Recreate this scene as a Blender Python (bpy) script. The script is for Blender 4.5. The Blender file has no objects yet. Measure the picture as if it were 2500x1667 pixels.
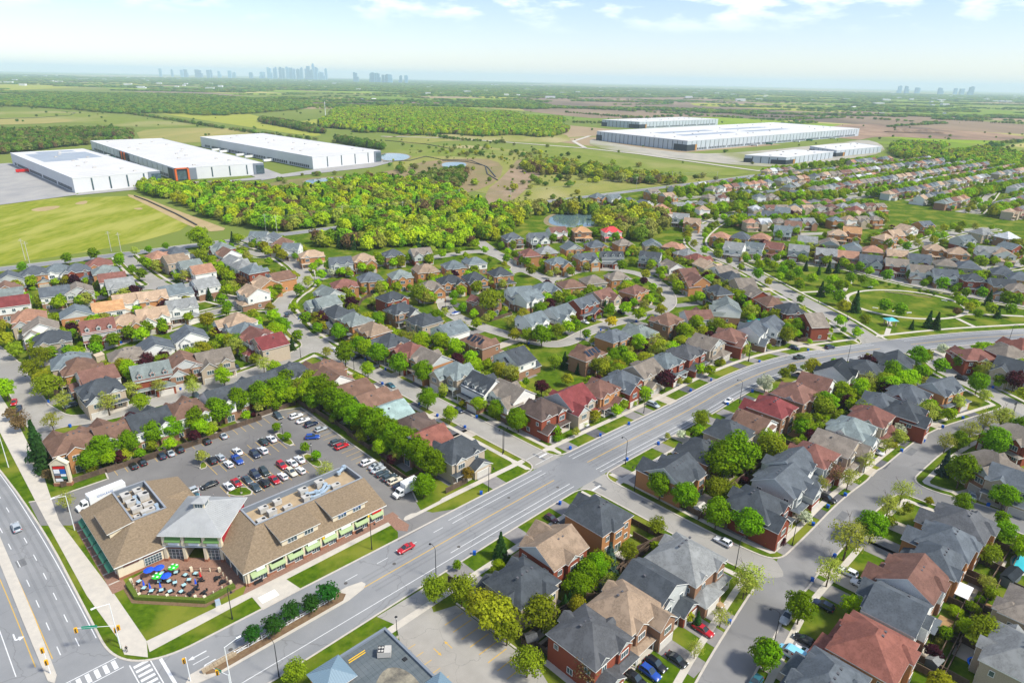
import bpy, math, random
import numpy as np
from mathutils import Matrix, Vector
# ------------------------------------------------------------------ camera
SC = bpy.context.scene
COL = SC.collection
CAM_H = 110.0
PITCH, ROLL = math.radians(21.5375), math.radians(1.1916)
cam = bpy.data.cameras.new('camera'); cam.lens = 23.33; cam.sensor_width = 36
cam.clip_start = 1; cam.clip_end = 90000
camo = bpy.data.objects.new('camera', cam); COL.objects.link(camo)
_f = Vector((0, math.cos(PITCH), -math.sin(PITCH))); _u0 = Vector((0, math.sin(PITCH), math.cos(PITCH))); _r0 = Vector((1, 0, 0))
_r = math.cos(ROLL)*_r0 + math.sin(ROLL)*_u0; _u = -math.sin(ROLL)*_r0 + math.cos(ROLL)*_u0
camo.matrix_world = Matrix(((_r.x,_u.x,-_f.x,0),(_r.y,_u.y,-_f.y,0),(_r.z,_u.z,-_f.z,CAM_H),(0,0,0,1)))
SC.camera = camo
# ------------------------------------------------------------------ sky and sun (hazy sun from the right, a little behind the camera)
SUN_EL, SUN_AZ = math.radians(50), math.radians(112)      # azimuth clockwise from +Y
wd = bpy.data.worlds.new('World'); SC.world = wd; wd.use_nodes = True
nt = wd.node_tree; nt.nodes.clear()
def wn(t, **k):
    n = nt.nodes.new(t)
    for a, b in k.items(): setattr(n, a, b)
    return n
sky = wn('ShaderNodeTexSky', sky_type='NISHITA', sun_disc=False, sun_elevation=SUN_EL, sun_rotation=SUN_AZ, altitude=100, air_density=1.0, dust_density=0.25, ozone_density=1.2)
tc = wn('ShaderNodeTexCoord'); sp = wn('ShaderNodeSeparateXYZ'); nt.links.new(tc.outputs['Generated'], sp.inputs[0])
def wm(op, a, b=None, c=None):
    n = wn('ShaderNodeMath', operation=op)
    for i, v in enumerate((a, b, c)):
        if v is None: continue
        if isinstance(v, (int, float)): n.inputs[i].default_value = v
        else: nt.links.new(v, n.inputs[i])
    return n.outputs[0]
cb = wn('ShaderNodeCombineXYZ')
nt.links.new(wm('MULTIPLY', sp.outputs[0], 11.), cb.inputs[0]); nt.links.new(wm('MULTIPLY', sp.outputs[1], 11.), cb.inputs[1]); nt.links.new(wm('MULTIPLY', sp.outputs[2], 40.), cb.inputs[2])
n1 = wn('ShaderNodeTexNoise'); n1.inputs['Scale'].default_value = 0.9; n1.inputs['Detail'].default_value = 7; n1.inputs['Roughness'].default_value = 0.58
nt.links.new(cb.outputs[0], n1.inputs['Vector'])
cl = wn('ShaderNodeMapRange'); cl.inputs[1].default_value = 0.49; cl.inputs[2].default_value = 0.65
nt.links.new(n1.outputs['Fac'], cl.inputs[0])
mx = wn('ShaderNodeMix', data_type='RGBA'); mx.inputs[7].default_value = (10.5, 10.6, 10.8, 1)
lo = wn('ShaderNodeMapRange'); lo.inputs[1].default_value = 0.058; lo.inputs[2].default_value = 0.10; nt.links.new(sp.outputs[2], lo.inputs[0])
nt.links.new(wm('MULTIPLY', wm('MULTIPLY', cl.outputs[0], lo.outputs[0]), 0.8), mx.inputs[0]); tint = wn('ShaderNodeMix', data_type='RGBA', blend_type='MULTIPLY'); tint.inputs[0].default_value = 1; tint.inputs[7].default_value = (0.97, 0.97, 1.12, 1)
nt.links.new(sky.outputs[0], tint.inputs[6]); nt.links.new(tint.outputs[2], mx.inputs[6])
bg = wn('ShaderNodeBackground'); bg.inputs[1].default_value = 0.105
nt.links.new(mx.outputs[2], bg.inputs[0])
wo = wn('ShaderNodeOutputWorld'); nt.links.new(bg.outputs[0], wo.inputs[0])
sl = bpy.data.lights.new('sun', 'SUN'); sl.energy = 3.9; sl.angle = math.radians(8); sl.color = (1.0, 0.94, 0.82)
so = bpy.data.objects.new('sun', sl); COL.objects.link(so)
sd = Vector((math.sin(SUN_AZ)*math.cos(SUN_EL), math.cos(SUN_AZ)*math.cos(SUN_EL), math.sin(SUN_EL)))
so.rotation_euler = sd.to_track_quat('Z', 'Y').to_euler(); so.location = sd*400
vs = SC.view_settings; vs.view_transform = 'Standard'; vs.look = 'None'; vs.exposure = 0.58; vs.gamma = 1; vs.use_curve_mapping = False
SC.cycles.volume_bounces = 4
# ------------------------------------------------------------------ layout in metres (x right, y away from the camera)
ROADS = [('main_road',[(-73.9,81.0,10.0),(-52.7,102.2,9.6),(-35.0,119.9,9.0),(-20.9,134.0,8.6),(-3.2,151.7,8.2),(25.5,179.6,7.6),(65.1,215.1,7.2),(84.0,234.2,7.0),(105.3,251.7,7.0),(124.4,263.4,7.0),(155.9,275.8,7.0),(208.0,293.4,7.0),(247.5,301.6,7.0),(319.3,315.6,7.0)],1),('side_street',[(17.7,171.8,3.9),(5.9,182.9,3.9),(-16.5,204.6,3.9),(-44.1,231.3,3.9),(-61.5,248.1,3.9),(-80.1,264.3,3.9),(-94.5,279.2,3.9),(-109.3,303.2,3.9),(-118.2,317.5,3.9),(-120.8,335.6,3.9),(-116.7,358.6,3.9),(-127.9,388.8,3.9),(-150.8,422.0,3.9),(-173.7,448.6,3.9),(-189.6,464.7,3.9)],1),('cross_street',[(19.1,173.2,3.75),(32.8,159.9,3.75),(53.7,138.6,3.75),(66.0,129.1,3.75)],1),('crescent_street',[(34.8,85.6,4.1),(43.2,97.9,4.1),(53.0,110.8,4.1),(63.6,124.4,4.1),(80.5,140.1,4.1),(97.6,157.3,4.1),(113.0,169.9,4.1),(126.5,182.0,4.1),(138.5,192.3,4.1),(151.6,201.6,4.1),(166.5,209.0,4.1),(183.0,217.1,4.1)],1),('branch_street',[(115.9,170.8,3.8),(121.6,163.0,3.8),(127.2,159.8,3.8),(135.7,154.0,3.8),(143.4,145.8,3.8)],1),('cross_street',[(169.1,287.5,3.95),(185.8,275.0,3.95),(181.2,259.4,3.95),(183.2,247.9,3.95),(187.3,232.2,3.95),(189.6,215.8,3.95),(196.5,191.8,3.95)],1),('park_street',[(167.8,284.9,4.7),(165.7,320.2,4.7),(157.7,356.1,4.7),(149.9,405.6,4.7),(143.7,433.4,4.7),(132.4,457.4,4.7),(133.6,491.9,4.7),(158.0,543.3,4.7),(180.3,580.1,4.7),(204.3,611.5,4.7),(281.2,663.4,4.7),(374.2,727.4,4.7),(438.3,766.9,4.7)],1),('park_street',[(143.7,433.4,3.8),(164.8,438.4,3.8),(187.9,433.8,3.8),(217.4,424.7,3.8),(226.3,404.8,3.8),(239.1,386.8,3.8),(255.1,370.6,3.8),(265.1,360.4,3.8),(283.2,345.6,3.8)],1),('estate_street',[(217.4,424.7,4.0),(256.9,456.3,4.0),(310.2,498.5,4.0),(361.0,544.1,4.0),(403.0,559.5,4.0)],1),('estate_street',[(365.5,459.5,4.0),(329.8,430.5,4.0),(310.1,427.9,4.0),(297.0,437.3,4.0),(310.2,498.5,4.0)],1),('estate_street',[(439.2,637.6,4.0),(555.4,785.4,4.0),(698.5,971.9,4.0)],1),('estate_street',[(158.0,543.3,4.0),(138.4,584.9,4.0),(131.5,623.9,4.0),(160.0,684.8,4.0),(198.1,702.4,4.0),(221.7,668.0,4.0),(225.3,617.9,4.0)],1),('left_street',[(-233.6,267.2,3.95),(-206.6,246.4,3.95),(-190.7,230.4,3.95),(-164.8,204.4,3.95),(-154.2,193.5,3.95)],1),('left_street',[(-161.7,201.2,3.7),(-151.3,196.4,3.7),(-142.3,199.1,3.7),(-133.2,205.9,3.7),(-119.8,220.2,3.7),(-106.4,233.5,3.7),(-93.2,252.4,3.7),(-86.2,269.7,3.7)],1),('left_street',[(-197.2,236.3,3.7),(-188.4,244.8,3.7),(-178.2,255.3,3.7),(-168.2,274.9,3.7),(-158.4,292.6,3.7),(-148.3,309.8,3.7),(-135.8,319.6,3.7),(-117.0,319.5,3.7)],1),('left_street',[(-244.8,281.9,3.7),(-236.1,290.7,3.7),(-227.0,304.8,3.7),(-217.8,325.5,3.7),(-205.8,345.2,3.7),(-193.4,349.9,3.7),(-170.1,340.2,3.7),(-147.4,327.5,3.7),(-135.8,319.6,3.7)],1),('left_street',[(-252.1,416.7,3.7),(-214.8,371.3,3.7),(-193.4,349.9,3.7)],1),('left_street',[(-150.8,422.0,4.0),(-170.1,423.6,4.0),(-195.5,446.7,4.0)],1),('crescent_street',[(-118.1,363.3,3.7),(-99.2,395.7,3.7),(-81.2,406.9,3.7),(-64.4,416.4,3.7),(-42.4,434.4,3.7),(-23.8,447.5,3.7),(-11.1,435.9,3.7)],2),('crescent_street',[(-25.3,474.6,3.95),(-11.1,435.9,3.95),(4.2,404.8,3.95),(22.1,376.1,3.95)],2),('crescent_street',[(4.2,404.8,3.4),(-15.0,370.9,3.4),(-33.5,352.0,3.4),(-37.3,330.1,3.4),(-28.6,309.4,3.4),(-11.8,294.2,3.4),(7.4,279.9,3.4),(21.9,274.2,3.4),(34.6,292.0,3.4),(45.6,303.3,3.4),(61.5,313.8,3.4),(76.7,324.2,3.4),(85.6,341.0,3.4),(87.5,366.0,3.4),(83.2,386.7,3.4),(73.3,402.5,3.4),(44.1,408.0,3.4),(22.1,376.1,3.4)],2),('rural_road',[(-326.0,361.2,5.0),(-299.9,379.0,5.0),(-229.7,436.5,5.0),(-116.9,528.9,5.0),(15.2,637.1,5.0),(252.5,831.5,5.0),(355.3,921.6,5.0),(474.1,1000.4,5.0)],0),('arterial_road',[(-39.2,45.6,10.2),(-102.9,109.2,10.0),(-124.5,130.1,10.5),(-157.0,159.8,9.9),(-216.4,207.9,9.9),(-318.2,275.8,9.9)],0)]
HOUSES = [(22.0,142.9,12.0,15.0,135,'hip','nv','og','cor'),(9.8,130.0,12.0,14.0,135,'gb','tb','rd',''),(2.3,118.4,12.0,14.0,135,'hip','nv','be',''),(42.6,124.5,13.0,16.0,315,'hip','gr','bn',''),(33.3,116.3,12.0,14.0,315,'gb','nv','gw',''),(26.4,109.3,11.5,14.0,315,'hip','tb','bn',''),(17.9,101.1,11.5,15.0,315,'hip','dg','rd',''),(46.4,164.6,12.2,14.8,135,'gb','nv','og',''),(56.8,176.2,11.7,13.8,135,'hip','nv','bn',''),(68.6,187.6,12.2,13.8,135,'hip','nv','be',''),(79.0,193.9,11.7,12.7,135,'gb','br','wh',''),(66.7,147.1,12.5,15.0,315,'hip','nv','rd',''),(77.5,158.1,11.7,14.8,315,'gb','sb','gw',''),(84.0,167.4,11.7,13.8,315,'gb','sb','wh',''),(92.3,172.6,11.7,13.8,315,'hip','rb','gw',''),(102.5,180.2,12.2,14.8,315,'gb','tg','be',''),(112.0,190.0,12.7,13.8,315,'hip','tl','wh',''),(122.4,198.3,12.2,13.8,315,'hip','rb','be',''),(135.9,202.6,11.7,13.8,315,'hip','nv','rd',''),(115.0,142.8,12.2,14.8,135,'hip','dg','og',''),(107.3,135.8,11.7,13.8,135,'hip','sb','og',''),(100.6,128.8,11.0,12.0,135,'hip','sb','og',''),(90.8,121.9,12.0,14.0,135,'gb','rn','wh',''),(82.3,112.4,12.0,13.0,135,'gb','sb','wh',''),(71.9,102.1,14.0,15.0,135,'hip','rr','og',''),(59.0,93.0,13.0,13.0,135,'hip','sb','be',''),(141.9,170.6,12.7,13.8,200,'hip','tg','bn',''),(161.9,188.1,12.7,13.8,200,'hip','tg','rd',''),(143.5,161.5,12.7,13.8,225,'gb','sb','be',''),(103.0,97.3,14.0,16.0,315,'hip','gr','be',''),(113.4,110.3,12.0,13.0,315,'hip','tg','be',''),(-131.5,173.7,12.7,14.8,135,'hip','br','og',''),(-122.6,181.1,12.7,13.8,135,'gb','br','wb',''),(-116.2,187.4,11.7,14.8,135,'gb','nv','wh',''),(-108.1,194.6,11.7,14.8,135,'hip','br','wh',''),(-14.8,171.8,12.7,13.8,315,'hip','nv','be',''),(-24.6,179.7,11.7,14.8,45,'gb','rr','wh',''),(-29.8,188.5,11.7,14.8,45,'hip','dn','wh',''),(-39.3,197.1,11.7,14.8,45,'gb','pg','wh',''),(-46.8,205.7,11.7,14.8,45,'gb','br','wh',''),(-55.3,213.4,11.7,14.8,45,'gb','br','wh',''),(-64.3,221.0,11.7,14.8,45,'gb','br','wh',''),(-71.9,230.5,12.7,13.8,135,'hip','br','og',''),(-83.4,226.9,12.2,14.8,135,'hip','nv','wh',''),(-91.7,216.6,12.7,13.8,135,'gb','nv','rd',''),(-99.9,205.8,12.2,14.8,135,'gb','nv','wh',''),(-0.8,211.3,12.7,13.8,225,'gb','tg','wb',''),(-10.8,217.4,12.2,14.8,225,'dor','nv','wh',''),(-21.7,229.0,12.7,13.8,225,'hip','tl','be',''),(-32.7,239.6,12.7,14.8,225,'gb','tg','og',''),(-41.9,248.1,12.7,13.8,225,'hip','rb','rd',''),(-52.1,257.8,12.2,13.8,225,'hip','nv','og',''),(-62.1,271.1,12.7,13.8,225,'hip','tb','og',''),(-72.6,282.6,12.7,13.8,225,'hip','gg','og',''),(-82.8,291.9,12.7,13.8,225,'hip','nv','be',''),(-92.7,307.5,12.7,13.8,225,'gb','gg','gw',''),(-95.0,322.7,12.7,13.8,225,'gb','gg','gw',''),(-59.6,316.7,12.7,13.8,315,'hip','nv','rd',''),(-52.5,299.1,12.7,12.7,315,'hip','nv','bn',''),(-39.3,286.6,12.7,14.8,45,'hip','nv','be',''),(-26.5,275.9,12.7,14.8,45,'gb','sl','wh',''),(-12.4,261.0,14.0,13.0,45,'hip','br','bn','sol'),(2.2,245.9,14.0,13.0,45,'gb','nv','wb',''),(-90.4,339.8,12.7,13.8,115,'hip','rb','og',''),(-79.1,351.8,12.2,13.8,115,'hip','sb','og',''),(-63.7,358.8,11.7,13.8,115,'hip','gg','og',''),(-51.0,372.0,12.7,13.8,115,'hip','tb','og',''),(-36.0,381.2,12.2,13.8,115,'hip','sl','og',''),(-24.0,392.3,11.7,12.7,115,'hip','sl','wh',''),(-33.8,348.1,12.7,13.8,295,'hip','nv','og',''),(-20.9,354.7,11.7,13.8,295,'hip','nv','og',''),(-6.8,364.6,11.7,13.8,295,'hip','nv','og',''),(-43.4,336.5,11.7,12.7,295,'hip','tg','og',''),(-124.1,398.1,14.0,13.0,295,'hip','tn','og',''),(-102.5,382.5,12.7,13.8,295,'gb','sb','gw',''),(-90.6,390.3,12.7,13.8,295,'hip','tn','og',''),(-74.8,404.1,11.7,13.8,295,'hip','sb','bn',''),(-58.7,411.1,12.7,13.8,295,'gb','tg','gw',''),(-174.9,448.1,11.7,13.8,270,'gb','sl','gw',''),(-165.0,442.4,10.6,13.8,270,'gb','sb','wh',''),(-152.0,426.5,11.7,13.8,270,'hip','br','og',''),(-142.3,415.3,10.6,12.7,270,'gb','sl','wh',''),(-14.4,318.6,13.0,12.0,135,'hip','rb','bn',''),(6.6,324.9,12.7,13.8,135,'gb','sl','wb',''),(-259.7,346.6,12.6,14.4,305,'hip','sb','og',''),(-251.4,353.1,12.6,14.4,305,'hip','sl','wh',''),(-242.1,355.4,12.6,14.4,305,'hip','sb','rd',''),(-237.3,368.2,12.6,14.4,305,'hip','rb','og',''),(-226.4,355.1,12.6,14.4,125,'hip','gg','og',''),(-215.8,342.8,12.6,14.4,125,'gb','rb','wh',''),(-205.2,331.4,12.6,14.4,125,'gb','gr','gw',''),(-266.3,336.2,12.6,14.4,305,'gb','sb','gw',''),(-255.3,318.8,12.6,14.4,125,'gb','br','og',''),(-248.8,310.7,12.6,14.4,125,'gb','gg','gw',''),(-237.6,298.9,12.6,14.4,125,'gb','rx','wh',''),(-228.7,315.7,12.6,14.4,125,'gb','sb','wh',''),(-219.2,318.8,12.6,14.4,305,'gb','tg','gw',''),(-213.0,390.5,12.6,14.4,45,'hip','bo','og',''),(-207.2,400.1,12.6,14.4,45,'hip','sb','wh',''),(-199.1,381.2,12.6,14.4,45,'gb','tb','be',''),(-187.5,369.0,12.6,14.4,225,'gb','gg','gw',''),(-176.4,359.0,12.6,14.4,225,'gb','bo','wb',''),(-163.3,333.1,12.6,14.4,225,'gb','gr','wh',''),(-171.7,321.0,12.6,14.4,45,'gb','sl','wh',''),(-186.2,411.4,12.6,14.4,225,'hip','gg','rd',''),(-176.8,397.2,12.6,14.4,225,'gb','br','wh',''),(-163.9,382.5,12.6,14.4,45,'gb','gr','wh',''),(-155.3,373.2,12.6,14.4,45,'hip','gr','wh',''),(-145.3,363.0,12.6,14.4,45,'hip','sl','rd',''),(-132.8,320.0,12.6,14.4,225,'gb','tn','wb',''),(-132.3,336.7,12.6,14.4,225,'gb','tn','og',''),(-128.9,349.4,12.6,14.4,225,'gb','br','og',''),(-215.5,277.5,12.6,14.4,305,'hip','bo','be',''),(-202.2,265.3,12.6,14.4,305,'gb','tg','wh',''),(-188.8,252.5,12.6,14.4,305,'hip','nv','be',''),(-199.3,285.5,12.6,14.4,125,'gb','sl','og',''),(-190.9,295.4,12.6,14.4,125,'gb','to','wh',''),(-186.1,304.6,12.6,14.4,305,'gb','tn','wh',''),(-176.9,309.8,12.6,14.4,305,'gb','tn','og',''),(-156.8,297.7,12.6,14.4,305,'gb','gr','wh',''),(-164.1,284.7,12.6,14.4,305,'gb','tn','wh',''),(-170.9,274.6,12.6,14.4,305,'hip','tn','og',''),(-178.4,266.8,12.6,14.4,305,'dor','rb','gw',''),(-136.9,261.3,12.6,14.4,125,'gb','sb','wh',''),(-144.6,247.8,12.6,14.4,125,'gb','sb','wb',''),(-150.8,239.1,12.6,14.4,125,'hip','tg','bn',''),(-132.5,222.0,12.6,14.4,305,'dor','gg','rd',''),(-124.3,230.5,12.6,14.4,305,'gb','br','bn',''),(-115.5,236.6,12.6,14.4,305,'gb','tg','be',''),(-123.9,277.5,12.6,14.4,225,'hip','tn','wb',''),(-116.6,266.9,12.6,14.4,225,'hip','sl','be',''),(-108.1,258.8,12.6,14.4,225,'gb','rb','wb',''),(-101.6,253.4,12.6,14.4,225,'gb','rx','be',''),(-168.1,231.7,12.6,14.4,125,'hip','sl','be',''),(-162.9,225.1,12.6,14.4,225,'hip','br','og',''),(-151.7,217.9,12.6,14.4,225,'gb','rn','wh',''),(-142.5,207.4,12.6,14.4,315,'hip','nv','be',''),(11.4,198.7,12.2,14.8,315,'hip','dn','rd',''),(21.7,207.8,12.7,15.9,315,'gb','rx','be',''),(32.9,215.9,12.2,13.8,315,'hip','rn','og',''),(42.1,223.8,12.2,13.8,315,'hip','sb','rd',''),(51.6,233.5,12.7,13.8,315,'gb','tg','be',''),(62.0,242.5,12.2,13.8,315,'hip','sl','rd',''),(72.9,252.1,12.2,13.8,315,'hip','dg','rd',''),(84.1,263.1,12.7,13.8,315,'gb','tg','be',''),(96.7,272.4,12.7,13.8,320,'hip','rn','rd',''),(109.1,280.4,12.7,13.8,325,'gb','sb','wh',''),(119.8,287.6,12.7,13.8,325,'gb','sb','wh',''),(29.8,250.5,13.0,12.0,135,'hip','br','bn','sol'),(43.0,271.0,13.0,13.0,135,'hip','sb','og',''),(55.2,276.2,12.7,13.8,135,'hip','gg','bn',''),(70.8,293.5,12.7,13.8,135,'hip','br','bn',''),(87.7,301.8,13.0,13.0,100,'gb','rn','wb',''),(105.3,315.0,12.7,14.8,170,'gb','gg','wh',''),(99.5,375.9,11.7,13.8,200,'gb','rn','og',''),(101.3,359.5,11.7,13.8,200,'gb','rn','og',''),(107.8,339.5,13.0,13.0,200,'hip','nv','bn',''),(130.4,338.5,12.7,13.8,10,'gb','tg','rd',''),(132.7,322.6,12.7,13.8,10,'hip','br','rd',''),(128.6,354.5,12.7,13.8,10,'gb','tg','be',''),(126.6,368.8,12.7,13.8,10,'hip','nv','be',''),(94.5,391.7,12.7,13.8,200,'gb','tg','wh',''),(86.9,414.2,13.0,13.0,250,'gb','nv','gw',''),(62.4,412.1,14.0,12.0,275,'dor','nv','gw',''),(45.3,405.2,12.7,13.8,295,'gb','sb','og',''),(27.5,393.1,13.0,13.0,295,'hip','sl','og',''),(8.6,413.1,12.7,13.8,200,'hip','rb','og',''),(20.8,421.9,12.7,13.8,110,'hip','gr','og',''),(38.2,435.5,12.7,13.8,110,'gb','sl','og',''),(54.8,443.2,12.7,13.8,110,'hip','sb','og',''),(74.2,449.3,11.7,12.7,110,'hip','tg','og',''),(94.9,449.0,11.7,13.8,90,'gb','sl','be',''),(108.5,443.9,13.0,13.0,60,'hip','bo','og',''),(113.5,424.1,12.7,13.8,30,'hip','gr','og',''),(116.8,411.1,12.7,13.8,30,'hip','rr','og',''),(118.9,395.4,12.7,13.8,20,'gb','tn','be',''),(124.9,382.6,11.7,13.8,20,'gb','tg','wh',''),(-0.8,457.9,12.7,13.8,290,'hip','sb','bn',''),(16.9,461.9,13.0,13.0,290,'gb','sb','wh',''),(31.7,482.5,12.7,13.8,290,'gb','rn','wb',''),(49.8,484.3,12.7,13.8,280,'hip','to','bn',''),(72.2,486.5,13.0,13.0,280,'hip','rp','wh',''),(3.7,329.6,12.7,13.8,290,'gb','sl','wb',''),(18.3,338.3,12.7,13.8,290,'hip','sl','be',''),(30.7,347.3,12.7,13.8,110,'hip','br','og',''),(43.8,356.7,12.2,13.8,110,'hip','tg','be',''),(58.6,365.1,12.2,12.7,110,'hip','tg','og',''),(10.2,287.7,11.7,13.8,315,'gb','sl','wh',''),(22.8,299.8,13.0,14.0,315,'gb','sl','wh',''),(35.9,315.0,14.0,13.0,315,'gb','sb','rd',''),(46.8,328.9,12.7,13.8,315,'gb','rn','be',''),(65.2,336.5,13.0,13.0,315,'hip','rn','og',''),(150.8,479.4,12.6,14.4,60,'hip','bo','og',''),(165.2,478.4,12.6,14.4,60,'hip','sb','og',''),(179.4,477.3,12.6,14.4,60,'hip','bo','og',''),(148.6,441.2,12.6,14.4,240,'gb','gr','wb',''),(164.1,446.7,12.6,14.4,240,'gb','sl','wh',''),(176.5,445.7,12.6,14.4,240,'gb','rb','og',''),(192.2,440.9,12.6,14.4,250,'gb','gr','gw',''),(206.0,430.1,12.6,14.4,250,'gb','gr','bn',''),(218.0,425.3,12.6,14.4,250,'gb','bo','bn',''),(227.8,414.9,12.6,14.4,250,'gb','sb','gw',''),(239.1,405.1,12.6,14.4,250,'gb','tg','rd',''),(247.1,392.2,12.6,14.4,255,'gb','tg','wh',''),(256.5,383.3,12.6,14.4,255,'gb','sb','wh',''),(267.2,373.4,12.6,14.4,260,'hip','nv','rd',''),(277.4,363.9,12.6,14.4,260,'gb','nv','og',''),(281.5,355.8,12.6,14.4,260,'hip','tg','og',''),(210.2,470.8,12.6,14.4,70,'gb','gr','wh',''),(222.2,462.9,12.6,14.4,70,'gb','tg','be',''),(233.8,450.9,12.6,14.4,70,'gb','sl','wh',''),(242.9,443.3,12.6,14.4,70,'hip','bo','og',''),(254.6,434.3,12.6,14.4,70,'gb','tn','og',''),(263.3,423.4,12.6,14.4,70,'gb','sb','wh',''),(273.4,411.4,12.6,14.4,70,'hip','tg','be',''),(283.6,405.2,12.6,14.4,70,'hip','sb','be',''),(296.7,392.8,12.6,14.4,70,'hip','sb','be',''),(299.0,381.9,12.6,14.4,70,'hip','sb','og',''),(289.3,449.5,12.6,14.4,250,'hip','tn','og',''),(299.3,440.1,12.6,14.4,250,'hip','tn','og',''),(325.1,448.5,12.6,14.4,250,'gb','gr','wh',''),(330.7,440.8,12.6,14.4,250,'gb','tn','wh',''),(272.3,481.4,12.6,14.4,290,'hip','tn','og',''),(287.1,497.5,12.6,14.4,290,'gb','tn','og',''),(241.8,493.1,12.6,14.4,250,'hip','tn','og',''),(256.8,502.1,12.6,14.4,250,'gb','to','og',''),(308.0,517.8,12.6,14.4,290,'gb','tn','wh',''),(332.5,537.0,12.6,14.4,290,'gb','sb','og',''),(360.7,512.3,12.6,14.4,110,'hip','gr','be',''),(370.3,497.9,12.6,14.4,110,'hip','lg','bn',''),(330.5,482.1,12.6,14.4,290,'gb','sl','gw',''),(349.2,463.3,12.6,14.4,110,'gb','sl','rd',''),(88.9,205.4,12.2,14.8,135,'hip','rx','bn',''),(101.1,217.4,12.7,14.8,135,'hip','rn','bn',''),(111.9,225.3,12.7,13.8,140,'gb','rn','wh',''),(125.0,237.9,11.7,14.8,140,'gb','dk','wh',''),(137.9,241.4,12.7,13.8,145,'hip','nv','be',''),(154.3,248.8,12.7,13.8,150,'gb','nv','be',''),(131.1,209.6,12.7,13.8,315,'hip','sb','rd',''),(145.4,217.1,12.7,13.8,310,'hip','sb','rd',''),(160.1,222.7,13.0,13.0,300,'gb','sb','og',''),(192.6,257.8,13.0,13.0,90,'hip','rb','rd',''),(209.2,261.9,12.7,13.8,100,'hip','tg','rd',''),(222.6,271.0,12.7,12.7,100,'hip','rr','rd',''),(199.8,243.2,12.7,13.8,225,'gb','nv','be',''),(142.5,295.9,15.0,12.0,10,'gb','tg','rd',''),(138.3,311.6,12.7,13.8,10,'hip','nv','rd',''),(199.6,549.8,12.6,14.4,250,'gb','sb','gw',''),(216.7,566.2,12.6,14.4,250,'gb','sb','wh',''),(234.4,584.3,12.6,14.4,250,'gb','sl','gw',''),(247.7,592.7,12.6,14.4,250,'hip','tn','og',''),(205.4,504.9,12.6,14.4,250,'gb','sl','wh',''),(221.1,525.5,12.6,14.4,250,'gb','br','wb',''),(309.0,571.2,12.6,14.4,290,'gb','gr','wh',''),(305.0,596.5,12.6,14.4,290,'hip','rr','og',''),(79.8,642.3,12.6,14.4,300,'hip','sl','og',''),(94.7,639.4,12.6,14.4,300,'gb','sl','wh',''),(106.5,620.1,12.6,14.4,300,'hip','sb','og',''),(119.2,610.6,12.6,14.4,300,'gb','sb','wh',''),(130.4,588.9,12.6,14.4,300,'hip','bo','og',''),(139.0,677.7,12.6,14.4,300,'gb','tg','og',''),(169.4,706.3,12.6,14.4,300,'gb','tg','gw',''),(149.7,656.1,12.6,14.4,300,'gb','tn','og',''),(136.6,546.2,12.6,14.4,250,'gb','gr','wh',''),(141.1,526.3,12.6,14.4,250,'gb','tn','og','')]
ESTATE_POLY = [(164.0,703.3),(240.0,789.3),(331.6,901.1),(455.0,1012.0),(563.7,1084.2),(657.6,1101.1),(716.5,1031.4),(742.3,965.6),(468.4,592.1),(418.2,635.3),(403.6,702.3),(327.2,724.1),(289.4,741.4),(181.8,640.5)]
ESTATE2_POLY = [(126.7,598.9),(184.9,652.0),(304.0,721.1),(340.1,694.5),(343.9,627.0),(308.1,550.1),(237.6,520.0),(173.3,521.3),(175.1,561.8),(132.4,557.4)]
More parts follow.
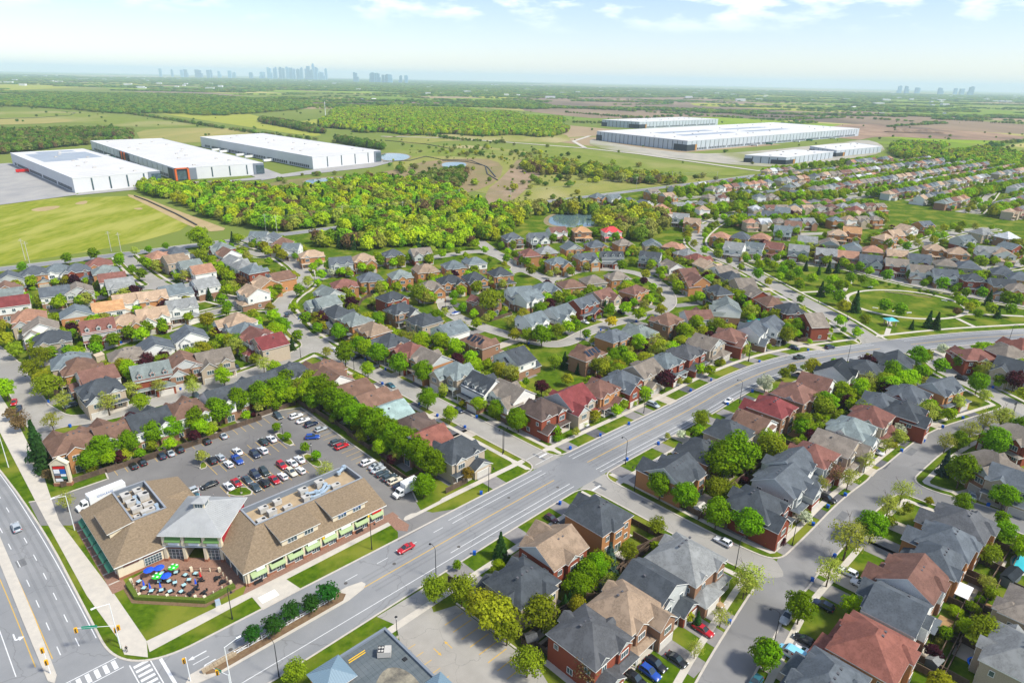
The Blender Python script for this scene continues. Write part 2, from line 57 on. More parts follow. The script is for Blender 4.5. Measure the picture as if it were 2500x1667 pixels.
TREES = [(-121.3,170.9,9.5,'m'),(-116.5,176.5,8.0,'m'),(-112.4,182.1,8.0,'m'),(-107.9,185.6,8.0,'m'),(-102.3,190.7,9.0,'m'),(-128.4,167.9,6.0,'o'),(-142.9,173.7,12.0,'c'),(-136.6,166.9,11.0,'c'),(-132.3,162.0,4.0,'d'),(-117.9,147.8,5.5,'p'),(-159.7,189.4,6.0,'d'),(-167.6,196.8,5.0,'d'),(-97.3,196.2,9.5,'m'),(-93.6,203.8,9.5,'m'),(-88.1,208.0,10.0,'m'),(-83.7,212.8,10.0,'m'),(-82.8,220.0,9.0,'m'),(-76.9,192.1,4.0,'s'),(-71.7,187.0,3.5,'s'),(-63.8,179.8,4.0,'s'),(-59.0,175.3,4.0,'s'),(-53.5,165.1,6.0,'p'),(-92.9,172.6,5.0,'p'),(-52.2,104.6,4.8,'k'),(-48.7,107.1,4.8,'k'),(-46.2,110.8,4.8,'k'),(-42.7,113.4,4.8,'k'),(-39.9,116.6,5.0,'k'),(-16.3,117.4,7.0,'o'),(-10.0,116.4,8.0,'o'),(-5.5,111.3,9.0,'y'),(-2.0,107.8,10.0,'y'),(0.2,105.7,8.0,'o'),(-1.7,132.7,7.0,'c'),(-40.5,95.1,5.5,'o'),(-12.1,169.4,5.0,'t'),(-12.0,128.1,3.0,'s'),(-23.9,157.4,7.0,'m'),(4.3,97.9,7.0,'o'),(7.6,109.6,9.0,'o'),(16.2,119.4,7.0,'m'),(18.3,122.9,7.5,'m'),(20.9,125.9,7.0,'m'),(22.8,127.9,6.0,'o'),(24.4,128.4,8.0,'b'),(29.2,131.8,6.0,'o'),(38.7,143.0,5.0,'o'),(1.7,113.4,3.0,'c'),(10.2,116.2,4.0,'c'),(13.0,116.8,4.0,'c'),(14.2,117.4,4.0,'c'),(41.9,162.0,8.5,'m'),(48.3,154.2,8.0,'m'),(54.8,145.8,9.0,'m'),(62.1,142.3,9.0,'m'),(67.0,171.2,13.0,'m'),(62.9,169.0,11.0,'m'),(62.7,157.1,7.0,'o'),(58.3,158.7,7.0,'o'),(81.6,183.7,9.0,'o'),(55.9,121.7,8.0,'p'),(46.5,112.0,5.0,'p'),(38.8,103.4,4.0,'p'),(15.9,96.1,7.0,'d'),(41.5,111.9,4.0,'c'),(52.1,101.1,6.5,'m'),(2.7,195.5,7.5,'m'),(21.8,193.3,4.0,'p'),(56.6,193.0,4.0,'w'),(65.7,202.3,6.0,'o'),(51.4,192.6,3.0,'p'),(67.3,140.1,2.5,'y'),(31.8,111.7,4.0,'o'),(79.9,177.4,10.0,'o'),(97.4,196.5,7.0,'m'),(79.8,148.9,4.5,'w'),(67.3,140.1,2.5,'y'),(70.4,140.5,2.5,'r'),(95.3,167.2,8.0,'d'),(98.7,165.4,7.0,'p'),(108.5,175.2,7.0,'p'),(121.2,187.0,6.0,'p'),(128.2,192.9,6.0,'p'),(145.5,207.3,7.0,'p'),(139.6,189.1,7.0,'p'),(152.3,194.3,8.0,'p'),(169.7,207.3,8.0,'p'),(162.6,202.0,8.0,'p'),(135.0,202.2,6.0,'w'),(132.5,167.8,11.0,'m'),(132.8,175.3,8.0,'b'),(154.3,185.7,10.0,'m'),(145.9,189.3,7.0,'m'),(128.5,158.6,6.0,'m'),(135.8,156.0,7.5,'m'),(127.5,141.7,7.0,'m'),(133.0,149.9,5.0,'m'),(110.7,158.9,8.0,'p'),(102.8,151.3,8.0,'p'),(83.8,134.7,12.0,'p'),(93.8,142.0,9.0,'m'),(91.3,141.9,7.0,'p'),(75.4,125.2,8.0,'p'),(54.8,120.6,7.0,'p'),(63.9,113.3,8.0,'m'),(52.1,100.4,7.0,'m'),(99.7,106.9,8.0,'o'),(118.6,133.3,6.0,'o'),(110.4,154.6,4.0,'o'),(93.6,109.4,4.0,'m'),(116.2,135.9,3.0,'r'),(87.8,104.2,4.0,'r'),(78.3,152.7,4.0,'m'),(102.1,148.1,4.0,'o'),(118.8,158.9,3.0,'y'),(-76.5,273.8,8.0,'m'),(-64.4,259.1,8.0,'m'),(-67.6,247.5,9.5,'m'),(-54.6,249.6,8.5,'m'),(-44.1,239.2,9.0,'m'),(-33.4,230.9,9.5,'m'),(-29.0,210.7,8.0,'m'),(-56.0,236.1,6.5,'q'),(-20.7,200.7,6.5,'q'),(-11.3,209.2,6.0,'q'),(-5.1,204.6,6.5,'m'),(2.8,196.6,7.5,'m'),(-97.0,291.5,8.0,'m'),(-94.3,271.4,6.5,'m'),(-104.0,280.9,7.0,'m'),(-112.8,294.1,7.0,'q'),(-109.0,310.0,6.5,'q'),(-124.0,322.7,8.0,'q'),(-122.3,335.3,8.0,'m'),(-122.1,351.4,8.0,'q'),(-113.3,335.9,8.0,'m'),(-62.3,297.2,7.0,'o'),(-87.5,332.6,8.0,'o'),(-119.5,383.9,7.0,'q'),(-106.7,374.1,6.0,'w'),(-100.0,392.1,7.0,'q'),(-95.0,373.9,5.0,'q'),(-82.4,396.2,9.0,'m'),(-86.6,388.5,6.0,'y'),(-66.7,408.8,7.0,'m'),(-55.5,417.2,7.0,'q'),(-46.3,421.7,7.0,'q'),(-109.0,355.2,5.0,'q'),(-49.0,327.5,11.0,'o'),(-44.4,325.7,8.0,'p'),(-12.2,317.0,13.0,'o'),(-14.2,299.7,6.0,'p'),(-30.9,324.5,5.0,'m'),(-2.4,289.0,7.0,'p'),(4.3,293.7,8.0,'p'),(1.0,278.0,7.0,'y'),(-9.8,244.8,6.0,'q'),(-17.7,250.0,5.0,'m'),(-37.7,272.9,4.0,'m'),(-40.4,276.3,4.0,'w'),(-28.2,266.6,4.0,'o'),(-25.1,254.0,4.0,'m'),(-123.5,297.5,7.0,'y'),(-94.3,263.5,6.0,'c'),(-31.5,423.6,5.0,'q'),(-8.6,449.5,6.0,'m'),(-15.2,413.8,5.0,'m'),(-1.4,414.3,7.0,'m'),(5.0,407.6,7.0,'m'),(-5.8,403.8,5.0,'y'),(-23.4,356.8,6.0,'p'),(-12.4,361.4,7.0,'p'),(-5.8,356.2,7.0,'p'),(-164.6,428.9,8.0,'y'),(-155.1,423.4,9.0,'y'),(-143.8,409.0,9.0,'y'),(-150.7,396.9,6.0,'q'),(-132.4,400.5,5.0,'q'),(-136.4,380.1,5.0,'m'),(-80.9,343.6,5.0,'o'),(-8.6,451.6,6.0,'m'),(-0.9,421.8,7.0,'m'),(5.1,411.2,7.0,'m'),(14.7,412.0,7.0,'m'),(-0.7,454.7,5.0,'m'),(6.4,461.9,5.0,'m'),(14.6,464.8,5.0,'m'),(28.2,472.6,8.0,'m'),(40.7,488.2,8.0,'m'),(17.8,395.5,5.0,'m'),(21.9,380.9,6.0,'p'),(53.8,459.2,7.0,'c'),(60.7,495.1,8.0,'m'),(73.6,486.4,8.0,'m'),(85.1,492.5,8.0,'c'),(90.5,455.8,8.0,'m'),(105.8,436.4,8.0,'m'),(112.5,395.6,7.0,'x'),(116.8,381.9,6.0,'x'),(121.5,360.8,8.0,'o'),(84.7,402.1,6.0,'o'),(75.7,413.4,7.0,'o'),(86.4,381.5,5.0,'q'),(93.7,366.1,4.0,'m'),(59.7,364.7,5.0,'r'),(75.3,369.7,6.0,'r'),(71.5,371.3,5.0,'m'),(78.6,358.5,6.0,'q'),(80.6,350.5,6.0,'p'),(79.5,336.8,5.0,'o'),(59.1,331.3,6.0,'r'),(62.9,329.1,6.0,'m'),(48.4,313.3,8.0,'m'),(48.0,324.1,7.0,'c'),(41.7,312.7,4.0,'r'),(47.2,297.9,7.0,'x'),(28.4,298.8,7.0,'o'),(24.4,299.6,5.0,'w'),(26.4,336.4,6.0,'r'),(32.6,342.9,4.0,'x'),(37.0,348.4,4.0,'r'),(13.1,272.2,9.0,'m'),(22.3,277.8,8.0,'o'),(7.6,333.4,7.0,'o'),(13.7,333.1,6.0,'o'),(44.2,267.9,6.0,'m'),(46.8,260.2,7.0,'m'),(39.1,251.8,6.0,'m'),(42.2,253.7,7.0,'m'),(17.5,247.8,7.0,'o'),(21.7,249.6,7.0,'c'),(25.8,247.9,5.0,'c'),(21.7,232.5,6.0,'y'),(11.4,223.2,7.0,'r'),(5.7,231.5,4.0,'m'),(41.7,218.5,6.0,'o'),(103.5,273.4,5.0,'m'),(79.5,243.6,6.0,'q'),(75.8,244.9,6.0,'q'),(53.2,228.6,3.0,'m'),(60.9,234.1,3.0,'m'),(96.5,267.2,5.0,'r'),(59.0,266.8,5.0,'r'),(2.3,197.1,8.0,'m'),(-4.6,205.1,7.0,'m'),(-1.0,291.4,8.0,'p'),(4.3,289.4,7.0,'p'),(116.7,313.3,8.0,'o'),(102.2,301.8,4.0,'r'),(127.0,328.6,6.0,'o'),(96.4,340.4,5.0,'q'),(64.7,199.8,7.0,'o'),(98.2,231.0,5.0,'w'),(96.1,235.9,4.0,'w'),(159.9,427.7,7.0,'m'),(161.4,414.6,8.0,'m'),(173.5,428.8,7.0,'m'),(164.9,394.4,8.0,'m'),(173.8,406.5,9.0,'m'),(164.4,381.6,8.0,'m'),(167.7,376.5,6.0,'y'),(186.0,411.6,7.0,'c'),(191.0,403.7,6.0,'c'),(198.5,407.1,8.0,'c'),(204.1,407.5,8.0,'c'),(200.0,381.2,8.0,'m'),(218.3,408.6,8.0,'m'),(212.0,406.7,7.0,'m'),(220.8,400.7,7.0,'q'),(224.8,387.4,9.0,'m'),(247.0,369.0,10.0,'m'),(172.5,357.1,9.0,'c'),(176.4,356.4,8.0,'m'),(186.1,365.4,8.0,'m'),(175.1,341.4,9.0,'m'),(192.9,328.0,9.0,'m'),(197.1,321.3,9.0,'m'),(179.1,330.9,11.0,'c'),(195.3,305.9,5.0,'c'),(204.8,308.7,9.0,'c'),(207.5,306.8,9.0,'c'),(230.4,327.6,5.0,'d'),(239.6,332.0,7.0,'y'),(237.8,322.0,6.0,'m'),(246.6,354.1,6.0,'o'),(253.8,358.2,7.0,'m'),(262.6,357.0,8.0,'m'),(259.9,347.2,9.0,'c'),(266.5,343.4,10.0,'m'),(271.8,342.9,9.0,'m'),(250.4,325.7,7.0,'c'),(222.3,378.7,3.0,'m'),(226.0,376.0,3.0,'m'),(233.3,366.6,3.0,'m'),(236.8,365.4,3.0,'m'),(238.5,361.4,3.0,'m'),(171.0,408.3,8.0,'q'),(163.5,407.7,8.0,'q'),(172.6,391.7,8.0,'m'),(176.3,379.4,8.0,'q'),(185.5,373.7,9.0,'q'),(192.0,369.1,7.0,'q'),(206.6,380.5,7.0,'m'),(210.9,375.3,6.0,'q'),(239.9,340.0,8.0,'q'),(245.1,337.1,7.0,'q'),(248.5,328.6,8.0,'q'),(257.7,326.8,8.0,'m'),(159.1,383.1,7.0,'q'),(170.6,257.9,9.0,'m'),(150.5,240.8,9.0,'m'),(175.9,250.4,8.0,'m'),(186.7,255.5,8.0,'m'),(179.7,232.9,9.0,'m'),(190.1,272.7,6.0,'w'),(111.9,212.7,9.0,'m'),(122.5,219.9,6.0,'m'),(163.3,218.4,7.0,'p'),(145.2,206.5,9.0,'p'),(176.3,223.7,7.0,'p'),(169.8,204.4,9.0,'p'),(193.7,246.8,7.0,'w'),(193.1,239.7,6.0,'m'),(149.7,299.6,6.0,'m'),(157.8,297.2,4.0,'m'),(148.4,286.7,3.0,'q'),(135.7,282.4,3.0,'q'),(153.5,269.7,3.0,'p'),(136.4,262.3,3.0,'q'),(114.1,248.1,5.0,'o'),(109.0,242.3,6.0,'o'),(97.5,231.2,7.0,'w'),(120.7,252.4,3.0,'q'),(121.2,315.8,8.0,'o'),(127.1,328.6,6.0,'o'),(203.0,441.2,6.0,'r'),(104.2,273.1,4.0,'m'),(98.5,198.2,8.0,'o'),(-226.6,313.3,8.0,'m'),(-231.9,308.4,8.0,'o'),(-236.0,300.9,7.0,'q'),(-208.6,324.2,8.0,'m'),(-213.6,320.7,7.0,'q'),(-203.3,332.1,8.0,'m'),(-208.6,359.4,8.0,'m'),(-219.9,369.6,7.0,'m'),(-236.3,385.7,8.0,'m'),(-259.6,399.1,9.0,'m'),(-270.3,389.8,8.0,'m'),(-284.2,370.8,7.0,'m'),(-236.1,419.2,6.0,'m'),(-232.5,431.5,6.0,'m'),(-225.4,390.8,6.0,'m'),(-210.5,377.5,5.0,'q'),(-196.7,368.1,4.0,'r'),(-188.8,358.9,6.0,'q'),(-243.3,356.7,5.0,'q'),(-210.7,435.5,14.0,'q'),(-198.6,420.6,12.0,'q'),(-192.9,399.0,10.0,'o'),(-171.8,377.7,8.0,'q'),(-165.3,373.9,7.0,'q'),(-149.8,351.3,7.0,'d'),(-150.4,333.3,8.0,'q'),(-156.4,329.6,7.0,'c'),(-172.6,326.0,7.0,'d'),(-169.9,336.3,7.0,'y'),(-196.8,456.0,8.0,'c'),(-187.6,431.4,6.0,'m'),(-202.9,456.4,3.0,'r'),(-168.0,270.2,8.0,'m'),(-160.7,267.1,8.0,'q'),(-159.9,281.4,7.0,'m'),(-176.5,264.2,7.0,'m'),(-168.4,259.8,8.0,'m'),(-170.8,251.4,7.0,'m'),(-182.8,267.6,8.0,'b'),(-198.1,279.0,7.0,'o'),(-191.5,268.2,6.0,'m'),(-211.5,289.5,6.0,'q'),(-181.8,258.0,4.0,'m'),(-179.5,247.8,7.0,'m'),(-186.4,249.0,7.0,'m'),(-202.8,246.7,8.0,'o'),(-218.0,266.9,7.0,'c'),(-224.4,272.2,8.0,'y'),(-139.1,283.4,9.0,'y'),(-152.4,293.2,6.0,'q'),(-132.6,258.1,6.0,'x'),(-116.1,259.5,8.0,'m'),(-110.6,252.9,6.0,'o'),(-101.6,244.3,6.0,'o'),(-113.9,235.3,7.0,'p'),(-121.3,228.1,6.0,'o'),(-129.1,220.1,7.0,'p'),(-115.6,217.1,7.0,'p'),(-135.5,212.6,8.0,'p'),(-140.1,205.5,8.0,'p'),(-155.5,201.5,8.0,'p'),(-148.8,189.5,7.0,'p'),(-165.3,210.0,10.0,'o'),(-180.8,226.6,9.0,'o'),(-158.9,190.1,7.0,'d'),(-146.9,244.5,4.0,'r'),(-129.7,344.5,7.0,'q'),(-125.0,327.5,8.0,'q'),(-112.9,294.5,8.0,'q'),(-103.2,279.5,8.0,'m'),(-122.8,297.1,6.0,'o'),(-138.6,302.4,6.0,'m'),(-70.9,214.8,9.3,'m'),(-67.0,211.7,10.8,'m'),(-63.2,208.6,10.55,'m'),(-60.3,204.6,10.3,'m'),(-56.5,201.5,10.05,'m'),(-53.5,197.5,9.8,'m'),(-49.7,194.4,9.55,'m'),(-45.9,191.3,9.3,'m'),(-43.0,187.3,10.8,'m'),(-39.1,184.2,10.55,'m'),(-36.2,180.2,10.3,'m'),(-32.4,177.1,10.05,'m'),(-28.6,173.9,9.8,'m'),(-25.6,170.0,9.55,'m'),(-21.8,166.8,9.3,'m')]
CARS = [(-97.1,185.0,135,'suv','black','lot'),(-93.3,188.7,135,'sedan','silver','lot'),(-78.9,185.3,135,'sedan','darkgreen','lot'),(-76.9,187.2,135,'sedan','white','lot'),(-84.7,179.1,135,'sedan','white','lot'),(-78.8,177.7,315,'suv','navy','lot'),(-77.2,180.0,135,'suv','white','lot'),(-90.4,173.6,135,'suv','black','lot'),(-88.6,175.5,135,'hatch','silver','lot'),(-84.6,171.8,135,'hatch','white','lot'),(-82.9,174.3,315,'pickup','blue','lot'),(-68.5,171.7,315,'suv','red','lot'),(-65.8,173.2,135,'sedan','white','lot'),(-64.2,175.2,135,'sedan','white','lot'),(-75.9,163.7,315,'sedan','slate','lot'),(-74.6,166.5,315,'suv','navy','lot'),(-72.5,168.1,315,'suv','darkgreen','lot'),(-78.4,162.2,315,'sedan','red','lot'),(-79.8,160.2,135,'sedan','white','lot'),(-72.2,160.1,315,'sedan','slate','lot'),(-70.5,162.3,135,'suv','black','lot'),(-68.1,164.0,315,'sedan','red','lot'),(-66.3,165.9,135,'hatch','white','lot'),(-64.4,168.0,315,'suv','cream','lot'),(-62.1,169.2,135,'hatch','white','lot'),(-85.5,160.7,225,'sedan','black','lot'),(-64.2,188.9,10,'suv','blue','lot'),(-55.5,185.9,45,'suv','slate','lot'),(-53.4,183.5,45,'suv','red','lot'),(-89.5,157.1,225,'suv','silver','lot'),(-88.0,154.5,225,'sedan','teal','lot'),(-73.9,202.9,45,'suv','white','lot'),(-70.6,199.9,45,'sedan','white','lot'),(-67.1,197.4,45,'suv','navy','lot'),(-63.0,194.2,45,'hatch','silver','lot'),(-43.2,174.4,45,'suv','white','lot'),(-40.4,172.4,45,'sedan','silver','lot'),(-39.3,170.5,45,'sedan','silver','lot'),(-37.6,168.4,45,'hatch','slate','lot'),(-35.2,166.4,45,'suv','slate','lot'),(-33.3,164.7,45,'suv','cream','lot'),(-31.4,162.5,45,'sedan','navy','lot'),(-80.1,202.7,315,'suv','slate','lot'),(-112.2,169.8,135,'hatch','black','lot'),(-110.7,172.0,135,'sedan','black','lot'),(-106.8,175.7,135,'suv','navy','lot'),(-105.0,177.5,135,'sedan','silver','lot'),(-103.2,179.7,135,'suv','black','lot'),(-96.4,160.7,135,'sedan','slate','lot'),(-126.3,140.1,135,'suv','silver','art'),(-25.5,135.1,225,'sedan','red','main'),(55.3,140.2,135,'suv','white','side'),(11.6,148.4,315,'hatch','maroon','drv'),(47.2,119.0,315,'sedan','gold','drv'),(42.5,110.5,315,'sedan','red','drv'),(35.0,102.5,315,'sedan','black','drv'),(30.5,101.1,315,'suv','black','drv'),(28.9,99.1,315,'suv','blue','drv'),(25.8,97.4,315,'suv','black','drv'),(24.8,202.2,315,'suv','white','drv'),(35.7,211.1,315,'suv','white','drv'),(82.5,129.7,135,'suv','white','drv'),(83.7,125.5,135,'suv','white','drv'),(71.8,118.5,135,'suv','navy','drv'),(62.3,114.8,225,'pickup','silver','cres'),(63.4,108.4,135,'hatch','black','drv'),(62.2,104.9,135,'sedan','white','drv'),(59.1,104.4,135,'van','lightblue','drv'),(90.9,160.2,315,'suv','black','drv'),(107.2,177.2,315,'suv','white','drv'),(118.3,187.0,315,'sedan','white','drv'),(138.7,167.5,60,'suv','white','drv'),(139.2,164.3,60,'suv','white','drv'),(134.2,163.4,60,'sedan','silver','drv'),(49.3,97.3,225,'hatch','teal','cres'),(146.3,410.4,135,'sedan','white','park'),(167.8,318.4,135,'pickup','navy','park'),(143.2,278.2,20,'minivan','navy','drv'),(126.5,276.4,320,'suv','navy','drv'),(123.4,283.2,320,'suv','black','drv'),(124.5,265.5,20,'pickup','darkgreen','main'),(100.2,269.9,320,'hatch','blue','drv'),(183.0,246.9,315,'suv','black','side'),(269.0,372.1,300,'sedan','silver','drv'),(246.6,392.8,260,'hatch','white','drv'),(248.7,391.4,260,'hatch','slate','drv'),(87.2,260.9,315,'suv','white','drv'),(65.4,241.0,315,'sedan','black','drv'),(68.2,243.2,315,'hatch','silver','drv'),(35.6,211.9,315,'suv','white','drv'),(52.0,217.2,315,'minivan','silver','drv'),(24.9,202.1,315,'suv','white','drv'),(80.9,222.0,225,'sedan','white','main'),(39.2,308.3,315,'suv','black','drv'),(35.4,304.9,315,'sedan','white','drv'),(55.5,320.6,315,'suv','black','drv'),(146.3,410.4,135,'sedan','silver','park'),(153.3,443.4,240,'hatch','blue','drv'),(-110.4,306.3,100,'suv','slate','side'),(-76.0,263.1,135,'sedan','white','side'),(-45.9,229.0,315,'sedan','teal','side'),(-18.5,210.0,315,'sedan','navy','drv'),(-34.0,321.2,30,'suv','black','drv'),(-40.4,336.2,295,'hatch','red','drv'),(-38.3,337.6,295,'hatch','white','drv'),(-32.3,343.6,295,'sedan','slate','drv'),(-65.0,255.4,225,'suv','black','drv'),(-55.5,245.4,225,'suv','black','drv'),(-175.2,208.5,300,'hatch','red','side'),(-170.2,203.8,300,'hatch','navy','side'),(-158.5,211.5,225,'suv','slate','drv'),(-154.5,207.2,225,'suv','slate','drv'),(-110.2,242.6,315,'suv','black','drv'),(-222.5,320.4,305,'hatch','red','drv'),(-203.5,346.1,30,'suv','black','drv'),(-114.3,216.5,315,'suv','slate','drv')]
LAMPS = [(-17.1,125.4,'k',135),(35.8,177.1,'k',135),(-44.6,96.9,'k',135),(-5.8,161.1,'k',315),(-34.0,135.2,'k',315),(84.8,221.2,'k',135),(56.6,107.3,'k',150),(55.6,130.6,'k',45),(73.8,138.3,'k',315),(-59.4,111.4,'k',315),(36.3,163.1,'k',225),(-24.5,220.9,'k',225),(-63.3,243.8,'k',45),(142.3,266.5,'k',135),(163.8,303.4,'k',135),(47.6,211.6,'k',315),(101.2,261.2,'k',315),(101.0,261.2,'k',315),(-91.0,255.7,'k',225),(-145.4,201.9,'k',315),(233.5,294.0,'k',315),(166.8,346.1,'k',225),(-2.2,181.7,'k',45),(137.3,198.5,'k',315),(176.7,209.4,'k',225),(-1.9,182.8,'k',225),(176.1,208.6,'k',225),(-33.4,312.1,'k',200),(-117.4,362.5,'k',45),(28.7,282.3,'k',135),(83.4,350.7,'k',200),(-111.5,140.2,'w',225),(-79.9,104.2,'w',225),(-148.7,168.5,'w',225),(-52.5,93.9,'w',45),(-92.6,170.1,'l',0),(-75.3,157.6,'l',0),(-73.6,188.3,'l',0),(-60.6,175.9,'l',0),(-22.9,107.1,'l',0)]
WOODS = [('y',0.9,[(-394.0,700.2),(-344.8,673.7),(-316.0,683.0),(-276.3,688.3),(-227.0,653.4),(-205.6,676.4),(-189.7,728.9),(-153.6,771.9),(-115.9,739.3),(-77.4,715.2),(-41.3,629.6),(-6.1,597.9),(6.2,520.2),(-11.9,475.8),(-35.6,453.6),(-72.2,450.4),(-98.6,441.0),(-120.4,439.1),(-149.8,463.2),(-171.6,485.3),(-194.3,506.4),(-222.2,512.8),(-255.8,545.8),(-308.5,606.3),(-359.3,646.2)]),('g',1,[(-968.0,1294.3),(-765.4,1373.9),(-649.6,1166.7),(-644.6,1114.1),(-688.4,1104.0),(-709.2,937.5),(-740.3,871.7),(-1010.2,1204.2)]),('y',1,[(-449.3,1567.5),(-395.7,1556.8),(-322.2,1431.2),(-282.0,1488.8),(-215.1,1395.1),(-149.0,1478.8),(-66.7,1402.7),(-0.5,1496.3),(57.9,1403.9),(132.0,1606.2),(106.7,1834.2),(160.1,2123.0),(35.7,2121.2),(-31.1,2462.4),(-110.2,2312.1),(-224.5,2714.2),(-326.2,2519.8),(-465.5,2833.1),(-526.3,2491.1),(-638.2,2655.8),(-597.5,2211.4),(-512.2,1955.7),(-500.1,1767.2)]),('y',1,[(645.3,1191.1),(646.9,1082.3),(709.1,1020.3),(755.8,937.9),(867.0,1082.8),(916.8,1357.2),(844.8,1428.1),(784.6,1442.3)]),('f',1,[(-1761.2,2055.2),(-1639.9,2220.3),(-1385.7,2127.8),(-1075.1,1904.4),(-1022.2,2023.2),(-825.7,1896.6),(-776.3,2132.2),(-722.0,2462.9),(-897.1,3068.8),(-1137.5,3141.1),(-1713.1,3770.3),(-2005.4,3585.9),(-2161.0,3340.3),(-2195.5,2986.0),(-2270.6,2661.4)]),('f',1,[(-3137.9,6679.9),(-1990.4,6116.9),(-1215.8,5795.6),(-301.6,4629.9),(-130.2,5290.1),(688.8,5005.6),(1494.0,5903.5),(3079.6,8371.7),(2774.2,11008.2),(258.5,12102.9),(-2637.6,12610.2),(-3644.1,9529.1)]),('f',1,[(-4834.1,5343.7),(-5151.3,7060.1),(-3895.5,7388.1),(-3656.9,7512.4),(-2617.1,8054.1),(-1920.4,12672.7),(1823.8,23154.9),(-4323.9,28567.9),(-7463.5,15015.2),(-7470.5,10256.7),(-7046.0,7807.3)]),('f',1,[(652.5,8236.4),(2393.1,7712.7),(4225.8,7807.3),(4879.5,6823.3),(5513.9,6636.3),(9530.1,11503.8),(7592.2,12704.2),(4573.3,12456.7),(1774.9,12994.7)]),('f',1,[(1456.5,5158.6),(2351.0,5583.8),(2869.5,6732.9),(1952.6,6283.4)]),('f',1,[(2586.0,5748.4),(2894.0,5634.7),(3585.3,6992.2),(3235.7,7023.0)]),('f',1,[(-188.8,2896.1),(124.9,2735.6),(168.1,3283.5),(-25.6,3635.2),(-239.5,3373.5)]),('g',1,[(-627.7,1689.2),(-528.9,1570.4),(-382.2,1371.7),(-408.5,1501.3),(-524.3,1644.8),(-676.0,1851.9)]),('o',0.5,[(0.6,957.6),(60.0,993.3),(89.7,926.2),(144.8,852.4),(216.3,809.1),(178.7,771.2),(116.4,794.7),(73.4,860.6),(20.9,833.3)]),('o',0.5,[(62.7,550.2),(82.3,597.9),(117.7,633.0),(127.4,602.9),(127.0,532.2),(106.3,493.4),(86.4,484.8),(77.0,504.8)]),('o',0.6,[(-11.6,597.3),(31.3,612.4),(71.7,638.6),(83.5,608.0),(65.4,577.0),(23.1,591.3),(-5.1,519.1)]),('g',0.9,[(-324.9,1219.5),(-212.7,1097.5),(-219.3,1151.2),(-336.0,1286.1)]),('g',0.7,[(-116.8,745.3),(-97.8,815.1),(-66.6,858.1),(-51.6,787.0),(-66.8,694.6),(-100.1,690.3)]),('g',0.6,[(181.5,1395.0),(293.8,1463.3),(448.3,1430.5),(471.8,1508.2),(321.9,1608.3),(194.9,1503.0)])]
HEDGE = [[(-1135.2,1998.1),(-873.5,1739.9),(-630.9,1485.6),(-500.2,1360.9),(-434.7,1307.9),(-363.4,1261.4)],[(178.8,2587.6),(328.8,2357.5),(469.8,2237.8),(537.1,2088.2)],[(-185.7,1424.2),(-127.1,1338.0),(-15.2,1275.4)],[(159.7,1958.9),(250.9,1952.4),(386.5,1942.7)],[(551.7,3292.1),(801.7,3143.5),(886.5,2580.1),(1051.7,2505.6)],[(1678.2,2479.1),(1765.3,2438.5)],[(2659.5,4419.4),(3050.6,4248.3)],[(1573.2,2646.7),(1681.8,2529.0)]]
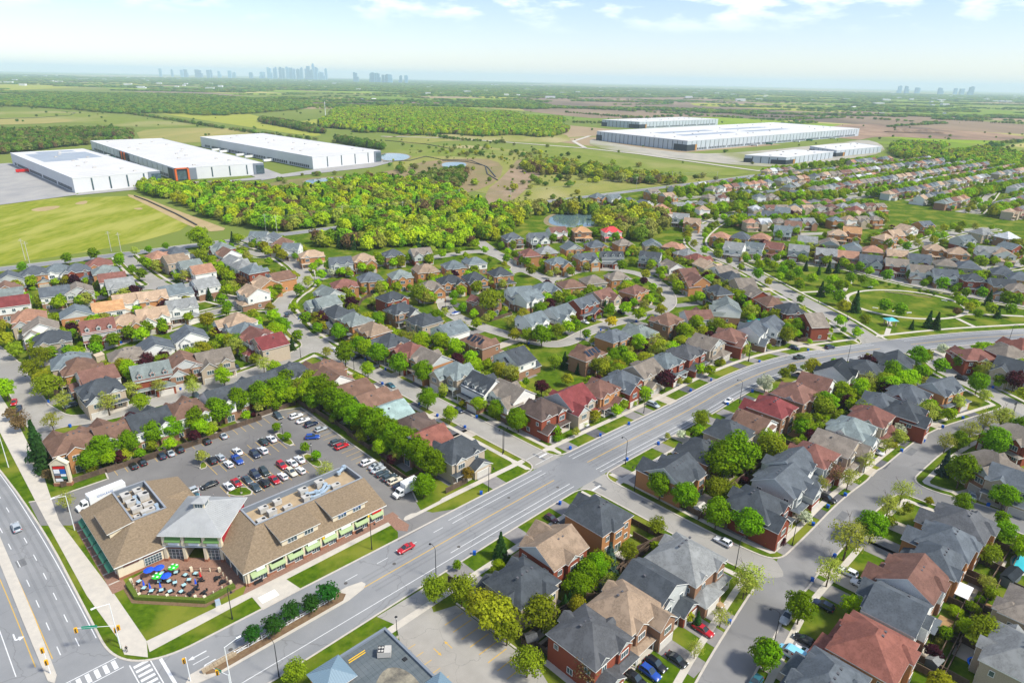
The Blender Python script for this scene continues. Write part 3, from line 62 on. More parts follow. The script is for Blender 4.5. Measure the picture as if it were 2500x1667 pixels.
FIELDS = [('grassdry',[(-184.4,1029.3),(-119.0,1251.2),(27.3,1134.0),(141.9,982.5),(235.6,886.0),(252.1,831.7),(161.3,778.2),(60.0,690.0),(16.9,643.3),(-33.1,699.1),(-96.4,763.9),(-152.2,844.4)]),('meadow',[(-483.6,535.0),(-467.5,604.4),(-376.4,634.3),(-361.8,636.2),(-284.9,557.1),(-246.6,510.3),(-265.2,440.4),(-310.9,388.5),(-332.9,355.7)]),('path',[(-409.7,558.0),(-410.1,571.5),(-398.0,583.0),(-391.8,567.7),(-395.4,552.1)]),('path',[(-394.3,600.2),(-390.6,609.5),(-380.2,589.2),(-390.4,588.0)]),('path',[(-332.3,574.6),(-325.2,581.4),(-320.1,568.2)]),('path',[(-380.3,648.4),(-356.3,636.9),(-298.7,578.5),(-237.7,519.1),(-216.3,498.2),(-231.1,489.4),(-266.0,524.3),(-326.9,591.4)]),('dry',[(-268.6,668.1),(-272.0,723.3),(-258.4,763.0),(-220.9,796.2),(-168.3,822.6),(-160.7,863.1),(-137.1,879.5),(-102.1,852.4),(-112.4,716.2),(-156.0,716.0),(-183.1,654.0),(-240.6,646.8)]),('dry',[(-149.6,908.0),(-117.8,986.8),(-48.7,1027.0),(-16.6,954.6),(-18.3,791.9),(-45.7,697.4),(-66.8,694.6),(-112.3,812.9)]),('reed',[(-33.1,699.1),(-14.2,827.9),(6.7,1066.6),(41.1,964.7),(31.1,834.9),(-6.5,629.3),(-21.2,606.4)]),('grassdry',[(9.4,678.4),(20.9,833.3),(73.4,860.6),(128.8,813.6),(132.4,774.2),(60.7,697.9),(17.1,650.3)]),('grassdry',[(-185.0,1196.1),(-125.4,1319.8),(-15.8,1319.0),(108.3,1304.1),(110.1,1562.3),(36.7,1579.2),(-115.7,1499.7),(-241.6,1357.7)]),('grass',[(-207.2,1085.7),(-174.9,1175.6),(-20.5,1158.3),(0.3,1077.4),(-48.7,1027.0),(-130.2,1039.9),(-179.7,1002.1)]),('crop',[(-647.5,1715.7),(-555.5,1681.3),(-538.2,1945.6),(-472.7,1742.3),(-433.1,1494.1),(-369.4,1324.7),(-465.4,1402.8),(-578.1,1527.9),(-706.1,1662.3),(-900.7,1866.7),(-1041.5,2014.6),(-983.6,2266.4),(-729.9,2002.5)]),('stubble',[(-769.0,1395.8),(-727.5,1481.9),(-626.2,1513.1),(-510.7,1390.3),(-353.2,1237.9),(-382.4,1190.0),(-505.4,1289.8),(-554.6,1134.8),(-637.3,1169.6)]),('grass',[(-1352.0,1686.5),(-1462.8,1976.2),(-1275.9,2011.3),(-1026.5,1816.5),(-811.9,1658.3),(-670.2,1553.8),(-802.7,1458.8),(-997.2,1593.6),(-1112.9,1493.9),(-1117.0,1386.4)]),('stubble',[(-1247.1,1552.5),(-1164.7,1703.5),(-1055.3,1672.6),(-1019.5,1555.0),(-1088.5,1460.2),(-1157.2,1437.8)]),('soil',[(-978.5,3129.7),(-747.9,3553.0),(-354.5,3763.0),(-220.6,3385.4),(-217.6,3064.3),(-584.1,2767.7),(-838.6,2755.2)]),('soil',[(-6.9,4885.8),(494.3,6221.8),(1543.9,6897.3),(1412.5,5578.9),(1665.8,3887.9),(1723.8,2380.1),(1776.0,2106.0),(1469.8,1734.9),(1154.0,2097.1),(894.1,2395.1),(643.2,2511.2),(277.5,2166.5),(124.7,2411.3),(-2.8,2748.2)]),('crop',[(1050.1,4334.4),(1494.7,4037.4),(1845.1,3983.8),(1643.5,3371.7),(1290.8,3086.5),(1125.1,3598.8),(914.6,3593.6)]),('green',[(2586.5,6508.8),(3592.9,5987.1),(4494.4,5400.6),(2243.7,2672.9),(2075.7,3438.7),(1969.6,4050.4),(2020.3,4791.4)]),('dirt',[(781.7,1849.7),(1091.3,2278.1),(1203.4,2075.9),(1332.6,1829.3),(1173.0,1604.6),(990.3,1615.7),(881.9,1683.6),(724.9,1496.9)]),('green',[(745.0,1501.8),(930.5,1515.3),(1086.3,1482.5),(891.3,1114.4),(841.6,1366.0),(755.7,1435.6)]),('crop',[(-3316.6,3906.0),(-3930.7,5377.7),(-4421.7,7953.5),(-4247.5,9055.6),(-3155.0,6634.5),(-3087.3,5265.9),(-2765.3,3771.4),(-2695.8,3167.3)]),('crop',[(-1718.0,3099.2),(-1682.0,3701.0),(-1527.2,3401.0),(-1617.0,3044.1)]),('yard',[(151.7,1427.5),(169.5,1363.5),(222.5,1247.7),(294.5,1148.4),(398.9,1196.5),(660.9,1432.6),(784.4,1564.6),(766.6,1457.2),(673.5,1252.5),(515.7,1092.5),(390.8,986.3),(328.5,995.2),(276.3,1048.6),(202.4,1130.0),(133.1,1243.7)]),('grass',[(52.9,1274.3),(132.5,1169.5),(189.6,1055.0),(258.7,978.2),(330.6,930.5),(271.8,864.2),(180.5,877.4),(106.7,929.0),(42.7,1005.8),(6.9,1116.6)]),('concrete',[(-679.7,797.0),(-638.2,853.9),(-594.9,835.7),(-416.5,636.4),(-447.7,577.1),(-497.7,551.7)]),('concrete',[(-415.6,631.7),(-368.0,686.8),(-360.0,705.0),(-284.8,759.1),(-186.6,888.4),(-170.9,951.6),(-192.1,973.1),(-277.1,805.6),(-317.1,747.8),(-381.6,713.7),(-425.7,657.7)]),('concrete',[(-485.2,1040.7),(-282.6,752.9),(-266.9,789.1),(-441.5,1025.2)]),('green',[(265.9,738.3),(328.0,770.1),(385.5,726.1),(392.3,681.3),(447.6,683.1),(448.5,584.6),(408.9,528.8),(392.9,612.3),(369.8,646.8),(329.8,681.0),(276.9,707.1)]),('green',[(196.2,729.2),(241.9,796.1),(265.0,792.8),(308.6,721.7),(308.8,690.7),(271.0,691.0),(231.4,728.2)]),('green',[(333.1,905.4),(601.6,1120.0),(585.9,1077.0),(338.0,874.3)])]
WET = [(-184.4,1029.3),(-119.0,1251.2),(27.3,1134.0),(141.9,982.5),(235.6,886.0),(252.1,831.7),(161.3,778.2),(60.0,690.0),(16.9,643.3),(-33.1,699.1),(-96.4,763.9),(-152.2,844.4)]
SERVICE = [([(-268.3,1370.9),(-129.8,1366.4),(30.1,1269.0),(122.5,1210.7),(202.4,1130.0),(270.7,1025.9),(332.2,935.1),(448.5,1010.8)],9,'concrete'),([(-136.1,1530.2),(-218.1,1415.5),(-255.2,1344.3)],7,'field_path'),([(122.5,1210.7),(111.8,1349.6),(158.4,1493.4)],8,'concrete')]
SILT = [[(-362.5,636.1),(-337.3,611.6),(-283.2,553.6),(-247.3,511.8)],[(-184.7,949.1),(-150.8,970.4),(-134.9,1027.5),(-106.2,989.0),(-64.5,986.2),(-37.8,913.6),(-23.9,819.1)],[(-1222.6,1645.1),(-1172.6,1700.5),(-1168.5,1821.5),(-1222.4,1934.5),(-1303.2,1998.6)],[(-243.6,1281.8),(-160.2,1225.3),(-101.8,1141.1)],[(-105.1,978.7),(-69.3,969.9),(-41.2,926.7),(-34.9,843.6),(-20.7,791.5)]]
POND = [[(27.6,541.5),(29.6,573.1),(41.5,593.4),(60.9,605.5),(78.5,597.5),(90.7,579.7),(85.9,557.7),(64.9,538.8),(44.2,530.3)],[(-192.1,973.1),(-208.8,1060.2),(-174.1,1061.1),(-155.0,1017.9),(-159.3,968.8),(-178.1,960.3)],[(-102.8,929.9),(-97.4,959.9),(-74.7,963.9),(-65.8,936.4),(-71.7,890.4),(-90.2,887.3)],[(-79.3,856.1),(-64.6,866.5),(-60.3,843.4),(-74.1,826.1)],[(-236.9,750.0),(-229.1,774.1),(-200.7,792.2),(-189.8,766.6),(-200.4,727.4),(-221.2,730.5)]]
WH_WHITE = [([(-424.3,645.2),(-372.8,709.0),(-570.3,903.2),(-621.8,839.4)],14),([(-372.3,739.7),(-297.8,802.3),(-558.5,1084.8),(-633.0,1022.2)],13),([(-254.9,855.8),(-187.4,948.6),(-437.6,1195.3),(-505.1,1102.5)],15)]
WH_GREY = [([(296.3,1196.5),(161.1,1390.0),(684.4,1860.7),(819.6,1667.2)],17),([(311.6,1770.7),(224.8,1838.8),(490.6,2073.3),(577.4,2005.2)],16),([(400.9,1017.8),(346.2,1039.5),(465.3,1150.5),(520.0,1128.8)],10.5),([(534.9,1150.3),(519.3,1221.0),(645.5,1320.6),(661.1,1249.9)],10.5)]
TOWERS = [(-8526,17030,57,184),(-8429,17400,47,176),(-8311,17844,76,188),(-8155,17536,66,173),(-8038,17080,66,166),(-7892,17635,57,150),(-7745,17290,113,180),(-7628,17734,57,183),(-7501,17315,76,176),(-7403,17685,57,160),(-7257,17340,57,145),(-7111,17895,76,138),(-6866,17020,76,170),(-5988,17650,85,250),(-5919,17009,85,261),(-5851,17268,66,271),(-5773,17564,85,255),(-5666,17071,66,275),(-5587,17367,76,285),(-5519,17626,66,241),(-5421,17096,76,261),(-5343,17392,76,245),(-5246,17762,76,256),(-5177,17121,57,275),(-5099,17417,76,312),(-5041,17639,57,376),(-5002,17787,76,296),(-4943,17109,94,225),(-4885,17331,66,208),(-4767,17775,57,274),(-4699,17134,94,185),(-6134,17095,76,157),(-6261,17514,94,155),(-6378,17070,76,143),(-3116,13702,72,176),(-2787,13530,36,169),(-2742,13752,58,170),(-2675,13185,65,178),(-2623,13444,51,172),(-2541,13851,58,153),(-2488,13210,51,140),(-2414,13580,51,148),(-2339,13050,58,150),(-2227,13605,51,138),(-2175,13864,43,139),(-2085,13408,51,141),(7382,13524,51,137),(7456,13894,65,138),(7553,13475,58,112),(7815,13870,43,110),(7874,13266,65,118),(8405,13193,72,149),(8487,13600,72,109),(8546,13896,58,118)]
POLES = [(-265.0,426.3),(-256.6,423.1),(-304.0,400.6),(-296.9,394.2),(-187.4,495.1),(-177.0,489.3),(-138.9,534.8),(-94.5,561.7),(-52.7,634.0),(-4.3,632.6),(134.4,748.7),(184.9,801.2),(240.3,809.1)]
BOAT = (-28.5,313.5)
TRAILER = (-565.2,776.3)
MAST = (-540.4,1975.8)
SHEDS = [(-905.7,2822.9,0),(-711.5,3500.8,0),(-764.9,3462.8,1),(-1297.6,2394.8,0),(8.7,5155.8,0),(1837.7,3851.2,0),(1951.1,3212.4,0),(2609.6,4634.6,1),(-649.1,3479.0,1),(1559.2,3010.9,2),(636.1,6345.0,2)]
HEAP = (1041.5,1845.8)
POOLS = [([(127.2,136.9),(131.3,138.4),(130.7,135.1),(126.3,130.9),(124.5,131.8)],'turquoise swimming pool with pale deck behind the corner back gardens'),([(-35.7,274.2),(-33.1,271.0),(-31.0,269.4),(-33.6,270.1)],'small blue pool behind the white house with slate roof'),([(-9.4,311.5),(-0.9,317.0),(-1.2,313.1),(-8.6,308.3)],'turquoise pool beside the big olive tree'),([(-9.0,312.6),(-1.2,317.4),(-1.2,314.1),(-8.2,309.4)],'turquoise pool strip behind the inner crescent houses'),([(117.2,315.0),(125.7,318.8),(124.6,314.4),(116.6,310.8)],'turquoise covered pool behind the main road houses')]
GARDEN = [('pergola',(104.6,122.4),0.7853981633974483,5,4,2.6,'deck_wood','sign_white','garden pergola with a pale white sheet roof','pergola',True,True),('gazebo',(90.8,112.0),0.7853981633974483,5.5,4.5,2.6,'black_metal','shed_grey','dark ribbed-roof gazebo beside the slate gabled house','gazebo',True,True),('garden_shed',(87.5,102.7),0.6108652381980153,2.6,2.2,1.9,'shed_grey','roof_gr','small grey-roofed garden shed at the fence by a lawn','shed',False,False),('garden_shed',(22.9,122.2),0.7853981633974483,2.4,2.2,2.2,'shed_grey','roof_sb','small dark blue garden shed beside a clipped lawn','shed',False,False),('garden_shed',(5.2,106.2),0.3490658503988659,2.4,2.4,2.1,'fence_wood','roof_dg','small brown garden shed with grey roof by the lot fence','shed',False,False),('garden_shed',(-158.9,238.9),1.0471975511965976,3.2,3.2,2.5,'wall_wh','roof_rn','small white garden shed with reddish brown roof','shed',False,False),('garden_shed',(-168.3,247.8),1.0471975511965976,3.4,3,2.6,'wall_be','wall_be','small cream playhouse shed beside a lawn','shed',False,False),('gazebo',(0.4,242.1),0.5235987755982988,3.2,3.2,2.5,'black_metal','metal_blue','square blue-topped gazebo behind the white and navy house','gazebo',True,True),('pergola',(9.7,121.3),0.7853981633974483,4.6,3.4,2.4,'fence_wood','stain','weathered brown slatted pergola behind the beige house','pergola',True,True),('garden_shed',(52.7,153.3),0.7853981633974483,3,2.4,2.2,'sign_white','unit_metal','small white shed with grey roof behind the street maples','shed',False,False),('gazebo',(53.5,162.4),0.7853981633974483,2.8,2.8,2.5,'black_metal','metal_blue','small blue-topped gazebo on a wooden deck','gazebo',True,True),('garden_shed',(120.8,128.3),0.6108652381980153,6,2.6,2.4,'shed_grey','roof_dk','long dark pool house beside the turquoise pool','shed',False,False)]
TRAMP = (96.6,102.5)
SHELTER = (187.3,310.9)
OV = (215.0,347.5,30.0,24.0,0.20943951023931956)
PARKPATHS = [[(164.3,364.3),(178.8,367.5),(191.7,369.5)],[(229.0,324.1),(229.4,316.6),(230.1,311.4)],[(235.4,330.9),(249.9,331.1),(267.4,329.7)],[(191.4,369.0),(199.1,381.0),(206.2,390.6)],[(186.8,309.8),(190.1,316.3),(191.7,320.7)],[(178.9,297.4),(184.7,306.6)]]
BENCH = [(210.6,377.5,0.1),(239.9,353.5,-0.6),(207.8,330.7,0.2),(193.5,337.5,-0.5),(201.3,332.6,0)]
STROW = (214.8,369.2,-0.45)
BENCHES = [(45.8,127.3),(73,127.3)]
FENCES = [[(131.7,142.2),(114.7,126.6),(97.5,110.3),(85.7,98.5)],[(110.7,131.7),(115.1,127.0)],[(107.2,119.1),(111.2,114.1)],[(97.1,109.3),(101.4,104.4)],[(83.0,105.9),(88.2,101.2)],[(118.2,128.2),(121.9,124.0)],[(123.6,148.0),(127.3,141.7)],[(32.5,148.3),(36.9,144.0),(40.2,141.3),(32.4,136.3)],[(26.7,131.9),(31.5,128.6),(33.8,132.1)],[(1.8,108.9),(7.9,103.8),(13.6,98.7)],[(12.6,115.4),(17.2,119.3),(24.5,120.1)],[(45.8,160.4),(50.8,152.4),(58.0,145.8)],[(-78.8,321.5),(-79.3,332.1),(-77.6,338.4),(-72.8,343.1)],[(-154.9,232.9),(-150.7,234.5),(-146.2,228.8)],[(-17.9,159.8),(-12.3,165.3)],[(-5.6,207.1),(-0.2,213.9)],[(133.4,286.4),(147.3,290.9)],[(-12.2,123.5),(-13.9,124.3)]]
HAZE_D = 6e-05
# ------------------------------------------------------------------ materials
MATS = {}
def lin(c): return tuple(((x/255+.055)/1.055)**2.4 if x/255 > .04045 else x/255/12.92 for x in c)
def mat(name, c1, c2=None, rough=.85, scale=1., detail=4, coord='Object', spec=.15, rnd=0., bump=0., bscale=20., metal=0., stretch=None, c3=None, cracks=None):
    if name in MATS: return MATS[name]
    m = bpy.data.materials.new(name); m.use_nodes = True; t = m.node_tree; b = t.nodes['Principled BSDF']
    b.inputs['Roughness'].default_value = rough; b.inputs['Specular IOR Level'].default_value = spec; b.inputs['Metallic'].default_value = metal
    c1 = (*c1, 1)
    vec = None
    if c2 is not None or bump:
        if coord == 'World':
            g = t.nodes.new('ShaderNodeNewGeometry'); vec = g.outputs['Position']
        else:
            g = t.nodes.new('ShaderNodeTexCoord'); vec = g.outputs['Object']
        if stretch:
            mp = t.nodes.new('ShaderNodeMapping'); mp.inputs['Scale'].default_value = stretch[:3]
            if len(stretch) > 3: mp.inputs['Rotation'].default_value = (0, 0, stretch[3])
            t.links.new(vec, mp.inputs[0]); vec = mp.outputs[0]
    cur = None
    if c2 is not None:
        n = t.nodes.new('ShaderNodeTexNoise'); n.inputs['Scale'].default_value = scale; n.inputs['Detail'].default_value = detail; n.inputs['Roughness'].default_value = .62
        t.links.new(vec, n.inputs['Vector'])
        r = t.nodes.new('ShaderNodeValToRGB'); e = r.color_ramp.elements
        e[0].position = .33; e[0].color = c1; e[1].position = .67; e[1].color = (*c2, 1)
        t.links.new(n.outputs['Fac'], r.inputs[0]); cur = r.outputs[0]
        if c3 is not None:
            n2 = t.nodes.new('ShaderNodeTexNoise'); n2.inputs['Scale'].default_value = scale*.17; n2.inputs['Detail'].default_value = 5
            t.links.new(vec, n2.inputs['Vector'])
            mr = t.nodes.new('ShaderNodeMapRange'); mr.inputs[1].default_value = .47; mr.inputs[2].default_value = .63
            t.links.new(n2.outputs['Fac'], mr.inputs[0])
            x = t.nodes.new('ShaderNodeMix'); x.data_type = 'RGBA'; x.inputs[7].default_value = (*c3, 1)
            t.links.new(mr.outputs[0], x.inputs[0]); t.links.new(cur, x.inputs[6]); cur = x.outputs[2]
    if cracks:
        ds = t.nodes.new('ShaderNodeTexNoise'); ds.inputs['Scale'].default_value = .25; ds.inputs['Detail'].default_value = 5; t.links.new(vec, ds.inputs['Vector'])
        ad = t.nodes.new('ShaderNodeVectorMath'); ad.operation = 'MULTIPLY_ADD'; ad.inputs[1].default_value = (5,5,0); t.links.new(ds.outputs['Color'], ad.inputs[0]); t.links.new(vec, ad.inputs[2])
        vo = t.nodes.new('ShaderNodeTexVoronoi'); vo.feature = 'DISTANCE_TO_EDGE'; vo.inputs['Scale'].default_value = cracks[0]; t.links.new(ad.outputs[0], vo.inputs['Vector'])
        cr = t.nodes.new('ShaderNodeMapRange'); cr.inputs[1].default_value = .002; cr.inputs[2].default_value = .008; cr.inputs[3].default_value = .35; cr.inputs[4].default_value = 0; t.links.new(vo.outputs['Distance'], cr.inputs[0])
        x = t.nodes.new('ShaderNodeMix'); x.data_type = 'RGBA'; x.inputs[7].default_value = (cracks[1],)*3+(1,); t.links.new(cr.outputs[0], x.inputs[0]); t.links.new(cur, x.inputs[6]); cur = x.outputs[2]
    if rnd:
        oi = t.nodes.new('ShaderNodeObjectInfo'); mr = t.nodes.new('ShaderNodeMapRange'); mr.inputs[3].default_value = 1-rnd; mr.inputs[4].default_value = 1+rnd
        t.links.new(oi.outputs['Random'], mr.inputs[0])
        h = t.nodes.new('ShaderNodeHueSaturation'); h.inputs['Color'].default_value = c1
        if cur: t.links.new(cur, h.inputs['Color'])
        t.links.new(mr.outputs[0], h.inputs['Value']); cur = h.outputs[0]
    if cur: t.links.new(cur, b.inputs['Base Color'])
    else: b.inputs['Base Color'].default_value = c1
    if bump:
        nb = t.nodes.new('ShaderNodeTexNoise'); nb.inputs['Scale'].default_value = bscale; nb.inputs['Detail'].default_value = 3
        t.links.new(vec, nb.inputs['Vector'])
        bp = t.nodes.new('ShaderNodeBump'); bp.inputs['Strength'].default_value = bump; bp.inputs['Distance'].default_value = .1
        t.links.new(nb.outputs['Fac'], bp.inputs['Height']); t.links.new(bp.outputs[0], b.inputs['Normal'])
    MATS[name] = m; return m
def sh(c, k): return tuple(min(1, x*k) for x in c)
ROOFC = dict(nv=((.052,.060,.068),'dark slate'), sb=((.088,.102,.116),'slate blue'), sl=((.120,.145,.155),'blue grey'), dg=((.082,.086,.092),'charcoal grey'),
  gr=((.200,.208,.205),'light grey'), gg=((.150,.175,.168),'green grey'), tg=((.180,.155,.128),'taupe'), tb=((.240,.178,.125),'tan brown'), tn=((.330,.240,.165),'pale tan'),
  br=((.155,.092,.066),'brown'), rn=((.150,.080,.062),'reddish brown'), rb=((.165,.075,.060),'russet'), rr=((.185,.074,.056),'brick red'), rx=((.165,.042,.042),'deep red'),
  rp=((.520,.060,.065),'bright coral red'), dn=((.085,.062,.053),'dark brown'), bo=((.300,.165,.110),'terracotta'), to=((.380,.215,.105),'golden tan'), tl=((.160,.192,.190),'teal grey'),
  pg=((.230,.310,.295),'pale green'), dk=((.022,.028,.034),'near black'), lg=((.400,.420,.430),'silver grey'))
for k, (c, n) in ROOFC.items(): mat('roof_'+k, sh(c,.78), sh(c,1.22), rough=.9, scale=2.8, detail=8, rnd=.12, bump=.3, bscale=9, c3=sh(c,1.3), stretch=(1,1,1))
BR = dict(og=((.42,.205,.085),'orange brick'), rd=((.24,.066,.038),'red brick'), bn=((.27,.155,.095),'brown brick'), be=((.42,.35,.26),'beige'), wh=((.72,.72,.68),'white siding'), gw=((.46,.48,.46),'pale grey siding'), wb=((.70,.70,.66),'white and brown'))
LOWER = dict(og='og', rd='rd', bn='bn', be='be', wh='bn', gw='rd', wb='bn')
for k, (c, n) in BR.items(): mat('wall_'+k, sh(c,.85), sh(c,1.12), rough=.9, scale=5, detail=5, rnd=.08)
mat('trim', (.74,.74,.70), rough=.6)
mat('glass', (.035,.055,.07), (.08,.13,.15), rough=.12, scale=.35, spec=.7)
mat('door_paint', (.10,.05,.035), rough=.5, rnd=.5); mat('garage_paint', (.55,.53,.48), (.48,.46,.42), scale=.5, rough=.6, rnd=.25)
mat('vent', (.10,.10,.11), rough=.5); mat('solar', (.006,.010,.020), (.012,.018,.03), scale=4, rough=.15, spec=.8)
mat('asphalt', (.205,.213,.220), (.262,.266,.268), rough=.92, scale=.09, detail=8, coord='World', c3=(.175,.182,.19), bump=.1, bscale=6, cracks=(.055,.10))
mat('crescent_asphalt', (.205,.203,.200), (.25,.247,.242), rough=.92, scale=.16, detail=8, coord='World', c3=(.18,.178,.176), cracks=(.07,.12))
mat('street_asphalt', (.285,.272,.245), (.345,.330,.300), rough=.92, scale=.16, detail=8, coord='World', c3=(.26,.25,.23), cracks=(.09,.12))
mat('lot_asphalt', (.165,.160,.155), (.21,.204,.195), rough=.92, scale=.12, detail=8, coord='World', c3=(.145,.14,.137), cracks=(.075,.09))
mat('concrete', (.52,.48,.41), (.44,.41,.36), rough=.9, scale=.5, detail=6, coord='World')
mat('kerb', (.50,.46,.40), (.42,.39,.34), rough=.9, scale=.8, coord='World')
mat('brick_paver', (.30,.18,.125), (.21,.12,.09), rough=.9, scale=2.5, detail=6, coord='World')
mat('paint_white', (.70,.71,.70), (.55,.56,.56), rough=.7, scale=1.2, detail=6, coord='World')
mat('paint_yellow', (.62,.38,.05), (.50,.33,.08), rough=.7, scale=1.0, detail=6, coord='World')
mat('lawn', (.036,.082,.004), (.098,.158,.008), rough=.95, scale=.5, detail=9, coord='World', spec=.02, c3=(.165,.185,.024), bump=.35, bscale=5)
mat('driveway_dark', (.085,.085,.095), (.12,.12,.13), rough=.9, scale=.6, coord='World'); mat('driveway_grey', (.20,.19,.185), (.25,.24,.23), rough=.9, scale=.5, coord='World')
mat('driveway_pale', (.45,.40,.33), (.38,.34,.28), rough=.9, scale=.5, coord='World')
mat('parapet_dark', (.09,.085,.08), rough=.6); mat('bark', (.075,.055,.040), (.12,.09,.065), scale=3, rough=.95)
mat('deck_wood', (.36,.23,.11), (.28,.17,.08), scale=1.2, rough=.8)
mat('fence_wood', (.085,.060,.042), (.14,.10,.072), rough=.9, scale=1.5, detail=6, rnd=.3)
mat('black_metal', (.025,.027,.03), rough=.45); mat('grey_metal', (.42,.44,.45), rough=.4, metal=.5); mat('white_metal', (.70,.72,.72), rough=.4)
mat('tyre', (.02,.02,.021), rough=.8); mat('rim', (.35,.36,.37), rough=.35, metal=.7)
mat('car_glass', (.03,.045,.055), rough=.08, spec=.8); mat('headlight', (.75,.78,.78), rough=.2, spec=.6); mat('taillight', (.40,.01,.012), rough=.3)
CARC = dict(black=(.010,.011,.014), white=(.72,.73,.74), silver=(.38,.42,.45), navy=(.012,.022,.055), red=(.42,.008,.018), blue=(.012,.06,.32), darkgreen=(.02,.035,.035), slate=(.045,.07,.09), cream=(.62,.57,.45), teal=(.03,.12,.16), maroon=(.05,.01,.022), gold=(.36,.25,.13), lightblue=(.20,.52,.70))
for k, c in CARC.items(): mat('car_'+k, c, rough=.28, spec=.6)

def leaf_mat(name, c, var=.25, trans=.42):
    m = bpy.data.materials.new(name); m.use_nodes = True; t = m.node_tree; b = t.nodes['Principled BSDF']; out = t.nodes['Material Output']
    b.inputs['Roughness'].default_value = .75; b.inputs['Specular IOR Level'].default_value = .04
    at = t.nodes.new('ShaderNodeAttribute'); at.attribute_name = 'tone'
    oi = t.nodes.new('ShaderNodeObjectInfo')
    a = t.nodes.new('ShaderNodeMath'); a.operation = 'MULTIPLY_ADD'; a.inputs[1].default_value = .6; a.inputs[2].default_value = .75
    t.links.new(at.outputs['Fac'], a.inputs[0])
    a2 = t.nodes.new('ShaderNodeMapRange'); a2.inputs[3].default_value = 1-var; a2.inputs[4].default_value = 1+var; t.links.new(oi.outputs['Random'], a2.inputs[0])
    a3 = t.nodes.new('ShaderNodeMath'); a3.operation = 'MULTIPLY'; t.links.new(a.outputs[0], a3.inputs[0]); t.links.new(a2.outputs[0], a3.inputs[1])
    hm = t.nodes.new('ShaderNodeMapRange'); hm.inputs[3].default_value = .485; hm.inputs[4].default_value = .515; t.links.new(oi.outputs['Random'], hm.inputs[0])
    h = t.nodes.new('ShaderNodeHueSaturation'); h.inputs['Color'].default_value = (*c, 1); t.links.new(a3.outputs[0], h.inputs['Value']); t.links.new(hm.outputs[0], h.inputs['Hue'])
    t.links.new(h.outputs[0], b.inputs['Base Color'])
    tr = t.nodes.new('ShaderNodeBsdfTranslucent'); t.links.new(h.outputs[0], tr.inputs['Color'])
    ms = t.nodes.new('ShaderNodeMixShader'); ms.inputs[0].default_value = trans
    t.links.new(b.outputs[0], ms.inputs[1]); t.links.new(tr.outputs[0], ms.inputs[2]); t.links.new(ms.outputs[0], out.inputs[0])
    MATS[name] = m; return m
LEAFC = dict(m=(.150,.280,.004), q=(.270,.420,.006), o=(.215,.280,.012), p=(.350,.390,.055), y=(.330,.350,.016), x=(.520,.420,.010), c=(.034,.085,.018), b=(.060,.110,.085), r=(.060,.014,.022), d=(.19,.125,.055), w=(.560,.600,.420), k=(.030,.110,.012), s=(.180,.260,.030), t=(.270,.200,.022))
for k, c in LEAFC.items(): leaf_mat('leaf_'+k, c)
WOODC = dict(y=[(.27,.38,.010),(.37,.43,.012),(.20,.34,.010),(.29,.33,.04),(.13,.26,.010)], g=[(.10,.19,.02),(.14,.22,.02),(.19,.21,.05),(.075,.15,.015)], f=[(.11,.22,.03),(.15,.26,.03),(.075,.17,.03),(.20,.27,.03)], o=[(.24,.30,.02),(.28,.29,.06),(.15,.24,.02),(.34,.36,.02)])
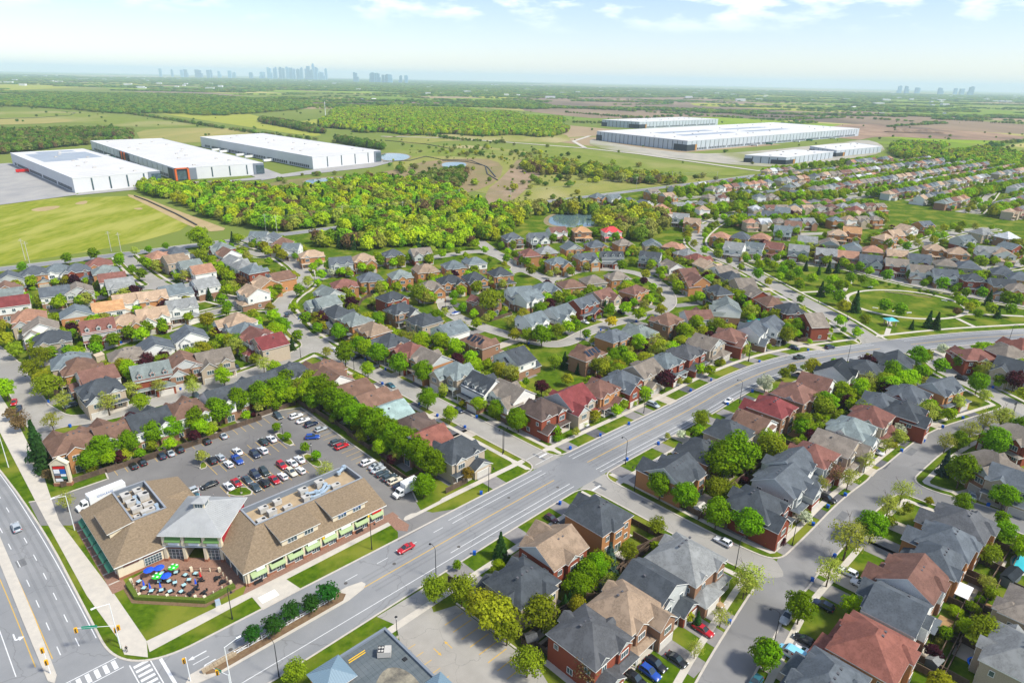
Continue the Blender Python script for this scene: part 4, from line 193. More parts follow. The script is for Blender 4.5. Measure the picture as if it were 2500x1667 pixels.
# ------------------------------------------------------------------ mesh helpers
class MB:
    def __init__(s): s.v = []; s.f = []; s.m = []
    def face(s, pts, m=0):
        i = len(s.v); s.v += [tuple(p) for p in pts]; s.f.append(tuple(range(i, i+len(pts)))); s.m.append(m)
    def box(s, x0, x1, y0, y1, z0, z1, m=0, bottom=True):
        P = [(x0,y0,z0),(x1,y0,z0),(x1,y1,z0),(x0,y1,z0),(x0,y0,z1),(x1,y0,z1),(x1,y1,z1),(x0,y1,z1)]
        i = len(s.v); s.v += P
        F = [(4,5,6,7),(0,1,5,4),(1,2,6,5),(2,3,7,6),(3,0,4,7)] + ([(3,2,1,0)] if bottom else [])
        s.f += [tuple(i+k for k in f) for f in F]; s.m += [m]*len(F)
    def prism(s, pts, z0, z1, m=0, mt=None):
        n = len(pts); i = len(s.v)
        a = sum(pts[k][0]*pts[(k+1)%n][1]-pts[(k+1)%n][0]*pts[k][1] for k in range(n))
        if a < 0: pts = pts[::-1]
        s.v += [(p[0],p[1],z0) for p in pts]+[(p[0],p[1],z1) for p in pts]
        s.f.append(tuple(i+n+k for k in range(n))); s.m.append(m if mt is None else mt)
        for k in range(n): s.f.append((i+k, i+(k+1)%n, i+n+(k+1)%n, i+n+k)); s.m.append(m)
        s.f.append(tuple(i+k for k in range(n))[::-1]); s.m.append(m)
    def bar(s, p, q, r, m=0, r2=None, n=6):
        p, q = Vector(p), Vector(q); d = (q-p)
        if d.length < 1e-6: return
        d.normalize(); a = d.orthogonal().normalized(); b = d.cross(a); i = len(s.v); r2 = r if r2 is None else r2
        for c, rr in ((p, r), (q, r2)):
            for k in range(n):
                t = 2*math.pi*k/n; s.v.append(tuple(c+a*(math.cos(t)*rr)+b*(math.sin(t)*rr)))
        for k in range(n): s.f.append((i+k, i+(k+1)%n, i+n+(k+1)%n, i+n+k)); s.m.append(m)
        s.f.append(tuple(range(i+n-1, i-1, -1))); s.m.append(m); s.f.append(tuple(range(i+n, i+2*n))); s.m.append(m)
    def cone(s, c, r, z0, z1, n=8, m=0, r2=0.):
        i = len(s.v)
        for k in range(n): t = 2*math.pi*k/n; s.v.append((c[0]+r*math.cos(t), c[1]+r*math.sin(t), z0))
        s.v.append((c[0], c[1], z1))
        for k in range(n): s.f.append((i+k, i+(k+1)%n, i+n)); s.m.append(m)
        s.f.append(tuple(range(i+n-1, i-1, -1))); s.m.append(m)
    def hip(s, x0, x1, y0, y1, z, pitch, oh=.45, th=.2, m=0, mt=1):
        x0 -= oh; x1 += oh; y0 -= oh; y1 += oh; w, d = x1-x0, y1-y0; h = min(w, d)/2*pitch; zt = z+th
        if w >= d: a, b = (x0+d/2, (y0+y1)/2, zt+h), (x1-d/2, (y0+y1)/2, zt+h)
        else: a, b = ((x0+x1)/2, y0+w/2, zt+h), ((x0+x1)/2, y1-w/2, zt+h)
        A, B, C, D = (x0,y0,zt),(x1,y0,zt),(x1,y1,zt),(x0,y1,zt)
        if w >= d:
            s.face((A,B,b,a),m); s.face((C,D,a,b),m); s.face((B,C,b),m); s.face((D,A,a),m)
        else:
            s.face((A,B,a),m); s.face((C,D,b),m); s.face((B,C,b,a),m); s.face((D,A,a,b),m)
        L = [(p[0],p[1],z) for p in (A,B,C,D)]
        for k, (p, q) in enumerate(((A,B),(B,C),(C,D),(D,A))): s.face((L[k], L[(k+1)%4], q, p), mt)
        s.face(L[::-1], mt); return zt+h
    def gable(s, x0, x1, y0, y1, z, pitch, axis='x', oh=.45, th=.2, m=0, mt=1, mw=1, tri=True):
        """ridge along axis; gable-end triangles (slot mw) stand flush with the walls, roof slabs overhang by oh"""
        def T(p): return p if axis == 'x' else (p[1], p[0], p[2])
        if axis == 'y': x0, x1, y0, y1 = y0, y1, x0, x1
        yc = (y0+y1)/2; hs = (y1-y0)/2; h = hs*pitch
        flip = axis == 'y'
        def F(pts, mm):
            pts = [T(p) for p in pts]
            s.face(pts[::-1] if flip else pts, mm)
        zo = z-oh*pitch
        for sgn in (-1, 1):
            ye = yc+sgn*(hs+oh); X0, X1 = x0-oh*.7, x1+oh*.7
            a, b, c, d = (X0,ye,zo+th),(X1,ye,zo+th),(X1,yc,z+h+th),(X0,yc,z+h+th)
            F([a,b,c,d] if sgn < 0 else [b,a,d,c], m)
            a2, b2, c2, d2 = [(p[0],p[1],p[2]-th) for p in (a,b,c,d)]
            F([a2,b2,b,a] if sgn < 0 else [b2,a2,a,b], mt)
            F([d2,c2,b2,a2] if sgn < 0 else [c2,d2,a2,b2], mt)
            F([d2,a2,a,d] if sgn < 0 else [a2,d2,d,a], mt); F([b2,c2,c,b] if sgn < 0 else [c2,b2,b,c], mt)
        if tri:
            F([(x0,y1,z),(x0,y0,z),(x0,yc,z+h)], mw); F([(x1,y0,z),(x1,y1,z),(x1,yc,z+h)], mw)
        return z+h+th
    def obj(s, name, mats, parent=None, loc=(0,0,0), rz=0, smooth=False):
        me = s.mesh(name, mats, smooth); return inst(name, me, parent, loc, rz)
    def mesh(s, name, mats, smooth=False):
        me = bpy.data.meshes.new(name); me.from_pydata(s.v, [], s.f)
        for k in ([mats] if isinstance(mats, str) else mats): me.materials.append(MATS[k])
        if any(s.m): me.polygons.foreach_set('material_index', s.m)
        if smooth: me.polygons.foreach_set('use_smooth', [True]*len(s.f))
        me.update(); return me
def inst(name, me, parent=None, loc=(0,0,0), rz=0, sc=None):
    o = bpy.data.objects.new(name, me); COL.objects.link(o); o.location = loc
    if rz: o.rotation_euler = (0, 0, rz)
    if sc is not None: o.scale = (sc, sc, sc) if isinstance(sc, (int, float)) else sc
    if parent: o.parent = parent
    return o
def tag(o, label, cat, group=None):
    o['label'] = label; o['category'] = cat
    if group: o['group'] = group
    return o
def thing(name, label, cat, loc, rz=0, group=None):
    return tag(inst(name, None, None, loc, rz), label, cat, group)
def struct(o): o['kind'] = 'structure'; return o
def recolor(o, slot, m):
    o.material_slots[slot].link = 'OBJECT'; o.material_slots[slot].material = MATS[m]
S2 = math.sqrt(.5)
def UV(u, v): return (u*S2-v*S2, u*S2+v*S2)
def toUV(x, y): return ((x+y)*S2, (y-x)*S2)
def cleanpoly(p): return [tuple(q[:2]) for q in p]
def inpoly(x, y, poly):
    c = False; n = len(poly)
    for i in range(n):
        x1, y1 = poly[i]; x2, y2 = poly[(i+1) % n]
        if (y1 > y) != (y2 > y) and x < (x2-x1)*(y-y1)/(y2-y1)+x1: c = not c
    return c
def smooth_poly(P, it=2):
    for _ in range(it):
        Q = []
        for i in range(len(P)):
            a, b = P[i], P[(i+1) % len(P)]
            Q += [(a[0]*.75+b[0]*.25, a[1]*.75+b[1]*.25), (a[0]*.25+b[0]*.75, a[1]*.25+b[1]*.75)]
        P = Q
    return P
def sheet(name, poly, z, m, kind=True):
    from mathutils.geometry import tessellate_polygon
    tr = tessellate_polygon([[Vector((p[0],p[1],0)) for p in poly]])
    b = MB(); b.v = [(p[0],p[1],z) for p in poly]
    for t in tr:
        A, B, C = [poly[k] for k in t]
        if (B[0]-A[0])*(C[1]-A[1])-(B[1]-A[1])*(C[0]-A[0]) < 0: t = t[::-1]
        b.f.append(tuple(t)); b.m.append(0)
    o = b.obj(name, m)
    return struct(o) if kind else o
def strip(name, pts, w, z, m, off=0., dash=None, b=None, clip=None):
    """ribbon along a polyline, offset sideways; dash = (on, off)"""
    own = b is None; b = b or MB()
    P = [Vector((p[0], p[1])) for p in pts]; L = [0]
    for i in range(len(P)-1): L.append(L[-1]+(P[i+1]-P[i]).length)
    def at(s):
        for i in range(len(P)-1):
            if s <= L[i+1] or i == len(P)-2:
                t = (s-L[i])/max(1e-6, L[i+1]-L[i]); d = (P[i+1]-P[i]).normalized()
                # blended direction
                d2 = d
                if i+2 < len(P) and t > .5: d2 = d.lerp((P[i+2]-P[i+1]).normalized(), (t-.5))
                elif i > 0 and t < .5: d2 = d.lerp((P[i]-P[i-1]).normalized(), (.5-t))
                d2.normalize(); return P[i].lerp(P[i+1], t), Vector((-d2.y, d2.x))
    step = 3.; s = 0
    while s < L[-1]-.01:
        e = min(s+step, L[-1])
        if dash: e = min(s+dash[0], L[-1])
        p, n = at(s); q, n2 = at(e)
        if clip is None or clip((p+q)/2):
            a = p+n*(off-w/2); c = p+n*(off+w/2); d = q+n2*(off+w/2); f = q+n2*(off-w/2)
            b.face([(a.x,a.y,z),(f.x,f.y,z),(d.x,d.y,z),(c.x,c.y,z)])
        s = e+(dash[1] if dash else 0)
    if own and b.f: return b.obj(name, m)
    return b
# ------------------------------------------------------------------ ground, fields, water
b = MB(); Z0 = -.6
b.face([(-24000,-600,Z0),(24000,-600,Z0),(24000,39000,Z0),(-24000,39000,Z0)])
mat('ground', (.115,.165,.030), (.20,.23,.055), rough=1, scale=.0011, detail=9, coord='World', spec=.02, c3=(.30,.255,.11))
struct(b.obj('ground', 'ground'))
FIELDM = dict(meadow=((.150,.200,.012),(.270,.280,.040),(.310,.310,.070),.07), path=((.40,.31,.17),(.33,.25,.13),None,.05), dry=((.27,.20,.115),(.21,.175,.09),(.17,.17,.06),.03), reed=((.32,.23,.16),(.25,.19,.12),(.17,.16,.06),.03),
  grassdry=((.26,.25,.075),(.20,.22,.05),(.36,.31,.16),.02), grass=((.14,.19,.03),(.20,.23,.05),(.25,.25,.09),.02), crop=((.30,.31,.055),(.25,.28,.045),None,.012), stubble=((.33,.28,.11),(.27,.25,.08),(.20,.22,.06),.012),
  soil=((.27,.20,.135),(.20,.155,.105),(.145,.115,.085),.0035), green=((.13,.21,.02),(.17,.25,.025),(.20,.23,.05),.02), dirt=((.36,.25,.17),(.24,.16,.11),(.16,.12,.09),.012), yard=((.40,.37,.31),(.30,.29,.25),(.22,.23,.10),.02), concrete=((.36,.35,.33),(.27,.27,.27),None,.02))
for i, (k, P) in enumerate(FIELDS):
    c = FIELDM[k]; mat('field_'+k, c[0], c[1], rough=1, scale=c[3]*(4 if k == 'meadow' else 2.2), detail=10, coord='World', spec=.02, c3=c[2], stretch=(1,.28,1,-.70) if k in ('meadow','soil','crop','stubble','grassdry','green') else (1,.6,1,.4))
    sheet(dict(meadow='meadow', path='dirt_path', dry='dry_field', reed='reed_bed', grassdry='dry_field', grass='grassland', crop='crop_field', stubble='stubble_field', soil='ploughed_field', green='green_field', dirt='bare_ground', yard='service_yard', concrete='truck_yard')[k], smooth_poly(cleanpoly(P), 1 if k != 'concrete' else 0), -.5+.012*i, 'field_'+k)
mat('water', (.10,.16,.17), rough=.08, spec=.6)
mat('mud', (.26,.21,.12), (.20,.17,.09), rough=.9, scale=.05, coord='World')
for i, P in enumerate(POND):
    P = smooth_poly(P, 2); cx = sum(p[0] for p in P)/len(P); cy = sum(p[1] for p in P)/len(P)
    sheet('pond_bank', [(cx+(p[0]-cx)*1.14, cy+(p[1]-cy)*1.14) for p in P], .006+.002*i, 'mud')
    sheet('pond', P, .02+.002*i, 'water')
# patchwork of farm fields out towards the horizon, hedges on many borders
PATCH_HEDGE = []; rp = random.Random(77)
for kk, (a_, b_) in dict(p1=((.36,.36,.05),(.30,.33,.04)), p2=((.17,.26,.025),(.22,.30,.03)), p3=((.34,.26,.16),(.27,.205,.13)), p4=((.40,.35,.14),(.33,.31,.10)), p5=((.13,.21,.03),(.17,.24,.04)), p6=((.20,.16,.11),(.25,.20,.14))).items(): mat('patch_'+kk, a_, b_, rough=1, scale=.01, detail=8, coord='World', spec=.02, stretch=(1,.2,1,-.7))
ca, sa = math.cos(math.radians(39.5)), math.sin(math.radians(39.5))
U_ = 900.
while U_ < 11000:
    du = 330*(1+U_/5000); V_ = -9000.
    while V_ < 9000:
        dv = rp.uniform(220,520)*(1+U_/6000); q = [(U_+8,V_+8),(U_+du-8,V_+8),(U_+du-8,V_+dv-8),(U_+8,V_+dv-8)]
        W_ = [(u_*ca-v_*sa, u_*sa+v_*ca) for u_, v_ in q]; cx = sum(p[0] for p in W_)/4; cy = sum(p[1] for p in W_)/4
        if cy > 1150 and abs(cx) < .95*cy and cy < 9000:
            if rp.random() < .8: struct(sheet('farm_field', W_, -.57+.0004*rp.randint(0,60), 'patch_'+rp.choice(['p1','p2','p2','p3','p4','p5','p5','p6'])))
            for e in range(2):
                if rp.random() < .6: PATCH_HEDGE.append((W_[e], W_[e+1]))
        V_ += dv
    U_ += du
LAWN = [(-420,215),(-305,372),(-150,505),(-60,580),(60,680),(250,830),(330,910),(470,1010),(640,1105),(760,1160),(900,1130),(700,600),(520,330),(330,110),(240,40),(-200,40)]
sheet('lawn', LAWN, 0, 'lawn')
# ------------------------------------------------------------------ roads from one distance field (rounded corners at every junction)
GX0, GX1, GY0, GY1, GS = -330, 560, 55, 1030, 1.25
gx = np.arange(GX0, GX1+.01, GS); gy = np.arange(GY0, GY1+.01, GS)
XX, YY = np.meshgrid(gx, gy)
def road_field(P):
    D = np.full(XX.shape, 60.)
    for (x0,y0,w0), (x1,y1,w1) in zip(P, P[1:]):
        m = 22
        i0 = max(0, int((min(x0,x1)-m-GX0)/GS)); i1 = min(len(gx), int((max(x0,x1)+m-GX0)/GS)+2)
        j0 = max(0, int((min(y0,y1)-m-GY0)/GS)); j1 = min(len(gy), int((max(y0,y1)+m-GY0)/GS)+2)
        if i0 >= i1 or j0 >= j1: continue
        X = XX[j0:j1,i0:i1]; Y = YY[j0:j1,i0:i1]; dx, dy = x1-x0, y1-y0
        t = np.clip(((X-x0)*dx+(Y-y0)*dy)/(dx*dx+dy*dy+1e-9), 0, 1)
        D[j0:j1,i0:i1] = np.minimum(D[j0:j1,i0:i1], np.hypot(X-x0-t*dx, Y-y0-t*dy)-(w0+t*(w1-w0)))
    return D
def rsmooth(P):
    for _ in range(2):
        Q = [P[0]]
        for a, b_ in zip(P, P[1:]):
            Q += [tuple(a[k]*.75+b_[k]*.25 for k in range(3)), tuple(a[k]*.25+b_[k]*.75 for k in range(3))]
        P = Q+[P[-1]]
    return P
def smin(a, b, k=5.):
    h = np.clip(.5+.5*(b-a)/k, 0, 1); return b+(a-b)*h-k*h*(1-h)
ROADP = [(n, rsmooth(P), sw) for n, P, sw in ROADS]
FLD = [road_field(P) for n, P, sw in ROADP]
DM = FLD[0]; DA = np.full(XX.shape, 60.); DL = np.full(XX.shape, 60.); DS = np.full(XX.shape, 60.)
for (n, P, sw), f in zip(ROADP[1:], FLD[1:]):
    if sw == 0: DA = smin(DA, f)
    else: DL = smin(DL, f)
    if sw == 1: DS = np.minimum(DS, f)
DBIG = smin(DM, DA, 14.); D = smin(DBIG, DL)
def region(name, f, z, m, z2=None):
    """mesh of the area where f > 0 (marching squares); z2 = raise as a solid kerb with sides"""
    b = MB(); ins = f > 0
    c = ins[:-1,:-1].astype(int)+ins[1:,:-1]+ins[:-1,1:]+ins[1:,1:]
    for j in range(c.shape[0]):
        row = c[j]; full = np.flatnonzero(row == 4)
        if len(full):
            br = np.flatnonzero(np.diff(full) > 1); st = np.r_[full[0], full[br+1]]; en = np.r_[full[br], full[-1]]
            for a, e in zip(st, en):
                b.face([(gx[a],gy[j],z),(gx[e+1],gy[j],z),(gx[e+1],gy[j+1],z),(gx[a],gy[j+1],z)])
        for i in np.flatnonzero((row > 0) & (row < 4)):
            q = [(gx[i],gy[j],f[j,i]),(gx[i+1],gy[j],f[j,i+1]),(gx[i+1],gy[j+1],f[j+1,i+1]),(gx[i],gy[j+1],f[j+1,i])]
            o = []
            for k in range(4):
                p, r = q[k], q[(k+1) % 4]
                if p[2] > 0: o.append((p[0],p[1]))
                if (p[2] > 0) != (r[2] > 0):
                    t = p[2]/(p[2]-r[2]); o.append((p[0]+t*(r[0]-p[0]), p[1]+t*(r[1]-p[1])))
            if len(o) >= 3: b.face([(p[0],p[1],z) for p in o])
    return struct(b.obj(name, m)) if b.f else None
region('road', -np.minimum(DBIG, 60)*1.0, .02, 'asphalt')
near3 = np.minimum(FLD[3], FLD[4]); own3 = near3-np.minimum.reduce([f for k, f in enumerate(FLD) if k not in (3, 4)])
region('street', np.minimum(np.minimum(-D, DBIG), own3), .016, 'street_asphalt'); region('street', np.minimum(np.minimum(-D, DBIG), -own3+.05), .017, 'crescent_asphalt')
def kerb_from(f, lo, hi, z):
    b = MB()
    def cross(q, lev):
        pts = []
        for k in range(4):
            p, r = q[k], q[(k+1) % 4]
            if (p[2] > lev) != (r[2] > lev):
                t = (lev-p[2])/(r[2]-p[2]); pts.append((p[0]+t*(r[0]-p[0]), p[1]+t*(r[1]-p[1])))
        return pts
    ins = f > lo; c = ins[:-1,:-1].astype(int)+ins[1:,:-1]+ins[:-1,1:]+ins[1:,1:]
    for j, i in zip(*np.nonzero((c > 0) & (c < 4))):
        q = [(gx[i],gy[j],f[j,i]),(gx[i+1],gy[j],f[j,i+1]),(gx[i+1],gy[j+1],f[j+1,i+1]),(gx[i],gy[j+1],f[j+1,i])]
        P = cross(q, lo)
        if len(P) != 2: continue
        gxx = (q[1][2]+q[2][2]-q[0][2]-q[3][2]); gyy = (q[2][2]+q[3][2]-q[0][2]-q[1][2]); L = math.hypot(gxx, gyy) or 1
        nx, ny = gxx/L*(hi-lo), gyy/L*(hi-lo)
        (ax,ay),(bx,by) = P
        if (bx-ax)*ny-(by-ay)*nx < 0: (ax,ay),(bx,by) = (bx,by),(ax,ay)
        b.face([(ax,ay,z),(bx,by,z),(bx+nx,by+ny,z),(ax+nx,ay+ny,z)])
        b.face([(ax,ay,0),(bx,by,0),(bx,by,z),(ax,ay,z)])
    return struct(b.obj('kerb', 'kerb'))
kerb_from(D, 0, .45, .13)
SWF = np.maximum(np.minimum(np.minimum(DM-5.0, 6.8-DM), DL-.4), np.minimum(np.minimum(np.minimum(DS-2.4, 3.9-DS), DBIG-.4), D-.4))
UU = (XX+YY)*S2; VV = (YY-XX)*S2
SWF = np.where((UU < 84) & (VV > 100) | (UU < 56) & (VV < 100) | ((UU>88)&(UU<98)&(VV>124)&(VV<135)), -1, SWF)
region('pavement', SWF, .045, 'concrete')
def road_dist(x, y):
    i = int(round((x-GX0)/GS)); j = int(round((y-GY0)/GS))
    if 0 <= i < len(gx) and 0 <= j < len(gy): return D[j, i]
    return 60.
# painted lines
MAIN = [(p[0],p[1]) for p in ROADP[0][1]]
def keep_main(p): 
    i = int((p.x-GX0)/GS); j = int((p.y-GY0)/GS)
    return 0 <= i < len(gx) and 0 <= j < len(gy) and DL[j,i] > 1.5 and DA[j,i] > 3
def after(u): return [p for p in MAIN if toUV(*p)[0] > u]
ZM = .026
struct(strip('centre_line', [UV(62,109.5)]+after(63), .22, ZM, 'paint_yellow', clip=keep_main))
struct(strip('lane_line', [UV(85,109.5)]+after(86), .16, ZM, 'paint_white', off=-4.4, clip=keep_main)); struct(strip('lane_line', [UV(93,109.5)]+after(94), .16, ZM, 'paint_white', off=4.4, clip=keep_main))
struct(strip('lane_line', [UV(28,109.5)]+after(29), .16, ZM+.002, 'paint_white', off=-6.1, clip=keep_main)); struct(strip('lane_line', [UV(93,109.5)]+after(94), .14, ZM+.002, 'paint_white', off=6.1, clip=keep_main))
struct(strip('lane_line', [UV(26,114.3),UV(90,114.3)], .15, ZM, 'paint_white', dash=(3.2,5.5)))
ART = [(p[0],p[1]) for p in ROADP[-1][1]]
for o_, d_, c_ in ((-6.6,(3,6),'paint_white'),(-3.3,(3,6),'paint_white'),(-9.7,None,'paint_white'),(-1.9,None,'paint_yellow'),(1.0,None,'paint_yellow'),(4.2,None,'paint_white'),(7.4,(3,6),'paint_white')):
    struct(strip('lane_line', [p for p in ART if toUV(*p)[1] > 128.5], .17, ZM, c_, off=o_, dash=d_))
def uvquad(name, L, z, m):
    b = MB()
    for q in L: b.face([(*UV(*p), z) for p in q])
    return struct(b.obj(name, m))
def bars(u0, u1, v0, v1, n, along):
    L = []
    for k in range(n):
        if along == 'u': a = u0+(u1-u0)*(k+.25)/n; c = u0+(u1-u0)*(k+.75)/n; L.append([(a,v0),(c,v0),(c,v1),(a,v1)])
        else: a = v0+(v1-v0)*(k+.25)/n; c = v0+(v1-v0)*(k+.75)/n; L.append([(u0,a),(u1,a),(u1,c),(u0,c)])
    return L
uvquad('crosswalk', bars(-6,15.6,123.6,126.2,14,'u')+[[(-6,123.1),(16,123.1),(16,123.3),(-6,123.3)],[(-6,126.5),(16,126.5),(16,126.7),(-6,126.7)]], ZM+.003, 'paint_white')
uvquad('crosswalk', bars(17.3,19.9,100.5,122.3,15,'v')+[[(16.8,100.5),(17,100.5),(17,122.8),(16.8,122.8)],[(20.2,100.5),(20.4,100.5),(20.4,121.6),(20.2,121.6)],[(21.6,111.5),(22.2,111.5),(22.2,120.3),(21.6,120.3)]], ZM+.003, 'paint_white')
uvquad('stop_line', [[(134,120.6),(137.6,120.6),(137.6,121.2),(134,121.2)],[(130,118.6),(138,118.6),(138,118.75),(130,118.75)],[(130,122.6),(138,122.6),(138,122.75),(130,122.75)],[(132.2,98.4),(135.9,98.4),(135.9,97.8),(132.2,97.8)]], ZM+.003, 'paint_white')
def arrow(u, v, a, s=1., m='paint_white', turn=False):
    pts = [(-1.6,-.12),(.6,-.12),(.6,-.45),(1.6,0),(.6,.45),(.6,.12),(-1.6,.12)] if not turn else [(-1.6,-.12),(.2,-.12),(.5,.1),(.5,.5),(.9,.5),(.3,1.3),(-.3,.5),(.1,.5),(.1,.12),(-1.6,.12)]
    c, s_ = math.cos(a), math.sin(a); P = [UV(u+(x*c-y*s_)*s, v+(x*s_+y*c)*s) for x, y in pts]
    sheet('road_arrow', P, ZM+.004, m)
arrow(28, 112.6, math.pi, 1.15, turn=True); arrow(27.5, 116, math.pi, 1.15); arrow(2., 146, -math.pi/2, 1.2, turn=True); arrow(66.2, 83.2, math.pi/2, .8, 'paint_yellow'); arrow(63.4,83.2,-math.pi/2,.8,'paint_yellow')
mat('lane_wear', (.15,.155,.162), (.19,.195,.20), rough=.85, scale=.3, detail=6, coord='World'); mt_ = MATS['lane_wear']; mt_.node_tree.nodes['Principled BSDF'].inputs['Alpha'].default_value = .11
for o_ in (-2.8,-1.4,1.4,2.8): struct(strip('lane_wear', [UV(64,109.5)]+after(65), .55, .023, 'lane_wear', off=o_, clip=keep_main))
for o_ in (-8.9,-7.5,-5.7,-4.2): struct(strip('lane_wear', [p for p in ART if toUV(*p)[1] > 129], .6, .023, 'lane_wear', off=o_))
for k, (u_, v_) in enumerate(((58,113.2),(60.4,113.6),(72.5,111.4),(88,105.5),(112,112),(126,106),(33,112.9))):
    mb_ = MB(); mb_.bar((*UV(u_,v_),.02),(*UV(u_,v_),.029),.45,0,None,14); struct(mb_.obj('manhole_cover', 'parapet_dark'))
rq = random.Random(31); mat('asphalt_patch', (.13,.135,.14), (.17,.172,.175), rough=.9, scale=.8, detail=6, coord='World')
for n_, P_, sw_ in ROADP[:10]+ROADP[-1:]:
    for k in range(4):
        a, c = P_[rq.randrange(len(P_)-1)], None
        i_ = P_.index(a); c = P_[i_+1]; L_ = math.hypot(c[0]-a[0], c[1]-a[1])
        if L_ < 4: continue
        dx, dy = (c[0]-a[0])/L_, (c[1]-a[1])/L_; s0 = rq.uniform(0,L_); o0 = rq.uniform(-.7,.5)*a[2]; w0, l0 = rq.uniform(.6,2.2), rq.uniform(1.5,6); q0 = (a[0]+dx*s0-dy*o0, a[1]+dy*s0+dx*o0)
        sheet('asphalt_patch', [(q0[0]+dx*e*l0-dy*f*w0, q0[1]+dy*e*l0+dx*f*w0) for e, f in ((0,0),(1,0),(1,1),(0,1))], .0215+.0002*k, 'asphalt_patch')
# arterial median, centre median of the main road, paths, verges
def slab(name, uvp, z0, z1, m, sm=0):
    P = [UV(*p) for p in uvp]
    if sm: P = smooth_poly(P, sm)
    b = MB(); b.prism(P, z0, z1); return struct(b.obj(name, m))
slab('median', [(3.9,300),(5.7,300),(5.9,224),(6.1,180),(6.2,150),(6.0,130),(5.2,128),(4.4,129.5),(4.2,150),(4.1,180)], 0, .15, 'concrete')
slab('median', [(23.2,110.6),(24.6,112.2),(60,112.3),(63.3,111.4),(63.6,110.2),(62.5,109.2),(58,108.3),(30,108.4),(24,109.3)], 0, .15, 'concrete')
mat('mulch', (.14,.085,.05), (.20,.14,.08), rough=1, scale=1.5, coord='World')
slab('planting_bed', [(27,111.3),(29,112),(57.5,112.05),(58.5,110.4),(57,109.1),(29,109.0),(27,110)], .1, .22, 'mulch')
slab('footpath', [(16.5,320),(21,320),(21.6,256),(20.6,215),(19.2,197),(18.4,185),(20.7,146),(21.4,127),(20.2,122.4),(17.0,126.4),(17.4,131),(16.1,150),(15.9,181),(15.9,200),(16,230)], .0, .05, 'concrete')
slab('pavement', [(20.9,123.6),(42,124.2),(84,124.4),(84,125.9),(42,126.3),(21.4,127)], .0, .056, 'concrete')
slab('pavement', [(42.7,118.8),(52,118.8),(51,124.4),(42.7,124.4)], .0, .061, 'concrete')
slab('pavement', [(43.5,120.6),(47.5,120.6),(47.5,123),(43.5,123)], .061, .085, 'trim')
slab('brick_walk', [(41.5,126.2),(84.3,126),(84.3,128.8),(43.6,128.8)], 0, .066, 'brick_paver')
slab('brick_walk', [(80.8,126),(83.8,126),(84.2,121.2),(82.2,119.3),(80.3,121.8)], 0, .071, 'brick_paver')
slab('brick_walk', [(20.4,146.5),(23.6,146.5),(23.6,181),(20.6,181)], 0, .066, 'brick_paver')
slab('patio', [(24.2,148.6),(24.3,141),(34.5,130),(41.2,128.8),(43.7,128.9),(43.6,141),(34,151)], 0, .076, 'brick_paver')
# parking lots
slab('parking_lot', [(14.5,186),(14.5,199.6),(19,197.6),(33.4,197.6),(34,203),(62,203.4),(90,204.2),(97,200),(95.4,173.7),(95.2,150),(93.6,133),(91.6,128),(90.4,124.5),(92,121.2),(98,118),(78,117.6),(80.2,120.6),(81.9,127.9),(78,135),(60,140),(48,148),(40,156),(34,165),(27,178),(22.8,180.5),(20,181)], 0, .031, 'lot_asphalt')
slab('parking_lot', [(59.8,99.9),(72.6,99.9),(71.2,96),(69.6,92.4),(74.6,90.6),(75.6,66),(70,50),(56,50),(56,88),(59.5,91),(61.5,95)], 0, .029, 'street_asphalt')
b = MB()
def line_uv(u0, v0, u1, v1, w=.13, z=.038):
    d = Vector((u1-u0, v1-v0)).normalized(); n = Vector((-d.y, d.x))*w/2
    b.face([(*UV(u0-n.x,v0-n.y),z),(*UV(u1-n.x,v1-n.y),z),(*UV(u1+n.x,v1+n.y),z),(*UV(u0+n.x,v0+n.y),z)])
for k in range(20): line_uv(36+k*2.75, 198, 36+k*2.75, 202.8)
for k in range(10): line_uv(57.2+k*2.75, 178.8, 57.2+k*2.75, 189.4)
line_uv(57.2, 184.1, 82, 184.1)
for k in range(10): line_uv(55.3+k*2.75, 161.5, 55.3+k*2.75, 172.4)
line_uv(55.3, 167, 80, 167)
for k in range(25): line_uv(90.2, 134.5+k*2.75, 95.1, 134.5+k*2.75)
for k in range(8): line_uv(69.1, 87.8-k*2.75, 74.3, 87.8-k*2.75, .2)
for k in range(8): line_uv(58.6, 88-k*2.75, 61.3, 88-k*2.75, .13)
struct(b.obj('stall_lines', 'paint_yellow'))
def island(P, sm=2):
    slab('kerb', P, 0, .16, 'kerb', sm); c = (sum(p[0] for p in P)/len(P), sum(p[1] for p in P)/len(P))
    slab('verge', [(c[0]+(p[0]-c[0])*.86, c[1]+(p[1]-c[1])*.86) for p in P], .1, .20, 'lawn', sm)
island([(80,190),(80,179.5),(82.6,179.5),(82.6,190)], 1); island([(80,172),(80,162),(83,162),(83,172)], 1); island([(54.3,168.5),(60.6,168.5),(61.2,161.8),(57,163.5)], 1); island([(54,185),(57,184.6),(57.2,190)], 1)
for P in ([(33.4,197.6),(34,203.2),(60,203.6),(90,204.4),(96,201.5)],[(96,201.5),(95.6,173.7),(95.5,150),(93.9,133),(91.9,128)],[(14.5,199.9),(19,197.9),(33.4,197.9)],[(75,91),(76,66)]):
    for p, q in zip(P, P[1:]):
        d = Vector((q[0]-p[0], q[1]-p[1])).normalized(); n = (-d.y*.2, d.x*.2)
        slab('kerb', [(p[0]-n[0],p[1]-n[1]),(q[0]-n[0],q[1]-n[1]),(q[0]+n[0],q[1]+n[1]),(p[0]+n[0],p[1]+n[1])], 0, .15, 'kerb')
